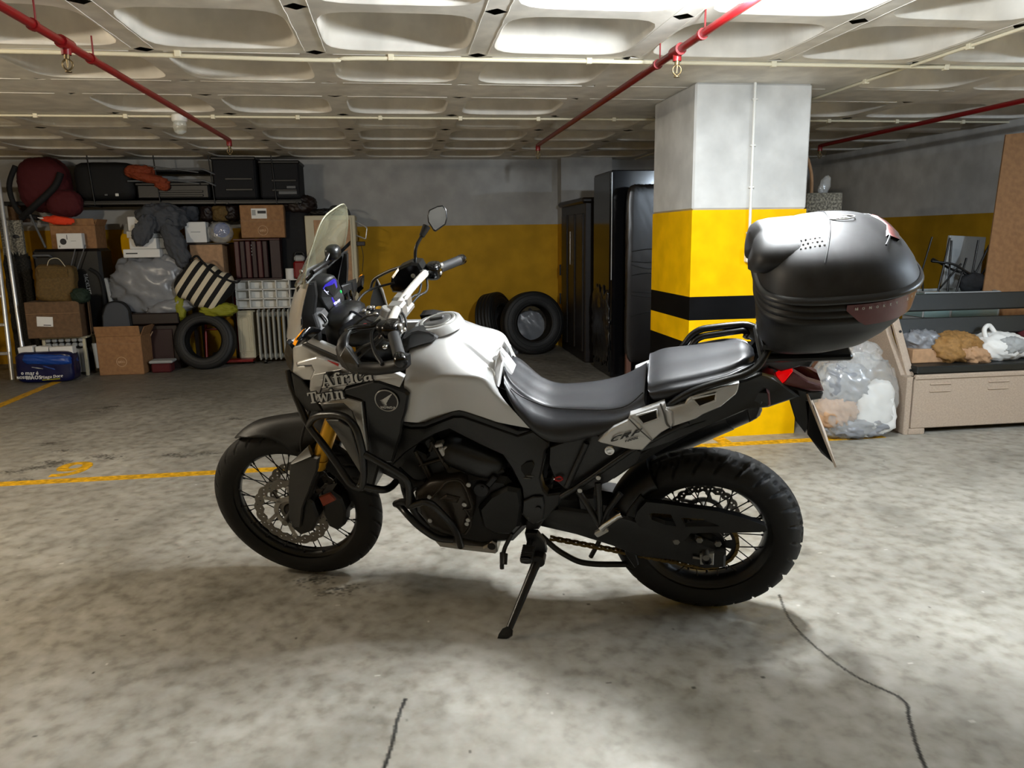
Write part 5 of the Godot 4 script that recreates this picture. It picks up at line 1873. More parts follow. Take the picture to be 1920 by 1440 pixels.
	for q in [Vector3(0.755,0.453,0.196),Vector3(0.761,0.47,0.196),Vector3(0.632,0.559,0.196),Vector3(0.776,0.615,0.19),Vector3(0.62,0.455,0.194),Vector3(0.755,0.537,0.198)]:
		st = begin()
		disc(st, q, Vector3(0, 0, 1), 0.0085, 0.006, 12)
		bp("cover_bolt", st, "alloy", en)
	st = begin()
	sheet(st, [Vector3(0.79,0.492,0.165),Vector3(0.839,0.555,0.168),Vector3(0.902,0.592,0.168),Vector3(0.947,0.582,0.165),Vector3(0.952,0.515,0.165),Vector3(0.933,0.417,0.16),Vector3(0.902,0.375,0.155),Vector3(0.834,0.375,0.155),Vector3(0.797,0.407,0.16)], 0.05, 0.012)
	bp("sprocket_cover", st, "engine_black", en)
	st = begin()
	disc(st, Vector3(0.81,0.576,0.15), Vector3(0, 0, 1), 0.028, 0.02, 20)
	disc(st, Vector3(0.816,0.591,0.17), Vector3(0, 0, 1), 0.006, 0.004, 10)
	slab(st, Vector3(0.022, 0.05, 0.02), Transform3D(Basis(Vector3(0, 0, 1), -0.65), Vector3(0.849,0.611,0.155)), 0.004)
	bp("shift_drum_cover", st, "dark_steel", en)
	st = begin()
	lump(st, Vector3(0.779,0.672,0.09), Vector3(0.24, 0.12, 0.14), 3, 0.02, 0.3, 8, Basis(Vector3(0, 0, 1), -0.35), 24, 14)
	lump(st, Vector3(0.717,0.617,0.1), Vector3(0.09, 0.07, 0.09), 3, 0, 1, 8, Basis(), 18, 12)
	bp("airbox", st, "frame_black", en)
	st = begin()
	tube(st, curve([Vector3(0.496,0.614,0.12), Vector3(0.552,0.567,0.13), Vector3(0.606,0.577,0.14)], 6), 0.014, 10)
	tube(st, curve([Vector3(0.697,0.612,0.1), Vector3(0.764,0.624,0.13), Vector3(0.824,0.623,0.14), Vector3(0.889,0.642,0.13)], 6), 0.010, 10)
	bp("coolant_hose", st, "rubber", en)
	st = begin()
	slab(st, Vector3(0.06, 0.34, 0.13), Transform3D(Basis(Vector3(0, 0, 1), -0.38), Vector3(0.436,0.7,0.1)), 0.008)
	bp("radiator", st, "frame_black")
	st = begin()
	slab(st, Vector3(0.06, 0.34, 0.13), Transform3D(Basis(Vector3(0, 0, 1), -0.38), Vector3(0.436,0.7,0.1) * Vector3(1, 1, -1)), 0.008)
	bp("radiator", st, "frame_black")
	# header pipes run down in front of the engine
	st = begin()
	for z in [0.05, -0.05]:
		st = begin()
		tube(st, curve([Vector3(0.60, 0.68, z), Vector3(0.50, 0.60, z), Vector3(0.50, 0.42, z), Vector3(0.60, 0.30, z), Vector3(0.85, 0.27, -0.1)], 6), 0.021, 12)
		bp("header_pipe", st, "dark_steel")
	# skid plate
	st = begin()
	sheet(st, [Vector3(0.573,0.342,0.13),Vector3(0.588,0.318,0.13),Vector3(0.616,0.278,0.13),Vector3(0.708,0.27,0.13),Vector3(0.825,0.263,0.13),Vector3(0.836,0.274,0.13),Vector3(0.835,0.311,0.13),Vector3(0.818,0.322,0.13),Vector3(0.803,0.306,0.13),Vector3(0.781,0.291,0.13),Vector3(0.731,0.292,0.13),Vector3(0.67,0.3,0.13),Vector3(0.612,0.325,0.13)], 0.26, 0.006)
	var sk := bp("skid_plate", st, "alloy")
	st = begin()
	disc(st, Vector3(0.816,0.302,0.13), Vector3(0, 0, 1), 0.015, 0.004, 16)
	put("plate_mount", st, M.rubber, sk)
	# rider's foot peg with rubber ribs
	var pg := bnode("foot_peg")
	var p0 := Vector3(0.97,0.373,0.155)
	var p1 := Vector3(0.967,0.348,0.245)
	var pd := (p1 - p0).normalized()
	st = begin()
	rod(st, p0, p0.lerp(p1, 0.45), 0.011, 10)
	sheet(st, at_depth([Vector3(0.951,0.397,0.15),Vector3(0.995,0.4,0.15),Vector3(1.02,0.357,0.15),Vector3(1.025,0.316,0.15),Vector3(0.994,0.309,0.15),Vector3(0.957,0.344,0.15)], 0.165), 0.025, 0.004)
	bp("peg_bracket", st, "frame_black", pg)
	for k in 8:
		st = begin()
		slab(st, Vector3(0.042, 0.020, 0.0085), Transform3D(Basis(axis_at(Vector3.ZERO, pd).basis.x, axis_at(Vector3.ZERO, pd).basis.y, pd).rotated(pd, 0.0), p0.lerp(p1, 0.42 + 0.08 * k)), 0.003)
		bp("peg_rib", st, "rubber", pg)
	st = begin()
	lump(st, p1, Vector3(0.042, 0.026, 0.02), 3.5, 0, 1, 1, Basis(), 16, 10)
	bp("peg_tip", st, "gloss_black", pg)
	st = begin()
	tube(st, bent([Vector3(0.902,0.383,0.15), Vector3(0.872,0.325,0.17), Vector3(0.863,0.262,0.19)], 0.02), 0.008, 10)
	rod(st, Vector3(0.863,0.309,0.17), Vector3(0.863,0.252,0.19), 0.008, 10)
	rod(st, Vector3(0.882,0.323,0.19), Vector3(0.884,0.3,0.22), 0.008, 10)
	bp("gear_lever", st, "frame_black")
	# side stand
	var ss := bnode("side_stand")
	st = begin()
	var k0 := Vector3(0.996,0.297,0.17)
	var k1 := Vector3(0.909,0.127,0.376)
	tube(st, [k0, k0.lerp(k1, 0.15), k0.lerp(k1, 0.5), k1], [0.021, 0.0165, 0.0145, 0.0115], 12)
	bp("stand_leg", st, "satin_black", ss)
	st = begin()
	var foot := [Vector3(0.876,0.106,0.386),Vector3(0.883,0.129,0.386),Vector3(0.898,0.154,0.384),Vector3(0.915,0.164,0.382),Vector3(0.932,0.145,0.378),Vector3(0.929,0.124,0.38),Vector3(0.907,0.105,0.384),Vector3(0.888,0.098,0.387)]
	var f1 := []
	for p in foot:
		f1.append(p + Vector3(0, 0.008, 0.004))
	loft(st, [foot, f1])
	bp("stand_foot", st, "gloss_black", ss)
	st = begin()
	disc(st, k0 - Vector3(0, 0, 0.02), Vector3(0, 0, 1), 0.026, 0.045, 18)
	bp("stand_pivot", st, "frame_black", ss)

func rear_end() -> void:
	var st := begin()
	# swingarm: long beam from the pivot to the axle, lower brace
	sheet(st, [Vector3(0.974,0.44,0.1),Vector3(1.066,0.477,0.11),Vector3(1.204,0.464,0.11),Vector3(1.314,0.449,0.11),Vector3(1.378,0.427,0.115),Vector3(1.514,0.377,0.12),Vector3(1.605,0.34,0.125),Vector3(1.644,0.33,0.125),Vector3(1.644,0.268,0.125),Vector3(1.573,0.257,0.125),Vector3(1.462,0.281,0.12),Vector3(1.351,0.281,0.115),Vector3(1.257,0.317,0.11),Vector3(1.125,0.359,0.11),Vector3(0.99,0.379,0.1)], 0.05, 0.008)
	sheet(st, flipped(at_depth([Vector3(0.974,0.44,0.1),Vector3(1.066,0.477,0.11),Vector3(1.204,0.464,0.11),Vector3(1.314,0.449,0.11),Vector3(1.378,0.427,0.115),Vector3(1.514,0.377,0.12),Vector3(1.605,0.34,0.125),Vector3(1.644,0.33,0.125),Vector3(1.644,0.268,0.125),Vector3(1.573,0.257,0.125),Vector3(1.462,0.281,0.12),Vector3(1.351,0.281,0.115),Vector3(1.257,0.317,0.11),Vector3(1.125,0.359,0.11),Vector3(0.99,0.379,0.1)], 0.075)), -0.05, 0.008)
	slab(st, Vector3(0.07, 0.11, 0.2), Transform3D(Basis(Vector3(0, 0, 1), 0.1), Vector3(1.17, 0.47, 0)), 0.01)
	var sw := bp("swingarm", st, "frame_black")
	st = begin()
	tube(st, bent([Vector3(0.99,0.317,0.07), Vector3(1.048,0.252,0.07), Vector3(1.125,0.203,0.07), Vector3(1.194,0.199,0.07), Vector3(1.301,0.209,0.07)], 0.03), 0.011, 10)
	tube(st, bent([Vector3(1.171,0.233,0.07), Vector3(1.2,0.299,0.07), Vector3(1.212,0.334,0.07)], 0.01), 0.009, 8)
	bp("lower_brace", st, "frame_black", sw)
	st = begin()
	sheet(st, [Vector3(1.555,0.33,0.137),Vector3(1.602,0.341,0.137),Vector3(1.603,0.289,0.137),Vector3(1.558,0.287,0.137)], 0.012, 0.002)
	var adj := bp("chain_adjuster", st, "alloy", sw)
	st = begin()
	lathe(st, [[0, 0.017], [0.01, 0.017], [0.012, 0.014], [0.012, 0.008], [0.006, 0.007], [0.006, 0]], axis_at(Vector3(1.579,0.311,0.138), Vector3(0, 0, 1)), 6, true)
	bp("axle_nut", st, "dark_steel", sw)
	st = begin()
	rod(st, Vector3(1.532,0.312,0.13), Vector3(1.559,0.31,0.13), 0.006, 8)
	bp("adjuster_bolt", st, "steel", sw)
	for q in [Vector3(1.551,0.395,0.13),Vector3(1.613,0.384,0.13),Vector3(1.475,0.378,0.125)]:
		st = begin()
		disc(st, q, Vector3(0, 0, 1), 0.012, 0.012, 6)
		bp("swingarm_bolt", st, "steel", sw)
	# chain: upper and lower runs of linked plates, round the sprocket
	st = begin()
	var run := []
	var top0 := Vector3(1.06,0.456,0.073)
	var ctr := Vector3(1.575, 0.334, 0.073)
	var low0 := Vector3(1.01,0.313,0.073)
	var n := 0
	for i in 38:
		run.append(top0.lerp(Vector3(1.575 - 0.02, 0.334 + 0.108, 0.073), i / 38.0))
	for i in 22:
		var a := PI / 2 - PI * i / 21.0
		run.append(ctr + Vector3(cos(a), sin(a), 0) * 0.109)
	for i in 38:
		run.append(Vector3(1.575 - 0.02, 0.334 - 0.108, 0.073).lerp(low0, i / 38.0))
	var chain := bnode("drive_chain")
	var link := []
	for zz in [0.0085, 0.006]:
		st = begin()
		for s in [1.0, -1.0]:
			slab(st, Vector3(0.0175, 0.0125, 0.0022), Transform3D(Basis(), Vector3(0, 0, zz * s)), 0.0008)
		rod(st, Vector3(-0.0079, 0, -0.010), Vector3(-0.0079, 0, 0.010), 0.0048, 8)
		st.generate_normals()
		link.append(st.commit())
	for i in run.size() - 1:
		var a: Vector3 = run[i]
		var b: Vector3 = run[i + 1]
		var d := (b - a).normalized()
		copy_mesh("chain_link", link[i % 2], M.chain, chain, Transform3D(Basis(d, Vector3(-d.y, d.x, 0), Vector3(0, 0, 1)), (a + b) / 2))
	# chain guard with two windows, lower guide
	st = begin()
	var out := PackedVector2Array([Vector2(1.342,0.498),Vector2(1.372,0.54),Vector2(1.43,0.537),Vector2(1.527,0.526),Vector2(1.605,0.518),Vector2(1.683,0.499),Vector2(1.759,0.47),Vector2(1.769,0.451),Vector2(1.746,0.442),Vector2(1.669,0.434),Vector2(1.583,0.427),Vector2(1.522,0.42),Vector2(1.505,0.392),Vector2(1.482,0.378),Vector2(1.451,0.39),Vector2(1.378,0.428),Vector2(1.348,0.434),Vector2(1.333,0.465)])
	var w1 := PackedVector2Array([Vector2(1.38,0.491),Vector2(1.398,0.496),Vector2(1.454,0.494),Vector2(1.473,0.446),Vector2(1.434,0.45),Vector2(1.391,0.467)])
	var w2 := PackedVector2Array([Vector2(1.488,0.483),Vector2(1.56,0.482),Vector2(1.615,0.457),Vector2(1.503,0.446)])
	var holes := holed(holed(out, w1), w2)
	if Geometry2D.triangulate_polygon(holes).is_empty():
		prism(st, out, 0.112, 0.135, Transform3D(), 0.004)
	else:
		prism(st, holes, 0.112, 0.135)
	bp("chain_guard", st, "frame_black")
	st = begin()
	sheet(st, [Vector3(1.313,0.48,0.1),Vector3(1.35,0.539,0.1),Vector3(1.371,0.518,0.1),Vector3(1.341,0.413,0.1),Vector3(1.322,0.353,0.1),Vector3(1.347,0.238,0.105),Vector3(1.332,0.222,0.105),Vector3(1.298,0.279,0.1),Vector3(1.276,0.396,0.1)], 0.02, 0.004)
	bp("chain_slider", st, "frame_black")
	# hugger over the rear tyre
	st = begin()
	var hug := []
	for i in 15:
		var a := lerpf(deg_to_rad(188.0), deg_to_rad(126.0), i / 14.0)
		var row := []
		for j in 13:
			var b := lerpf(-1.45, 1.45, j / 12.0)
			var r := 0.334 - 0.064 + 0.084 * cos(b)
			row.append(Vector3(1.575 + cos(a) * r, 0.338 + sin(a) * r, 0.094 * sin(b)))
		for j in 13:
			var b := lerpf(1.45, -1.45, j / 12.0)
			var r := 0.334 - 0.064 + 0.080 * cos(b)
			row.append(Vector3(1.575 + cos(a) * r, 0.338 + sin(a) * r, 0.090 * sin(b)))
		hug.append(row)
	loft(st, hug)
	bp("rear_hugger", st, "frame_black")
	# silver tail panels with grab recesses
	var tail := pair("tail_panel", [Vector3(1.217,0.791,0.165),Vector3(1.235,0.815,0.17),Vector3(1.268,0.849,0.175),Vector3(1.314,0.878,0.178),Vector3(1.321,0.899,0.18),Vector3(1.337,0.906,0.182),Vector3(1.413,0.941,0.182),Vector3(1.426,0.946,0.18),Vector3(1.431,0.93,0.182),Vector3(1.449,0.921,0.188),Vector3(1.453,0.885,0.19),Vector3(1.448,0.869,0.19),Vector3(1.418,0.846,0.188),Vector3(1.389,0.814,0.186),Vector3(1.359,0.773,0.18),Vector3(1.324,0.772,0.178),Vector3(1.267,0.779,0.172),Vector3(1.226,0.786,0.166)], 0.03, 0.004, "silver")
	pair("tail_panel", [Vector3(1.431,0.93,0.182),Vector3(1.486,0.946,0.18),Vector3(1.492,0.96,0.178),Vector3(1.5,0.969,0.178),Vector3(1.591,0.999,0.17),Vector3(1.643,1.01,0.16),Vector3(1.641,0.989,0.16),Vector3(1.636,0.973,0.16),Vector3(1.592,0.934,0.172),Vector3(1.541,0.912,0.182),Vector3(1.521,0.898,0.186),Vector3(1.45,0.869,0.19),Vector3(1.453,0.885,0.19),Vector3(1.449,0.921,0.188)], 0.03, 0.004, "silver")
	for q in [[Vector3(1.341,0.903,0.186),Vector3(1.402,0.928,0.188),Vector3(1.407,0.9,0.194),Vector3(1.362,0.88,0.194)], [Vector3(1.508,0.966,0.182),Vector3(1.576,0.984,0.178),Vector3(1.575,0.964,0.184),Vector3(1.529,0.943,0.187)]]:
		st = begin()
		pair("grab_recess", q, 0.03, 0.003, "gloss_black", tail)
		st = begin()
		tube(st, q + [q[0]], 0.0035, 6)
		put("recess_lip", st, M.silver, tail)
	st = begin()
	tube(st, bent([Vector3(1.319,0.892,0.188), Vector3(1.351,0.86,0.197), Vector3(1.389,0.818,0.19)], 0.01), 0.0022, 6)
	tube(st, bent([Vector3(1.413,0.948,0.184), Vector3(1.425,0.919,0.192), Vector3(1.433,0.879,0.192), Vector3(1.447,0.867,0.19)], 0.01), 0.003, 6)
	put("panel_seam", st, M.dark_silver, tail)
	var ex := (Vector3(1.346,0.843,0.185) - Vector3(1.256,0.805,0.178)).normalized()
	var ez := ex.cross(Vector3(0, 1, 0.1)).normalized()
	words("type_lettering", "CRF", 0.042, 0.002, M.decal_dark, tail, Transform3D(Basis(ex * 1.35, ez.cross(ex) * 0.55, ez), Vector3(1.306,0.828,0.183)), true, false, 0.6)
	words("type_lettering", "1000L", 0.014, 0.002, M.decal_dark, tail, Transform3D(Basis(ex * 1.3, ez.cross(ex) * 0.6, ez), Vector3(1.326,0.816,0.185)), true, false, 0.5)
	# black under-panels of the tail
	pair("tail_underside", [Vector3(1.309,0.842,0.15),Vector3(1.416,0.924,0.165),Vector3(1.495,0.971,0.165),Vector3(1.666,1.014,0.14),Vector3(1.712,1.026,0.12),Vector3(1.751,1.001,0.09),Vector3(1.783,0.967,0.08),Vector3(1.833,0.926,0.08),Vector3(1.74,0.896,0.1),Vector3(1.675,0.896,0.12),Vector3(1.564,0.852,0.15),Vector3(1.451,0.788,0.15),Vector3(1.351,0.743,0.15)], 0.05, 0.006, "satin_black")
	st = begin()
	sheet(st, [Vector3(1.359,0.745,0.14),Vector3(1.454,0.836,0.15),Vector3(1.562,0.881,0.15),Vector3(1.517,0.815,0.13),Vector3(1.435,0.748,0.12),Vector3(1.314,0.652,0.11),Vector3(1.261,0.606,0.11),Vector3(1.298,0.679,0.12)], 0.22, 0.006)
	bp("inner_mudguard", st, "plastic")
	# silencer on the right
	st = begin()
	var m0 := Vector3(1.338,0.549,-0.17)
	var m1 := Vector3(1.735,0.78,-0.17)
	tube(st, [m0, m0.lerp(m1, 0.06), m0.lerp(m1, 0.9), m0.lerp(m1, 0.97), m1], [0.045, 0.062, 0.064, 0.058, 0.045], 24)
	var mu := bp("silencer", st, "dark_steel")
	st = begin()
	tube(st, [m0.lerp(m1, 0.25) , m0.lerp(m1, 0.75)], 0.066, 24)
	put("heat_shield", st, M.satin_black, mu)
	# grab rails either side of the passenger seat
	st = begin()
	for path in [[Vector3(1.432,0.922,0.16),Vector3(1.461,0.952,0.165),Vector3(1.51,0.986,0.165),Vector3(1.572,1.009,0.16),Vector3(1.66,1.035,0.15),Vector3(1.693,1.054,0.14),Vector3(1.712,1.076,0.12),Vector3(1.727,1.097,0.1)]]:
		tube(st, bent(path, 0.03), 0.011, 10)
	bp("grab_rail", st, "satin_black")
	st = begin()
	for path in [[Vector3(1.473,0.973,-0.15),Vector3(1.507,1.029,-0.15),Vector3(1.537,1.051,-0.15),Vector3(1.616,1.063,-0.15),Vector3(1.683,1.07,-0.15),Vector3(1.743,1.052,-0.13)], [Vector3(1.505,0.985,-0.135),Vector3(1.523,1.018,-0.14),Vector3(1.545,1.03,-0.14),Vector3(1.675,1.053,-0.14),Vector3(1.688,1.04,-0.14),Vector3(1.681,1.029,-0.13)]]:
		tube(st, bent(path, 0.02), 0.0115, 10)
	sheet(st, [Vector3(1.676,1.072,-0.14),Vector3(1.742,1.057,-0.12),Vector3(1.748,1.032,-0.1),Vector3(1.719,1.02,-0.1),Vector3(1.68,1.033,-0.12),Vector3(1.69,1.046,-0.135)], 0.02, 0.004)
	bp("grab_rail", st, "satin_black")
	# luggage rack under the top case
	st = begin()
	sheet(st, [Vector3(1.705,1.098,0.11),Vector3(1.902,1.101,0.11),Vector3(1.867,1.081,0.11),Vector3(1.852,1.032,0.09),Vector3(1.824,1.03,0.08),Vector3(1.773,1.006,0.07),Vector3(1.732,1.025,0.08),Vector3(1.697,1.005,0.1),Vector3(1.681,1.015,0.1),Vector3(1.72,1.074,0.1)], 0.04, 0.006, true)
	slab(st, Vector3(0.26, 0.02, 0.24), Transform3D(Basis(Vector3(0, 0, 1), 0.05), Vector3(1.83, 1.075, 0)), 0.006)
	bp("luggage_rack", st, "satin_black")
	# tail lamp, plate holder, plate
	var tl := bnode("tail_lamp")
	pair("lamp_body", [Vector3(1.739,0.969,0.05),Vector3(1.756,0.982,0.06),Vector3(1.778,0.962,0.07),Vector3(1.866,0.935,0.06),Vector3(1.902,0.928,0.045),Vector3(1.907,0.922,0.045),Vector3(1.903,0.902,0.045),Vector3(1.861,0.895,0.05),Vector3(1.878,0.805,0.05),Vector3(1.867,0.779,0.05),Vector3(1.834,0.823,0.05),Vector3(1.806,0.905,0.06),Vector3(1.76,0.932,0.06)], 0.05, 0.004, "satin_black", tl)
	pair("lamp_lens", [Vector3(1.776,0.966,0.074),Vector3(1.786,0.978,0.072),Vector3(1.806,1.006,0.064),Vector3(1.829,0.992,0.068),Vector3(1.853,0.977,0.07),Vector3(1.896,0.957,0.055),Vector3(1.907,0.933,0.05),Vector3(1.865,0.941,0.068)], 0.03, 0.004, "red_lens", tl)
	pair("lamp_lens", [Vector3(1.753,0.985,0.066),Vector3(1.794,1.011,0.058),Vector3(1.808,1.006,0.064),Vector3(1.786,0.978,0.076),Vector3(1.775,0.967,0.077),Vector3(1.761,0.974,0.072)], 0.025, 0.003, "red_glow", tl)
	pair("rear_reflector", [Vector3(1.728,0.967,0.12),Vector3(1.738,0.958,0.12),Vector3(1.744,0.917,0.12),Vector3(1.735,0.913,0.12)], 0.02, 0.003, "red_lens")
	pair("signal_stalk", [Vector3(1.703,0.957,0.11),Vector3(1.733,0.963,0.12),Vector3(1.744,0.913,0.12),Vector3(1.721,0.92,0.11),Vector3(1.711,0.857,0.1),Vector3(1.688,0.841,0.1),Vector3(1.677,0.885,0.1)], 0.05, 0.004, "satin_black")
	var np := bnode("number_plate")
	st = begin()
	# plate holder panel: thin, wide across the bike, leaning back
	var t0 := Vector3(1.86,0.928,0.11)
	var b0 := Vector3(1.961,0.696,0.11)
	loft(st, [[t0, b0, b0 * Vector3(1, 1, -1), t0 * Vector3(1, 1, -1)], [t0 + Vector3(-0.006, -0.002, 0), b0 + Vector3(-0.006, -0.002, 0), b0 * Vector3(1, 1, -1) + Vector3(-0.006, -0.002, 0), t0 * Vector3(1, 1, -1) + Vector3(-0.006, -0.002, 0)]])
	bp("plate", st, "plate_white", np)
	pair("plate_holder", [Vector3(1.872,0.781,0.06),Vector3(1.871,0.898,0.05),Vector3(1.875,0.901,0.1),Vector3(1.958,0.697,0.1),Vector3(1.921,0.713,0.06)], 0.012, 0.002, "plastic", np)
	# passenger peg, folded up
	var pp := bnode("passenger_peg")
	st = begin()
	tube(st, [Vector3(1.228,0.471,0.2), Vector3(1.238,0.489,0.205), Vector3(1.285,0.538,0.215), Vector3(1.296,0.545,0.215)], [0.014, 0.0115, 0.0105, 0.0125], 12)
	bp("peg", st, "chrome", pp)
	st = begin()
	slab(st, Vector3(0.05, 0.022, 0.02), Transform3D(Basis(Vector3(0, 0, 1), 0.65), Vector3(1.226,0.457,0.2)), 0.004)
	bp("peg_block", st, "alloy", pp)

func luggage() -> void:
	# the top case is locked onto the rack and lifts off: a thing of its own, in the motorcycle's frame
	speckle(mat("case_top", Color(0.175, 0.177, 0.187), 0.52), 4.0, 0.72, 1.0, 0.012, 50)
	mat("case_rim", Color(0.16, 0.162, 0.172), 0.36)
	speckle(mat("case_pad", Color(0.10, 0.102, 0.112), 0.5), 8.0, 0.9, 1.0, 0.05, 52)
	speckle(mat("case_black", Color(0.062, 0.063, 0.07), 0.5), 8.0, 0.85, 1.0, 0.05, 51)
	var o := Node3D.new()
	o.name = numbered("top_case")
	var seat := Transform3D(Basis(Vector3(0, 0, 1), 0.0785), Vector3(1.86, 1.09, 0))
	o.transform = bike.transform * seat
	add_child(o)
	tag(o, "black hard top case with red reflectors locked on the motorcycle's rear rack", "top case")
	# levels: height, front x, rear x, half width, squareness
	var lid := [[0.222, -0.158, 0.272, 0.238, 3.4], [0.26, -0.153, 0.257, 0.233, 3.4], [0.288, -0.146, 0.240, 0.224, 3.3], [0.306, -0.138, 0.225, 0.211, 3.2], [0.320, -0.130, 0.212, 0.194, 3.1], [0.334, -0.118, 0.196, 0.170, 3.0], [0.350, -0.100, 0.172, 0.135, 2.8], [0.364, -0.078, 0.146, 0.098, 2.6], [0.374, -0.05, 0.115, 0.06, 2.4], [0.380, -0.015, 0.08, 0.028, 2.2], [0.381, 0.02, 0.045, 0.006, 2.0]]
	var low := [[0.026, -0.150, 0.05, 0.15, 3.2], [0.030, -0.155, 0.10, 0.17, 3.2], [0.05, -0.157, 0.165, 0.195, 3.2], [0.08, -0.158, 0.205, 0.212, 3.2], [0.11, -0.159, 0.235, 0.223, 3.2], [0.140, -0.160, 0.252, 0.230, 3.2]]
	for k in 3:
		var y := 0.143 + 0.021 * k
		var g := 0.004 * k
		low += [[y, -0.165, 0.255 + g, 0.235 + 0.002 * k, 3.2], [y + 0.013, -0.165, 0.258 + g, 0.236 + 0.002 * k, 3.2], [y + 0.016, -0.159, 0.253 + g, 0.231 + 0.002 * k, 3.2], [y + 0.019, -0.159, 0.253 + g, 0.231 + 0.002 * k, 3.2]]
	low += [[0.208, -0.162, 0.270, 0.239, 3.3]]
	var st := begin()
	loft(st, case_rows(low))
	put("case_bottom", st, M.case_black, o)
	st = begin()
	loft(st, case_rows(lid), true, true)
	var l := put("case_lid", st, M.case_top, o)
	st = begin()
	loft(st, case_rows([[0.205, -0.160, 0.270, 0.239, 3.4], [0.208, -0.170, 0.281, 0.249, 3.4], [0.214, -0.171, 0.282, 0.250, 3.4], [0.222, -0.168, 0.279, 0.247, 3.4], [0.227, -0.158, 0.272, 0.238, 3.4]]), false, false)
	put("lid_rim", st, M.case_rim, o)
	# red reflectors wrapping the rear corners
	for s in [1.0, -1.0]:
		st = begin()
		var hi := []
		var lo := []
		var hi2 := []
		var lo2 := []
		for i in 19:
			var a := lerpf(0.50, 0.02, i / 18.0) * PI
			var r := case_ring([0.203, -0.165, 0.2685, 0.2405, 3.2], a)
			var q := case_ring([0.138, -0.160, 0.2545, 0.2325, 3.2], a)
			if i < 3:
				q = r.lerp(q, 0.25 + 0.28 * i)
			hi.append(Vector3(r.x, r.y, r.z * s))
			lo.append(Vector3(q.x, q.y, q.z * s))
		for i in 19:
			var out := Vector3(hi[i].x - 0.05, 0, hi[i].z).normalized() * 0.006
			hi2.append(hi[i] + out)
			lo2.append(lo[i] + out)
		grid(st, [hi, hi2], false, false, 1)
		grid(st, [hi2, lo2], false, false, 2)
		grid(st, [lo2, lo], false, false, 3)
		put("case_reflector", st, M.red_lens, o)
	# lettering on the left reflector
	var text := "MONOKEY SYSTEM"
	for i in text.length():
		if text[i] == " ":
			continue
		var a := lerpf(0.475, 0.15, i / 13.0) * PI
		var p := case_ring([0.192, -0.160, 0.275, 0.2475, 3.2], a)
		var q := case_ring([0.192, -0.160, 0.275, 0.2475, 3.2], a - 0.02)
		var x := (q - p).normalized()
		var z := x.cross(Vector3.UP).normalized()
		words("reflector_letter", text[i], 0.010, 0.001, M.decal_white, o, Transform3D(Basis(x, Vector3.UP, z), p + z * 0.0015), true)
	# backrest pad in two lobes
	st = begin()
	var pad := [[], [], [], [], [], []]
	for k in 40:
		var a := TAU * k / 40
		var zz := cos(a) * 0.165
		var yy := sin(a) * 0.064 * (1.0 - 0.14 * exp(-pow(zz / 0.04, 2.0)))
		var e := Vector3(-0.118 + yy * 0.30, 0.308 + yy, zz)
		var m := Vector3(-0.118, 0.308, 0)
		var dip := 0.012 * exp(-pow(zz / 0.05, 2.0))
		pad[0].append(e + Vector3(0.055, 0, 0))
		pad[1].append(e + Vector3(-0.012, 0, 0))
		pad[2].append(m.lerp(e, 0.95) + Vector3(-0.040, 0, 0))
		pad[3].append(m.lerp(e, 0.82) + Vector3(-0.056 + dip, 0, 0))
		pad[4].append(m.lerp(e, 0.5) + Vector3(-0.060 + dip, 0, 0))
		pad[5].append(m.lerp(e, 0.08) + Vector3(-0.052, 0, 0))
	loft(st, pad)
	put("backrest_pad", st, M.case_pad, o)
	# raised lines across the lid, badge, grip dots, red strip at the rear
	for x in [0.0, 0.16]:
		st = begin()
		var path := []
		for i in 33:
			var t := lerpf(-1.0, 1.0, i / 32.0)
			path.append(lid_point(lid, x + 0.035 * (1.0 - t * t), 0.205 * t if x < 0.1 else 0.15 * t))
		tube(st, path, 0.0028, 6)
		put("lid_ridge", st, M.case_rim, l)
	st = begin()
	var bc := lid_point(lid, 0.068, 0.03)
	var rim := []
	for i in 33:
		rim.append(bc + Vector3(cos(TAU * i / 32) * 0.034, 0.001, sin(TAU * i / 32) * 0.018))
	tube(st, rim, 0.0018, 6)
	put("badge_rim", st, M.alloy, l)
	st = begin()
	for k in 3:
		slab(st, Vector3(0.008, 0.003, 0.016), Transform3D(Basis(), bc + Vector3(-0.011 + 0.011 * k, 0.001, 0)), 0.001)
	put("badge", st, M.alloy, l).set_meta("kind", "stuff")
	st = begin()
	for i in 6:
		for j in 3:
			var p := lid_point(lid, -0.062 + 0.012 * i + 0.004 * j, 0.120 + 0.015 * j)
			disc(st, p - Vector3(0, 0.001, 0), Vector3(0, 1, 0.5), 0.0028, 0.003, 8)
	put("grip_dots", st, M.gloss_black, l).set_meta("kind", "stuff")
	st = begin()
	var sa := []
	var sb := []
	var s2 := []
	var s3 := []
	for i in 13:
		var z := lerpf(-0.10, 0.10, i / 12.0)
		var b := 0.02 * absf(z) / 0.10
		sa.append(lid_point(lid, 0.192 - b, z) + Vector3(0.003, 0.003, 0))
		sb.append(lid_point(lid, 0.222 - b, z) + Vector3(0.003, 0.003, 0))
		s2.append(sa[i] - Vector3(0.008, 0.008, 0))
		s3.append(sb[i] - Vector3(0.008, 0.008, 0))
	grid(st, [s2, sa, sb, s3])
	put("lid_reflector", st, M.red_lens, l)
	# front latch bracket and plate, given in the motorcycle's frame
	var back := seat.affine_inverse()
	st = begin()
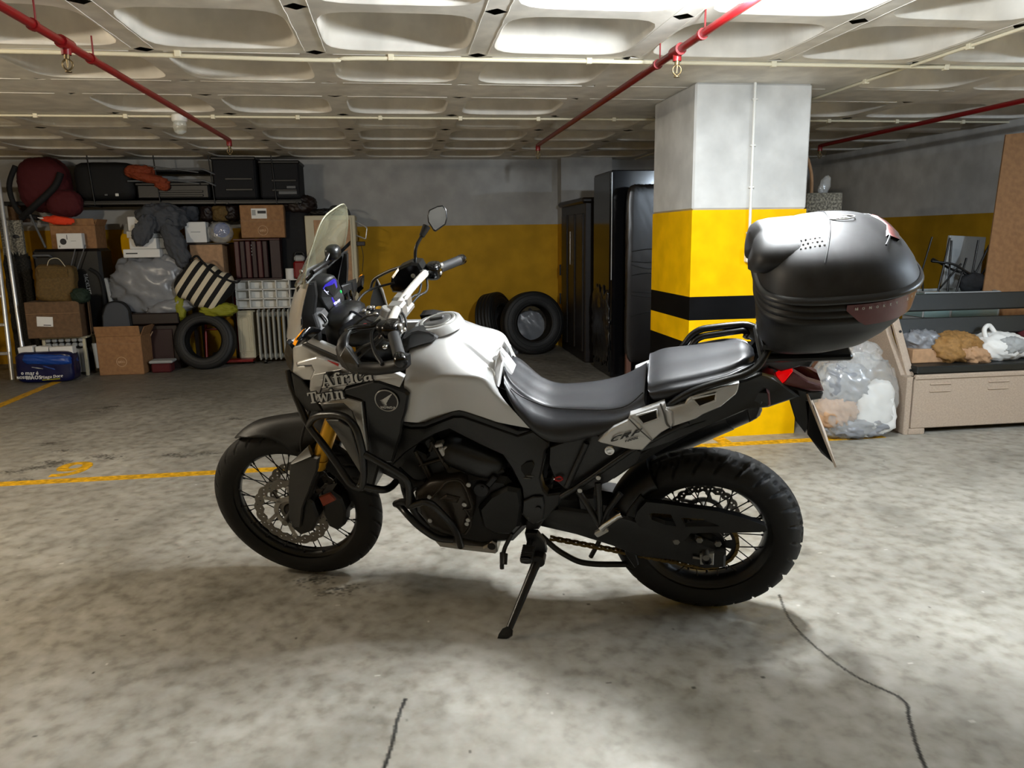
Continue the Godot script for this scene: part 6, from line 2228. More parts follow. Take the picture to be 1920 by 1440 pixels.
	sheet(st, [Vector3(1.689,1.229,0.11),Vector3(1.713,1.231,0.11),Vector3(1.725,1.224,0.11),Vector3(1.725,1.196,0.11),Vector3(1.733,1.158,0.11),Vector3(1.744,1.138,0.11),Vector3(1.757,1.121,0.11),Vector3(1.756,1.107,0.11),Vector3(1.707,1.11,0.11),Vector3(1.715,1.127,0.11),Vector3(1.719,1.158,0.11),Vector3(1.713,1.195,0.11),Vector3(1.705,1.216,0.11)], 0.02, 0.003)
	put("case_latch", st, M.dark_silver, o).transform = back
	st = begin()
	sheet(st, [Vector3(1.705,1.125,0.12),Vector3(1.763,1.115,0.12),Vector3(1.899,1.107,0.12),Vector3(1.879,1.096,0.12),Vector3(1.707,1.101,0.12)], 0.24, 0.004)
	put("mounting_plate", st, M.gloss_black, o).transform = back

func case_ring(l: Array, a: float) -> Vector3:
	var cx: float = (l[1] + l[2]) / 2
	var hx: float = (l[2] - l[1]) / 2
	var c := cos(a)
	var s := sin(a)
	var p: float = l[4] if c < 0 else l[4] * 0.78
	var k := pow(pow(absf(c), p) + pow(absf(s), p), -1.0 / p)
	return Vector3(cx + c * k * hx, l[0], s * k * l[3])

func case_rows(levels: Array) -> Array:
	var rows := []
	for l in levels:
		var row := []
		for i in 64:
			row.append(case_ring(l, TAU * i / 64))
		rows.append(row)
	return rows

# height of the lid's skin over a spot
func lid_point(levels: Array, x: float, z: float) -> Vector3:
	var best: float = levels[0][0]
	for i in levels.size() - 1:
		for k in 9:
			var t := k / 8.0
			var l := []
			for j in 5:
				l.append(lerpf(levels[i][j], levels[i + 1][j], t))
			var cx: float = (l[1] + l[2]) / 2
			var hx: float = (l[2] - l[1]) / 2
			var p: float = l[4]
			if pow(absf((x - cx) / hx), p) + pow(absf(z / l[3]), p) <= 1.0:
				best = maxf(best, l[0])
	return Vector3(x, best, z)


# ---------- the clutter along the back wall ----------
func stuff_materials() -> void:
	speckle(mat("card", Color(0.60, 0.44, 0.29), 0.8), 3.0, 0.88, 1.0, 0.02, 60)
	speckle(mat("card_pale", Color(0.72, 0.57, 0.43), 0.8), 3.0, 0.9, 1.0, 0.02, 61)
	speckle(mat("card_dull", Color(0.42, 0.32, 0.22), 0.85), 3.0, 0.85, 1.0, 0.02, 62)
	mat("tape", Color(0.55, 0.42, 0.29), 0.35)
	mat("paper_white", Color(0.88, 0.88, 0.87), 0.7)
	mat("paper_grey", Color(0.62, 0.63, 0.63), 0.75)
	mat("ink", Color(0.13, 0.13, 0.14), 0.6)
	mat("ink_pale", Color(0.80, 0.68, 0.55), 0.7)
	speckle(mat("kraft", Color(0.40, 0.31, 0.14), 0.8), 4.0, 0.8, 1.0, 0.03, 63)
	speckle(mat("kraft_bright", Color(0.62, 0.46, 0.25), 0.75), 4.0, 0.8, 1.0, 0.03, 64)
	mat("cloth_grey", Color(0.27, 0.28, 0.30), 0.9)
	mat("cloth_red", Color(0.28, 0.02, 0.05), 0.85)
	mat("cloth_black", Color(0.025, 0.026, 0.03), 0.8)
	mat("cloth_navy", Color(0.02, 0.025, 0.05), 0.8)
	mat("cloth_orange", Color(0.85, 0.22, 0.04), 0.8)
	mat("cloth_rust", Color(0.50, 0.20, 0.07), 0.8)
	mat("stripe_cream", Color(0.80, 0.76, 0.66), 0.85)
	mat("stripe_black", Color(0.02, 0.02, 0.022), 0.85)
	mat("lime", Color(0.52, 0.52, 0.10), 0.7)
	mat("aluminium", Color(0.80, 0.81, 0.82), 0.3, 0.6)
	speckle(mat("weathered_white", Color(0.62, 0.60, 0.54), 0.8), 5.0, 0.5, 1.0, 0.03, 65)
	speckle(mat("bark", Color(0.20, 0.19, 0.165), 0.95), 6.0, 0.35, 1.0, 0.03, 66)
	mat("crate_black", Color(0.035, 0.037, 0.042), 0.45)
	mat("cream", Color(0.76, 0.73, 0.63), 0.5)
	mat("heater_white", Color(0.63, 0.63, 0.60), 0.4)
	mat("wine", Color(0.14, 0.03, 0.045), 0.5)
	mat("wine_light", Color(0.24, 0.05, 0.07), 0.45)
	mat("brown_wood", Color(0.11, 0.06, 0.045), 0.5)
	mat("bag_blue", Color(0.02, 0.05, 0.23), 0.35)
	mat("bag_sky", Color(0.06, 0.24, 0.55), 0.35)
	mat("grey_film", Color(0.50, 0.51, 0.53), 0.3)
	mat("tyre_rubber", Color(0.022, 0.023, 0.027), 0.6)
	pane("clear_film", Color(0.92, 0.93, 0.93), 0.25, 0.14)
	mat("green_cloth", Color(0.06, 0.14, 0.08), 0.8)

func mesh_part(o: Node, called: String, m: String, make: Callable) -> MeshInstance3D:
	var st := begin()
	make.call(st)
	return put(called, st, M[m], o)

# a front face from its top-left and bottom-right corners, and how deep the thing goes behind it
func carton(called: String, label: String, category: String, a: Vector3, b: Vector3, deep: float, m: String, flaps := 0.0, turn := 0.0, group := "") -> Node3D:
	var w := b.x - a.x
	var h := a.y - b.y
	var o := thing(called, label, category, Vector3((a.x + b.x) / 2, b.y, a.z - deep / 2), turn, group)
	mesh_part(o, "body", m, func(st): slab_at(st, Vector3(0, h / 2, 0), Vector3(w, h, deep), 0.006))
	if flaps > 0.0:
		mesh_part(o, "flap", m, func(st): slab(st, Vector3(w, flaps, 0.006), Transform3D(Basis(Vector3(1, 0, 0), 0.22), Vector3(0, h + flaps * 0.48, deep / 2 + flaps * 0.1)), 0.002))
		mesh_part(o, "flap", m, func(st): slab(st, Vector3(w, flaps, 0.006), Transform3D(Basis(Vector3(1, 0, 0), -0.3), Vector3(0, h + flaps * 0.46, -deep / 2 - flaps * 0.12)), 0.002))
		mesh_part(o, "flap", m, func(st): slab(st, Vector3(0.006, flaps, deep), Transform3D(Basis(Vector3(0, 0, 1), -0.45), Vector3(w / 2 + flaps * 0.2, h + flaps * 0.43, 0)), 0.002))
	return o

func roundel_mark(o: Node3D, at: Vector3, r: float) -> void:
	mesh_part(o, "printed_ring", "ink_pale", func(st): tube(st, ring_path(at, r), r * 0.055, 5))
	words("printed_word", "DELL", r * 0.62, 0.001, M.ink_pale, o, Transform3D(Basis(Vector3(0, 0, 1), 0.12), at + Vector3(0, 0, 0.001)), true)

func ring_path(at: Vector3, r: float) -> Array:
	var p := []
	for i in 33:
		p.append(at + Vector3(cos(TAU * i / 32) * r, sin(TAU * i / 32) * r, 0))
	return p

# crumpled sheet goods: a lump with sharp folds
func crumple(o: Node, called: String, m: String, c: Vector3, size: Vector3, amp: float, freq: float, seeded: int, power := 2.6, turn := Basis()) -> MeshInstance3D:
	return mesh_part(o, called, m, func(st): lump(st, c, size, power, amp, freq, seeded, turn, 56, 30, true))

func car_tyre(label: String, at: Vector3, turn: Basis, R: float, width: float, rim: float, group := "") -> Node3D:
	var o := thing("car_tyre", label, "tyre", Vector3(at.x, 0, at.z), 0.0, group)
	var st := begin()
	var h := width / 2
	var prof := [[-h * 0.85, rim], [-h, rim + 0.02], [-h * 1.02, rim + (R - rim) * 0.5], [-h * 0.93, R - 0.02], [-h * 0.82, R - 0.005]]
	for k in 4:
		var z := lerpf(-h * 0.62, h * 0.62, k / 3.0)
		prof += [[z - 0.008, R], [z - 0.006, R - 0.008], [z + 0.006, R - 0.008], [z + 0.008, R]]
	prof += [[h * 0.82, R - 0.005], [h * 0.93, R - 0.02], [h * 1.02, rim + (R - rim) * 0.5], [h, rim + 0.02], [h * 0.85, rim], [h * 0.7, rim + 0.03], [-h * 0.7, rim + 0.03], [-h * 0.85, rim]]
	lathe(st, prof, Transform3D(turn, Vector3(0, at.y, 0)), 72)
	put("rubber_body", st, M.tyre_rubber, o)
	st = begin()
	for s in [-1.0, 1.0]:
		for r in [rim + 0.025, rim + (R - rim) * 0.45, R - 0.045]:
			var p := []
			for i in 49:
				p.append(Transform3D(turn, Vector3(0, at.y, 0)) * Vector3(cos(TAU * i / 48) * r, sin(TAU * i / 48) * r, s * h * 1.0))
			tube(st, p, 0.005, 5)
	put("sidewall_rib", st, M.tyre_rubber, o)
	return o

func left_pile() -> void:
	stuff_materials()
	# ladder leaning at the left edge
	var o := thing("step_ladder", "white aluminium ladder leaning beside the clutter at the photo's left edge", "ladder", Vector3(-4.1, 0, -8.5))
	for x in [[-0.30, -0.42], [0.115, -0.02], [0.215, 0.06]]:
		mesh_part(o, "rail", "aluminium", func(st): tube(st, [Vector3(x[0], 0.0, 0.06 if x[0] < 0.2 else -0.02), Vector3(x[1], 2.02, -0.32)], 0.022, 8))
	for k in 7:
		var y := 0.27 + 0.29 * k
		mesh_part(o, "rung", "aluminium", func(st): slab_at(st, Vector3(-0.11 - 0.06 * y, y, 0.06 - 0.19 * y), Vector3(0.42, 0.03, 0.05), 0.006))
	mesh_part(o, "top_cap", "aluminium", func(st): slab_at(st, Vector3(-0.2, 2.0, -0.30), Vector3(0.5, 0.05, 0.1), 0.01))
	o = thing("rough_board", "rough dark weathered board standing upright behind the ladder", "board", Vector3(-4.02, 0, -8.95))
	mesh_part(o, "board", "bark", func(st): lump(st, Vector3(0, 0.62, 0), Vector3(0.24, 1.24, 0.08), 9.0, 0.12, 0.12, 12, Basis(), 40, 60, true))
	o = thing("pale_board", "pale weathered board with a dark knot, above the rough dark board", "board", Vector3(-4.02, 1.24, -8.95))
	mesh_part(o, "board", "weathered_white", func(st): slab_at(st, Vector3(0.02, 0.19, 0), Vector3(0.15, 0.38, 0.05), 0.006))
	mesh_part(o, "edge_batten", "weathered_white", func(st): slab_at(st, Vector3(-0.09, 0.2, 0.01), Vector3(0.05, 0.40, 0.04), 0.004))
	mesh_part(o, "knot", "ink", func(st): lump(st, Vector3(0.03, 0.21, 0.025), Vector3(0.07, 0.04, 0.01), 2, 0.3, 0.3, 3))
	var a := carton("wooden_box", "small brown wooden box high behind the ladder", "box", Vector3(-4.164,1.813,-9.2), Vector3(-4.029,1.609,-9.2), 0.2, "card_dull")
	o = thing("metal_pole", "thin grey pole slanting beside the open carton", "pole", Vector3(-3.75, 1.33, -8.95))
	mesh_part(o, "shaft", "grey_plastic", func(st): rod(st, Vector3(0.07, 0, 0.1), Vector3(-0.09, 0.36, 0), 0.012, 8))

	# wall rack just under the ceiling
	var rack := thing("storage_rack", "black metal wall rack under the ceiling across the clutter", "rack", Vector3(-2.6, 1.79, -9.3))
	for z in [-0.28, 0.22]:
		mesh_part(rack, "rail", "crate_black", func(st): slab_at(st, Vector3(0, 0, z), Vector3(3.1, 0.03, 0.03), 0.003))
	for x in [-1.5, -0.75, 0.0, 0.75, 1.5]:
		mesh_part(rack, "crossbar", "crate_black", func(st): slab_at(st, Vector3(x, -0.01, -0.03), Vector3(0.03, 0.02, 0.56), 0.003))
	for x in [-0.62, 0.05, 0.62, 1.28]:
		mesh_part(rack, "hanger_rod", "crate_black", func(st): rod(st, Vector3(x, -0.02, 0.235), Vector3(x - 0.03, 0.5, 0.235), 0.007, 6))
	mesh_part(rack, "shelf_board", "crate_black", func(st): slab_at(st, Vector3(0, 0.022, -0.03), Vector3(3.08, 0.014, 0.48), 0.003))
	o = thing("travel_bag", "dark red travel bag with black straps hanging at the rack's left end", "bag", Vector3(-3.66, 1.66, -9.15))
	crumple(o, "bag_body", "cloth_red", Vector3(-0.07, 0.33, 0.0), Vector3(0.50, 0.56, 0.34), 0.06, 0.05, 7, 2.8)
	crumple(o, "bag_pocket", "cloth_red", Vector3(0.15, 0.13, 0.12), Vector3(0.34, 0.28, 0.2), 0.08, 0.06, 8, 2.6)
	mesh_part(o, "strap", "cloth_black", func(st): tube(st, curve([Vector3(-0.28, -0.02, 0.16), Vector3(-0.08, 0.12, 0.24), Vector3(0.10, 0.30, 0.2), Vector3(0.16, 0.44, 0.16)], 8), 0.035, 8))
	mesh_part(o, "strap", "cloth_black", func(st): tube(st, curve([Vector3(-0.30, 0.52, 0.1), Vector3(-0.36, 0.3, 0.16), Vector3(-0.30, 0.05, 0.16), Vector3(-0.1, -0.02, 0.2)], 8), 0.028, 8))
	o = thing("suitcase", "black suitcase lying on the rack right of the red bag", "suitcase", Vector3(-3.12, 1.83, -9.3))
	mesh_part(o, "shell", "cloth_black", func(st): lump(st, Vector3(0, 0.20, 0), Vector3(0.62, 0.40, 0.44), 6.0, 0.02, 0.05, 2))
	mesh_part(o, "clasp", "alloy_dull" if M.has("alloy_dull") else "grey_plastic", func(st): slab_at(st, Vector3(0.02, 0.05, 0.225), Vector3(0.03, 0.018, 0.01), 0.002))
	mesh_part(o, "clasp", "white_plastic", func(st): slab_at(st, Vector3(0.13, 0.05, 0.225), Vector3(0.035, 0.03, 0.01), 0.004))
	var names := ["long dark case on the rack below the folding chairs", "dark navy crate in the middle of the rack", "dark navy crate at the rack's right end, under a lid"]
	var spots := [[-2.80, -2.02, 0.17], [-2.0, -1.52, 0.44], [-1.5, -1.05, 0.40]]
	for i in 3:
		var s = spots[i]
		o = thing("storage_crate", names[i], "crate", Vector3((s[0] + s[1]) / 2, 1.83, -9.3), 0, "dark crates on the wall rack")
		var w: float = s[1] - s[0]
		mesh_part(o, "body", "crate_black" if i == 0 else "cloth_navy", func(st): slab_at(st, Vector3(0, s[2] / 2, 0), Vector3(w - 0.02, s[2], 0.44), 0.02))
		mesh_part(o, "lid", "crate_black", func(st): slab_at(st, Vector3(0, s[2] - 0.01, 0.0), Vector3(w, 0.04, 0.46), 0.012))
		for k in 2:
			mesh_part(o, "rib", "crate_black", func(st): slab_at(st, Vector3(w * 0.1, s[2] * (0.22 + 0.26 * k), 0.225), Vector3(w * 0.6, 0.025, 0.016), 0.004))
		if i == 2:
			mesh_part(o, "handle", "grey_plastic", func(st): slab_at(st, Vector3(0.12, 0.12, 0.235), Vector3(0.10, 0.03, 0.012), 0.004))
			mesh_part(o, "handle", "grey_plastic", func(st): slab_at(st, Vector3(0.08, 0.06, 0.235), Vector3(0.2, 0.035, 0.012), 0.004))
	for i in 2:
		o = thing("folding_chair", ["black folded chair with bright tubes, upper of two on the rack", "black folded chair with bright tubes, lower of two on the rack"][i], "chair", Vector3(-2.42, 2.02 + 0.12 * (1 - i), -9.25), 0, "folded chairs on the rack")
		mesh_part(o, "tube_frame", "dark_tube" if M.has("dark_tube") else "grey_plastic", func(st): tube(st, bent([Vector3(-0.44, 0, 0.2), Vector3(0.34, 0.01, 0.2), Vector3(0.46, -0.05, 0.2), Vector3(0.46, -0.05, -0.2), Vector3(0.34, 0.01, -0.2), Vector3(-0.44, 0, -0.2)], 0.06), 0.010, 8))
		mesh_part(o, "cross_leg", "grey_plastic", func(st): rod(st, Vector3(-0.30, 0.05, 0.21), Vector3(0.30, -0.03, 0.21), 0.008, 6))
		mesh_part(o, "seat_cloth", "cloth_black", func(st): slab_at(st, Vector3(0.02, -0.012, 0), Vector3(0.66, 0.016, 0.36), 0.006))
	o = thing("orange_cloth", "crumpled rust orange cloth stuffed beside the folded chairs", "cloth", Vector3(-2.68, 2.0, -9.1))
	crumple(o, "fold", "cloth_rust", Vector3(-0.05, 0.12, 0.03), Vector3(0.28, 0.13, 0.14), 0.25, 0.08, 4, 2.4)
	crumple(o, "fold", "cloth_rust", Vector3(0.05, 0.05, 0.06), Vector3(0.36, 0.09, 0.12), 0.25, 0.08, 5, 2.4, Basis(Vector3(0, 0, 1), -0.22))
	crumple(o, "fold", "cloth_rust", Vector3(0.17, -0.02, 0.05), Vector3(0.14, 0.10, 0.1), 0.25, 0.08, 6, 2.4, Basis(Vector3(0, 0, 1), -0.4))

	# first stack: basket, carton, paper bag; dark crates; open carton
	o = thing("wire_basket", "pale wire basket stand under the labelled carton", "basket", Vector3(-3.49, 0, -8.62))
	for x in [-0.2, 0.19]:
		for z in [-0.2, 0.06]:
			mesh_part(o, "post", "cream", func(st): slab_at(st, Vector3(x, 0.21, z), Vector3(0.03, 0.42, 0.03), 0.004))
	mesh_part(o, "tray_top", "cream", func(st): slab_at(st, Vector3(0, 0.408, -0.07), Vector3(0.46, 0.02, 0.32), 0.004))
	for k in 6:
		for j in 2:
			mesh_part(o, "basket_cup", "paper_grey", func(st): slab_at(st, Vector3(-0.16 + 0.064 * k, 0.33 + 0.05 * j, 0.06), Vector3(0.05, 0.04, 0.05), 0.012))
	mesh_part(o, "lower_panel", "paper_grey", func(st): slab_at(st, Vector3(0, 0.15, -0.05), Vector3(0.34, 0.26, 0.02), 0.004))
	o = thing("roll", "white paper roll standing right of the wire basket", "roll", Vector3(-3.17, 0.08, -8.55))
	mesh_part(o, "paper", "paper_grey", func(st): rod(st, Vector3(0, 0, 0), Vector3(-0.02, 0.26, 0), 0.035, 16))
	mesh_part(o, "core", "ink", func(st): rod(st, Vector3(0, -0.08, 0), Vector3(0, 0.004, 0), 0.012, 10))
	a = carton("carton", "brown carton with a white address label under the paper bag", "carton", Vector3(-3.79, 0.79, -8.44), Vector3(-3.28, 0.42, -8.44), 0.36, "card_dull", 0.0, 0.06)
	mesh_part(a, "address_label", "paper_white", func(st): slab(st, Vector3(0.15, 0.10, 0.003), Transform3D(Basis(Vector3(0, 0, 1), -0.06), Vector3(-0.08, 0.17, 0.181)), 0.001))
	mesh_part(a, "label_print", "ink", func(st): slab(st, Vector3(0.07, 0.008, 0.003), Transform3D(Basis(Vector3(0, 0, 1), -0.06), Vector3(-0.06, 0.133, 0.183)), 0.0))
	mesh_part(a, "tape_seam", "tape", func(st): slab_at(st, Vector3(0, 0.25, 0.181), Vector3(0.5, 0.004, 0.002), 0.0))
	mesh_part(a, "open_flap", "card_dull", func(st): slab(st, Vector3(0.006, 0.36, 0.34), Transform3D(Basis(Vector3(0, 1, 0), 0.3), Vector3(0.27, 0.19, -0.05)), 0.002))
	o = thing("paper_bag", "creased brown paper bag standing on the labelled carton", "bag", Vector3(-3.50, 0.79, -8.58), 0.15)
	mesh_part(o, "bag_body", "kraft", func(st): lump(st, Vector3(0, 0.18, 0), Vector3(0.35, 0.36, 0.2), 7.0, 0.07, 0.05, 14, Basis(Vector3(0, 0, 1), -0.08), 48, 36, true))
	mesh_part(o, "folded_top", "kraft", func(st): slab(st, Vector3(0.27, 0.16, 0.02), Transform3D(Basis(Vector3(1, 0, 0), 0.35), Vector3(0.0, 0.26, 0.10)), 0.006))
	mesh_part(o, "rope_handle", "cream", func(st): tube(st, curve([Vector3(-0.06, 0.33, 0.08), Vector3(-0.02, 0.42, 0.1), Vector3(0.06, 0.43, 0.1), Vector3(0.11, 0.35, 0.08)], 8), 0.004, 6))
	o = thing("green_cloth", "green cloth tucked beside the brown paper bag", "cloth", Vector3(-3.26, 0.79, -8.5))
	crumple(o, "cloth", "green_cloth", Vector3(0, 0.05, 0), Vector3(0.16, 0.14, 0.14), 0.2, 0.08, 3)
	o = thing("equipment_case", "black equipment case behind the brown paper bag", "case", Vector3(-3.50, 0.0, -9.06))
	mesh_part(o, "body", "crate_black", func(st): slab_at(st, Vector3(0, 0.66, 0), Vector3(0.68, 1.31, 0.36), 0.03))
	mesh_part(o, "side_strap", "cloth_black", func(st): tube(st, curve([Vector3(0.22, 1.1, 0.19), Vector3(0.32, 1.0, 0.2), Vector3(0.33, 0.7, 0.2), Vector3(0.25, 0.5, 0.19)], 8), 0.02, 8))
	mesh_part(o, "handle", "grey_plastic", func(st): tube(st, bent([Vector3(-0.30, 1.22, 0.18), Vector3(-0.30, 1.25, 0.25), Vector3(-0.14, 1.25, 0.25), Vector3(-0.14, 1.22, 0.18)], 0.02), 0.012, 8))
	words("case_lettering", "TACKLIFE", 0.05, 0.002, M.paper_grey, o, Transform3D(Basis(Vector3(0, 0, 1), -1.48), Vector3(0.18, 0.94, 0.185)), true)
	o = thing("trekking_pole", "thin dark stick poking up from the black equipment case", "pole", Vector3(-3.42, 1.1, -8.8), 0, "sticks in front of the open carton")
	mesh_part(o, "shaft", "grey_plastic", func(st): rod(st, Vector3(-0.06, -0.1, 0), Vector3(0.07, 0.28, 0), 0.006, 6))
	var o2 := o.duplicate()
	o2.name = numbered("trekking_pole")
	o2.position += Vector3(0.06, -0.02, 0.0)
	o2.rotation.z = -0.08
	o2.set_meta("label", "second thin dark stick, right of the first, before the open carton")
	add_child(o2)
	a = carton("carton", "open brown carton with torn flaps behind a white product box", "carton", Vector3(-3.64, 1.56, -8.9), Vector3(-3.19, 1.315, -8.9), 0.3, "card", 0.07)
	o = carton("product_box", "white product box with a round dark picture, left of the stack", "box", Vector3(-3.53, 1.475, -8.76), Vector3(-3.28, 1.315, -8.76), 0.09, "paper_white")
	mesh_part(o, "round_picture", "ink", func(st): disc(st, Vector3(-0.06, 0.075, 0.044), Vector3(0, 0, 1), 0.032, 0.003, 24))
	for k in 2:
		mesh_part(o, "print_line", "paper_grey" if k else "ink", func(st): slab_at(st, Vector3(-0.02 + 0.06 * k, 0.12 - 0.04 * k, 0.045), Vector3(0.006 if k == 0 else 0.05, 0.05 if k == 0 else 0.005, 0.002), 0.0))
	mesh_part(o, "print_mark", "ink", func(st): slab_at(st, Vector3(-0.1, 0.025, 0.045), Vector3(0.008, 0.02, 0.002), 0.0))
	o = thing("safety_flag", "bright orange flag with a white tip on the open carton", "flag", Vector3(-3.53, 1.575, -8.82))
	mesh_part(o, "cloth", "cloth_orange", func(st): lump(st, Vector3(0.02, 0.035, 0), Vector3(0.27, 0.08, 0.06), 2.4, 0.3, 0.07, 9, Basis(Vector3(0, 0, 1), -0.08), 40, 20, true))
	mesh_part(o, "tip", "paper_white", func(st): rod(st, Vector3(-0.09, 0.045, 0), Vector3(-0.18, 0.065, 0), 0.022, 10, 0.003))
	o = thing("yellow_can", "mustard yellow bottle deep behind the white box stack", "bottle", Vector3(-2.98, 1.215, -9.25))
	mesh_part(o, "body", "wall_yellow", func(st): lump(st, Vector3(0, 0.13, 0), Vector3(0.15, 0.26, 0.1), 4, 0, 1, 1))
	mesh_part(o, "neck", "paper_grey", func(st): rod(st, Vector3(0, 0.25, 0), Vector3(0.01, 0.36, 0), 0.045, 12, 0.03))

	# second stack
	a = carton("carton", "open brown carton with a ring logo on the floor, before the grey case", "carton", Vector3(-3.16, 0.41, -8.5), Vector3(-2.71, 0.0, -8.5), 0.34, "card", 0.11, -0.04)
	roundel_mark(a, Vector3(0.01, 0.14, 0.172), 0.05)
	mesh_part(a, "tape_seam", "tape", func(st): slab_at(st, Vector3(0, 0.33, 0.171), Vector3(0.44, 0.004, 0.002), 0.0))
	o = thing("padded_case", "grey round-topped padded case standing in the ring logo carton", "case", Vector3(-3.02, 0.41, -8.72))
	var arch := PackedVector2Array()
	for p in [Vector2(-0.13, 0), Vector2(0.12, 0), Vector2(0.14, 0.2), Vector2(0.13, 0.27), Vector2(0.08, 0.325), Vector2(0.0, 0.34), Vector2(-0.07, 0.31), Vector2(-0.12, 0.2)]:
		arch.append(p)
	var arch2 := PackedVector2Array(Array(curve(Array(arch), 5)))
	mesh_part(o, "front", "cloth_grey", func(st): prism(st, arch2, -0.03, 0.04, Transform3D(), 0.012))
	mesh_part(o, "black_edge", "cloth_black", func(st): prism(st, inset(ccw(arch2), -0.014), -0.05, 0.02, Transform3D(), 0.012))
	o = thing("plastic_sheet", "big grey folded plastic sheet heaped under the white box stack", "sheet", Vector3(-2.67, 0.62, -9.0))
	crumple(o, "bundle", "grey_film", Vector3(0.0, 0.29, 0), Vector3(0.80, 0.58, 0.36), 0.22, 0.022, 11, 2.8)
	crumple(o, "loose_corner", "grey_film", Vector3(0.2, 0.06, 0.12), Vector3(0.5, 0.16, 0.2), 0.25, 0.03, 12, 2.4, Basis(Vector3(0, 0, 1), 0.2))
	mesh_part(o, "pale_fold", "paper_grey", func(st): slab(st, Vector3(0.04, 0.36, 0.1), Transform3D(Basis(Vector3(0, 0, 1), 0.12), Vector3(-0.46, 0.2, 0.05)), 0.015))
	o = thing("drawer_unit", "low dark brown drawer unit holding up the plastic sheet", "drawers", Vector3(-2.66, 0.0, -9.0))
	mesh_part(o, "carcass", "brown_wood", func(st): slab_at(st, Vector3(0, 0.24, 0), Vector3(0.46, 0.48, 0.4), 0.006))
	mesh_part(o, "tray", "brown_wood", func(st): slab_at(st, Vector3(0.03, 0.56, 0.06), Vector3(0.48, 0.12, 0.4), 0.01))
	mesh_part(o, "front_panel", "wine", func(st): slab_at(st, Vector3(0.06, 0.27, 0.205), Vector3(0.24, 0.34, 0.015), 0.004))
	mesh_part(o, "string", "ink_pale", func(st): tube(st, bent([Vector3(-0.1, 0.0, 0.22), Vector3(-0.12, 0.24, 0.22), Vector3(-0.02, 0.42, 0.22)], 0.02), 0.005, 6))
	o = thing("metal_clutter", "small bright metal fittings lying on the drawer unit tray", "fittings", Vector3(-2.60, 0.62, -8.86))
	for k in 4:
		crumple(o, "fitting", "aluminium", Vector3(-0.1 + 0.07 * k, 0.02, 0.02 * (k % 2)), Vector3(0.05, 0.04, 0.04), 0.35, 0.2, 20 + k)
	o = thing("floor_basket", "small red plastic tub on the floor beside the leaning tyre", "tub", Vector3(-2.56, 0.0, -8.62))
	mesh_part(o, "tub", "cloth_red", func(st): slab_at(st, Vector3(0, 0.05, 0), Vector3(0.2, 0.10, 0.16), 0.015))
	mesh_part(o, "lid", "paper_grey", func(st): slab_at(st, Vector3(0.0, 0.115, -0.01), Vector3(0.24, 0.03, 0.18), 0.01))
	var wl := [["flat white box with grey print, lowest of the white stack", -2.92, -2.54, 1.21, 0.09], ["thick white box second from the bottom of the white stack", -2.85, -2.57, 1.302, 0.115], ["slim white box third from the bottom of the white stack", -2.87, -2.60, 1.419, 0.07], ["upright white box on top of the stack, half under the jacket", -2.85, -2.66, 1.491, 0.15]]
	for k in 4:
		var q = wl[k]
		o = carton("white_box", q[0], "box", Vector3(q[1], q[3] + q[4], -8.86 - 0.01 * k), Vector3(q[2], q[3], -8.86 - 0.01 * k), 0.26, "paper_white", 0.0, -0.05)
		if k == 0:
			mesh_part(o, "printed_line", "ink", func(st): slab_at(st, Vector3(-0.1, 0.045, 0.131), Vector3(0.12, 0.012, 0.002), 0.0))
		mesh_part(o, "grey_side", "paper_grey", func(st): slab_at(st, Vector3((q[2] - q[1]) / 2 + 0.05, q[4] / 2, -0.04), Vector3(0.1, q[4] * 0.95, 0.16), 0.006))
	o = thing("jacket", "crumpled grey jacket thrown over the white box stack", "jacket", Vector3(-2.58, 1.2, -8.98))
	crumple(o, "jacket_body", "cloth_grey", Vector3(0.03, 0.42, -0.02), Vector3(0.46, 0.28, 0.3), 0.3, 0.035, 15, 2.3)
	crumple(o, "sleeve", "cloth_grey", Vector3(-0.09, 0.30, 0.18), Vector3(0.17, 0.30, 0.12), 0.3, 0.05, 16, 2.3, Basis(Vector3(0, 0, 1), -0.5))
	crumple(o, "sleeve", "cloth_grey", Vector3(0.20, 0.14, 0.10), Vector3(0.19, 0.48, 0.16), 0.3, 0.045, 17, 2.3, Basis(Vector3(0, 0, 1), 0.32))
	o = thing("bubble_wrap", "strip of wrinkled grey wrap hanging below the jacket", "wrap", Vector3(-2.45, 1.12, -8.95))
	crumple(o, "wrap", "grey_film", Vector3(0.02, 0.02, 0.02), Vector3(0.28, 0.2, 0.14), 0.2, 0.06, 18, 3.0)
	# bags squeezed in the dark under the rack
	for k in 4:
		o = thing("bundle", ["grey cloth bundle in the dark under the rack, behind the jacket", "olive bundle under the rack, second from the jacket", "tan folded bundle under the rack above the white cube box", "dark brown bundle under the rack left of the labelled carton"][k], "bundle", Vector3([-2.33, -2.13, -1.98, -1.86][k], 1.6, -9.35))
		crumple(o, "cloth", ["cloth_grey", "brown_wood", "kraft", "brown_wood"][k], Vector3(0, 0.085, 0), Vector3([0.2, 0.14, 0.2, 0.16][k], 0.17, 0.2), 0.2, 0.05, 30 + k, 3.0)

	# tyre, hand truck, striped bag
	o = car_tyre("black tyre standing on the floor below the striped bag", Vector3(-2.14, 0.30, -8.78), Basis(Vector3(1, 0, 0), -0.18), 0.315, 0.2, 0.185)
	o = thing("hand_truck", "red tubular hand truck seen through the tyre", "trolley", Vector3(-2.10, 0, -9.0))
	for x in [-0.09, 0.09]:
		mesh_part(o, "upright", "red_paint", func(st): rod(st, Vector3(x, 0.06, 0.02), Vector3(x, 0.52, -0.06), 0.014, 8))
	mesh_part(o, "cross_tube", "red_paint", func(st): rod(st, Vector3(-0.09, 0.40, -0.03), Vector3(0.16, 0.40, -0.03), 0.013, 8))
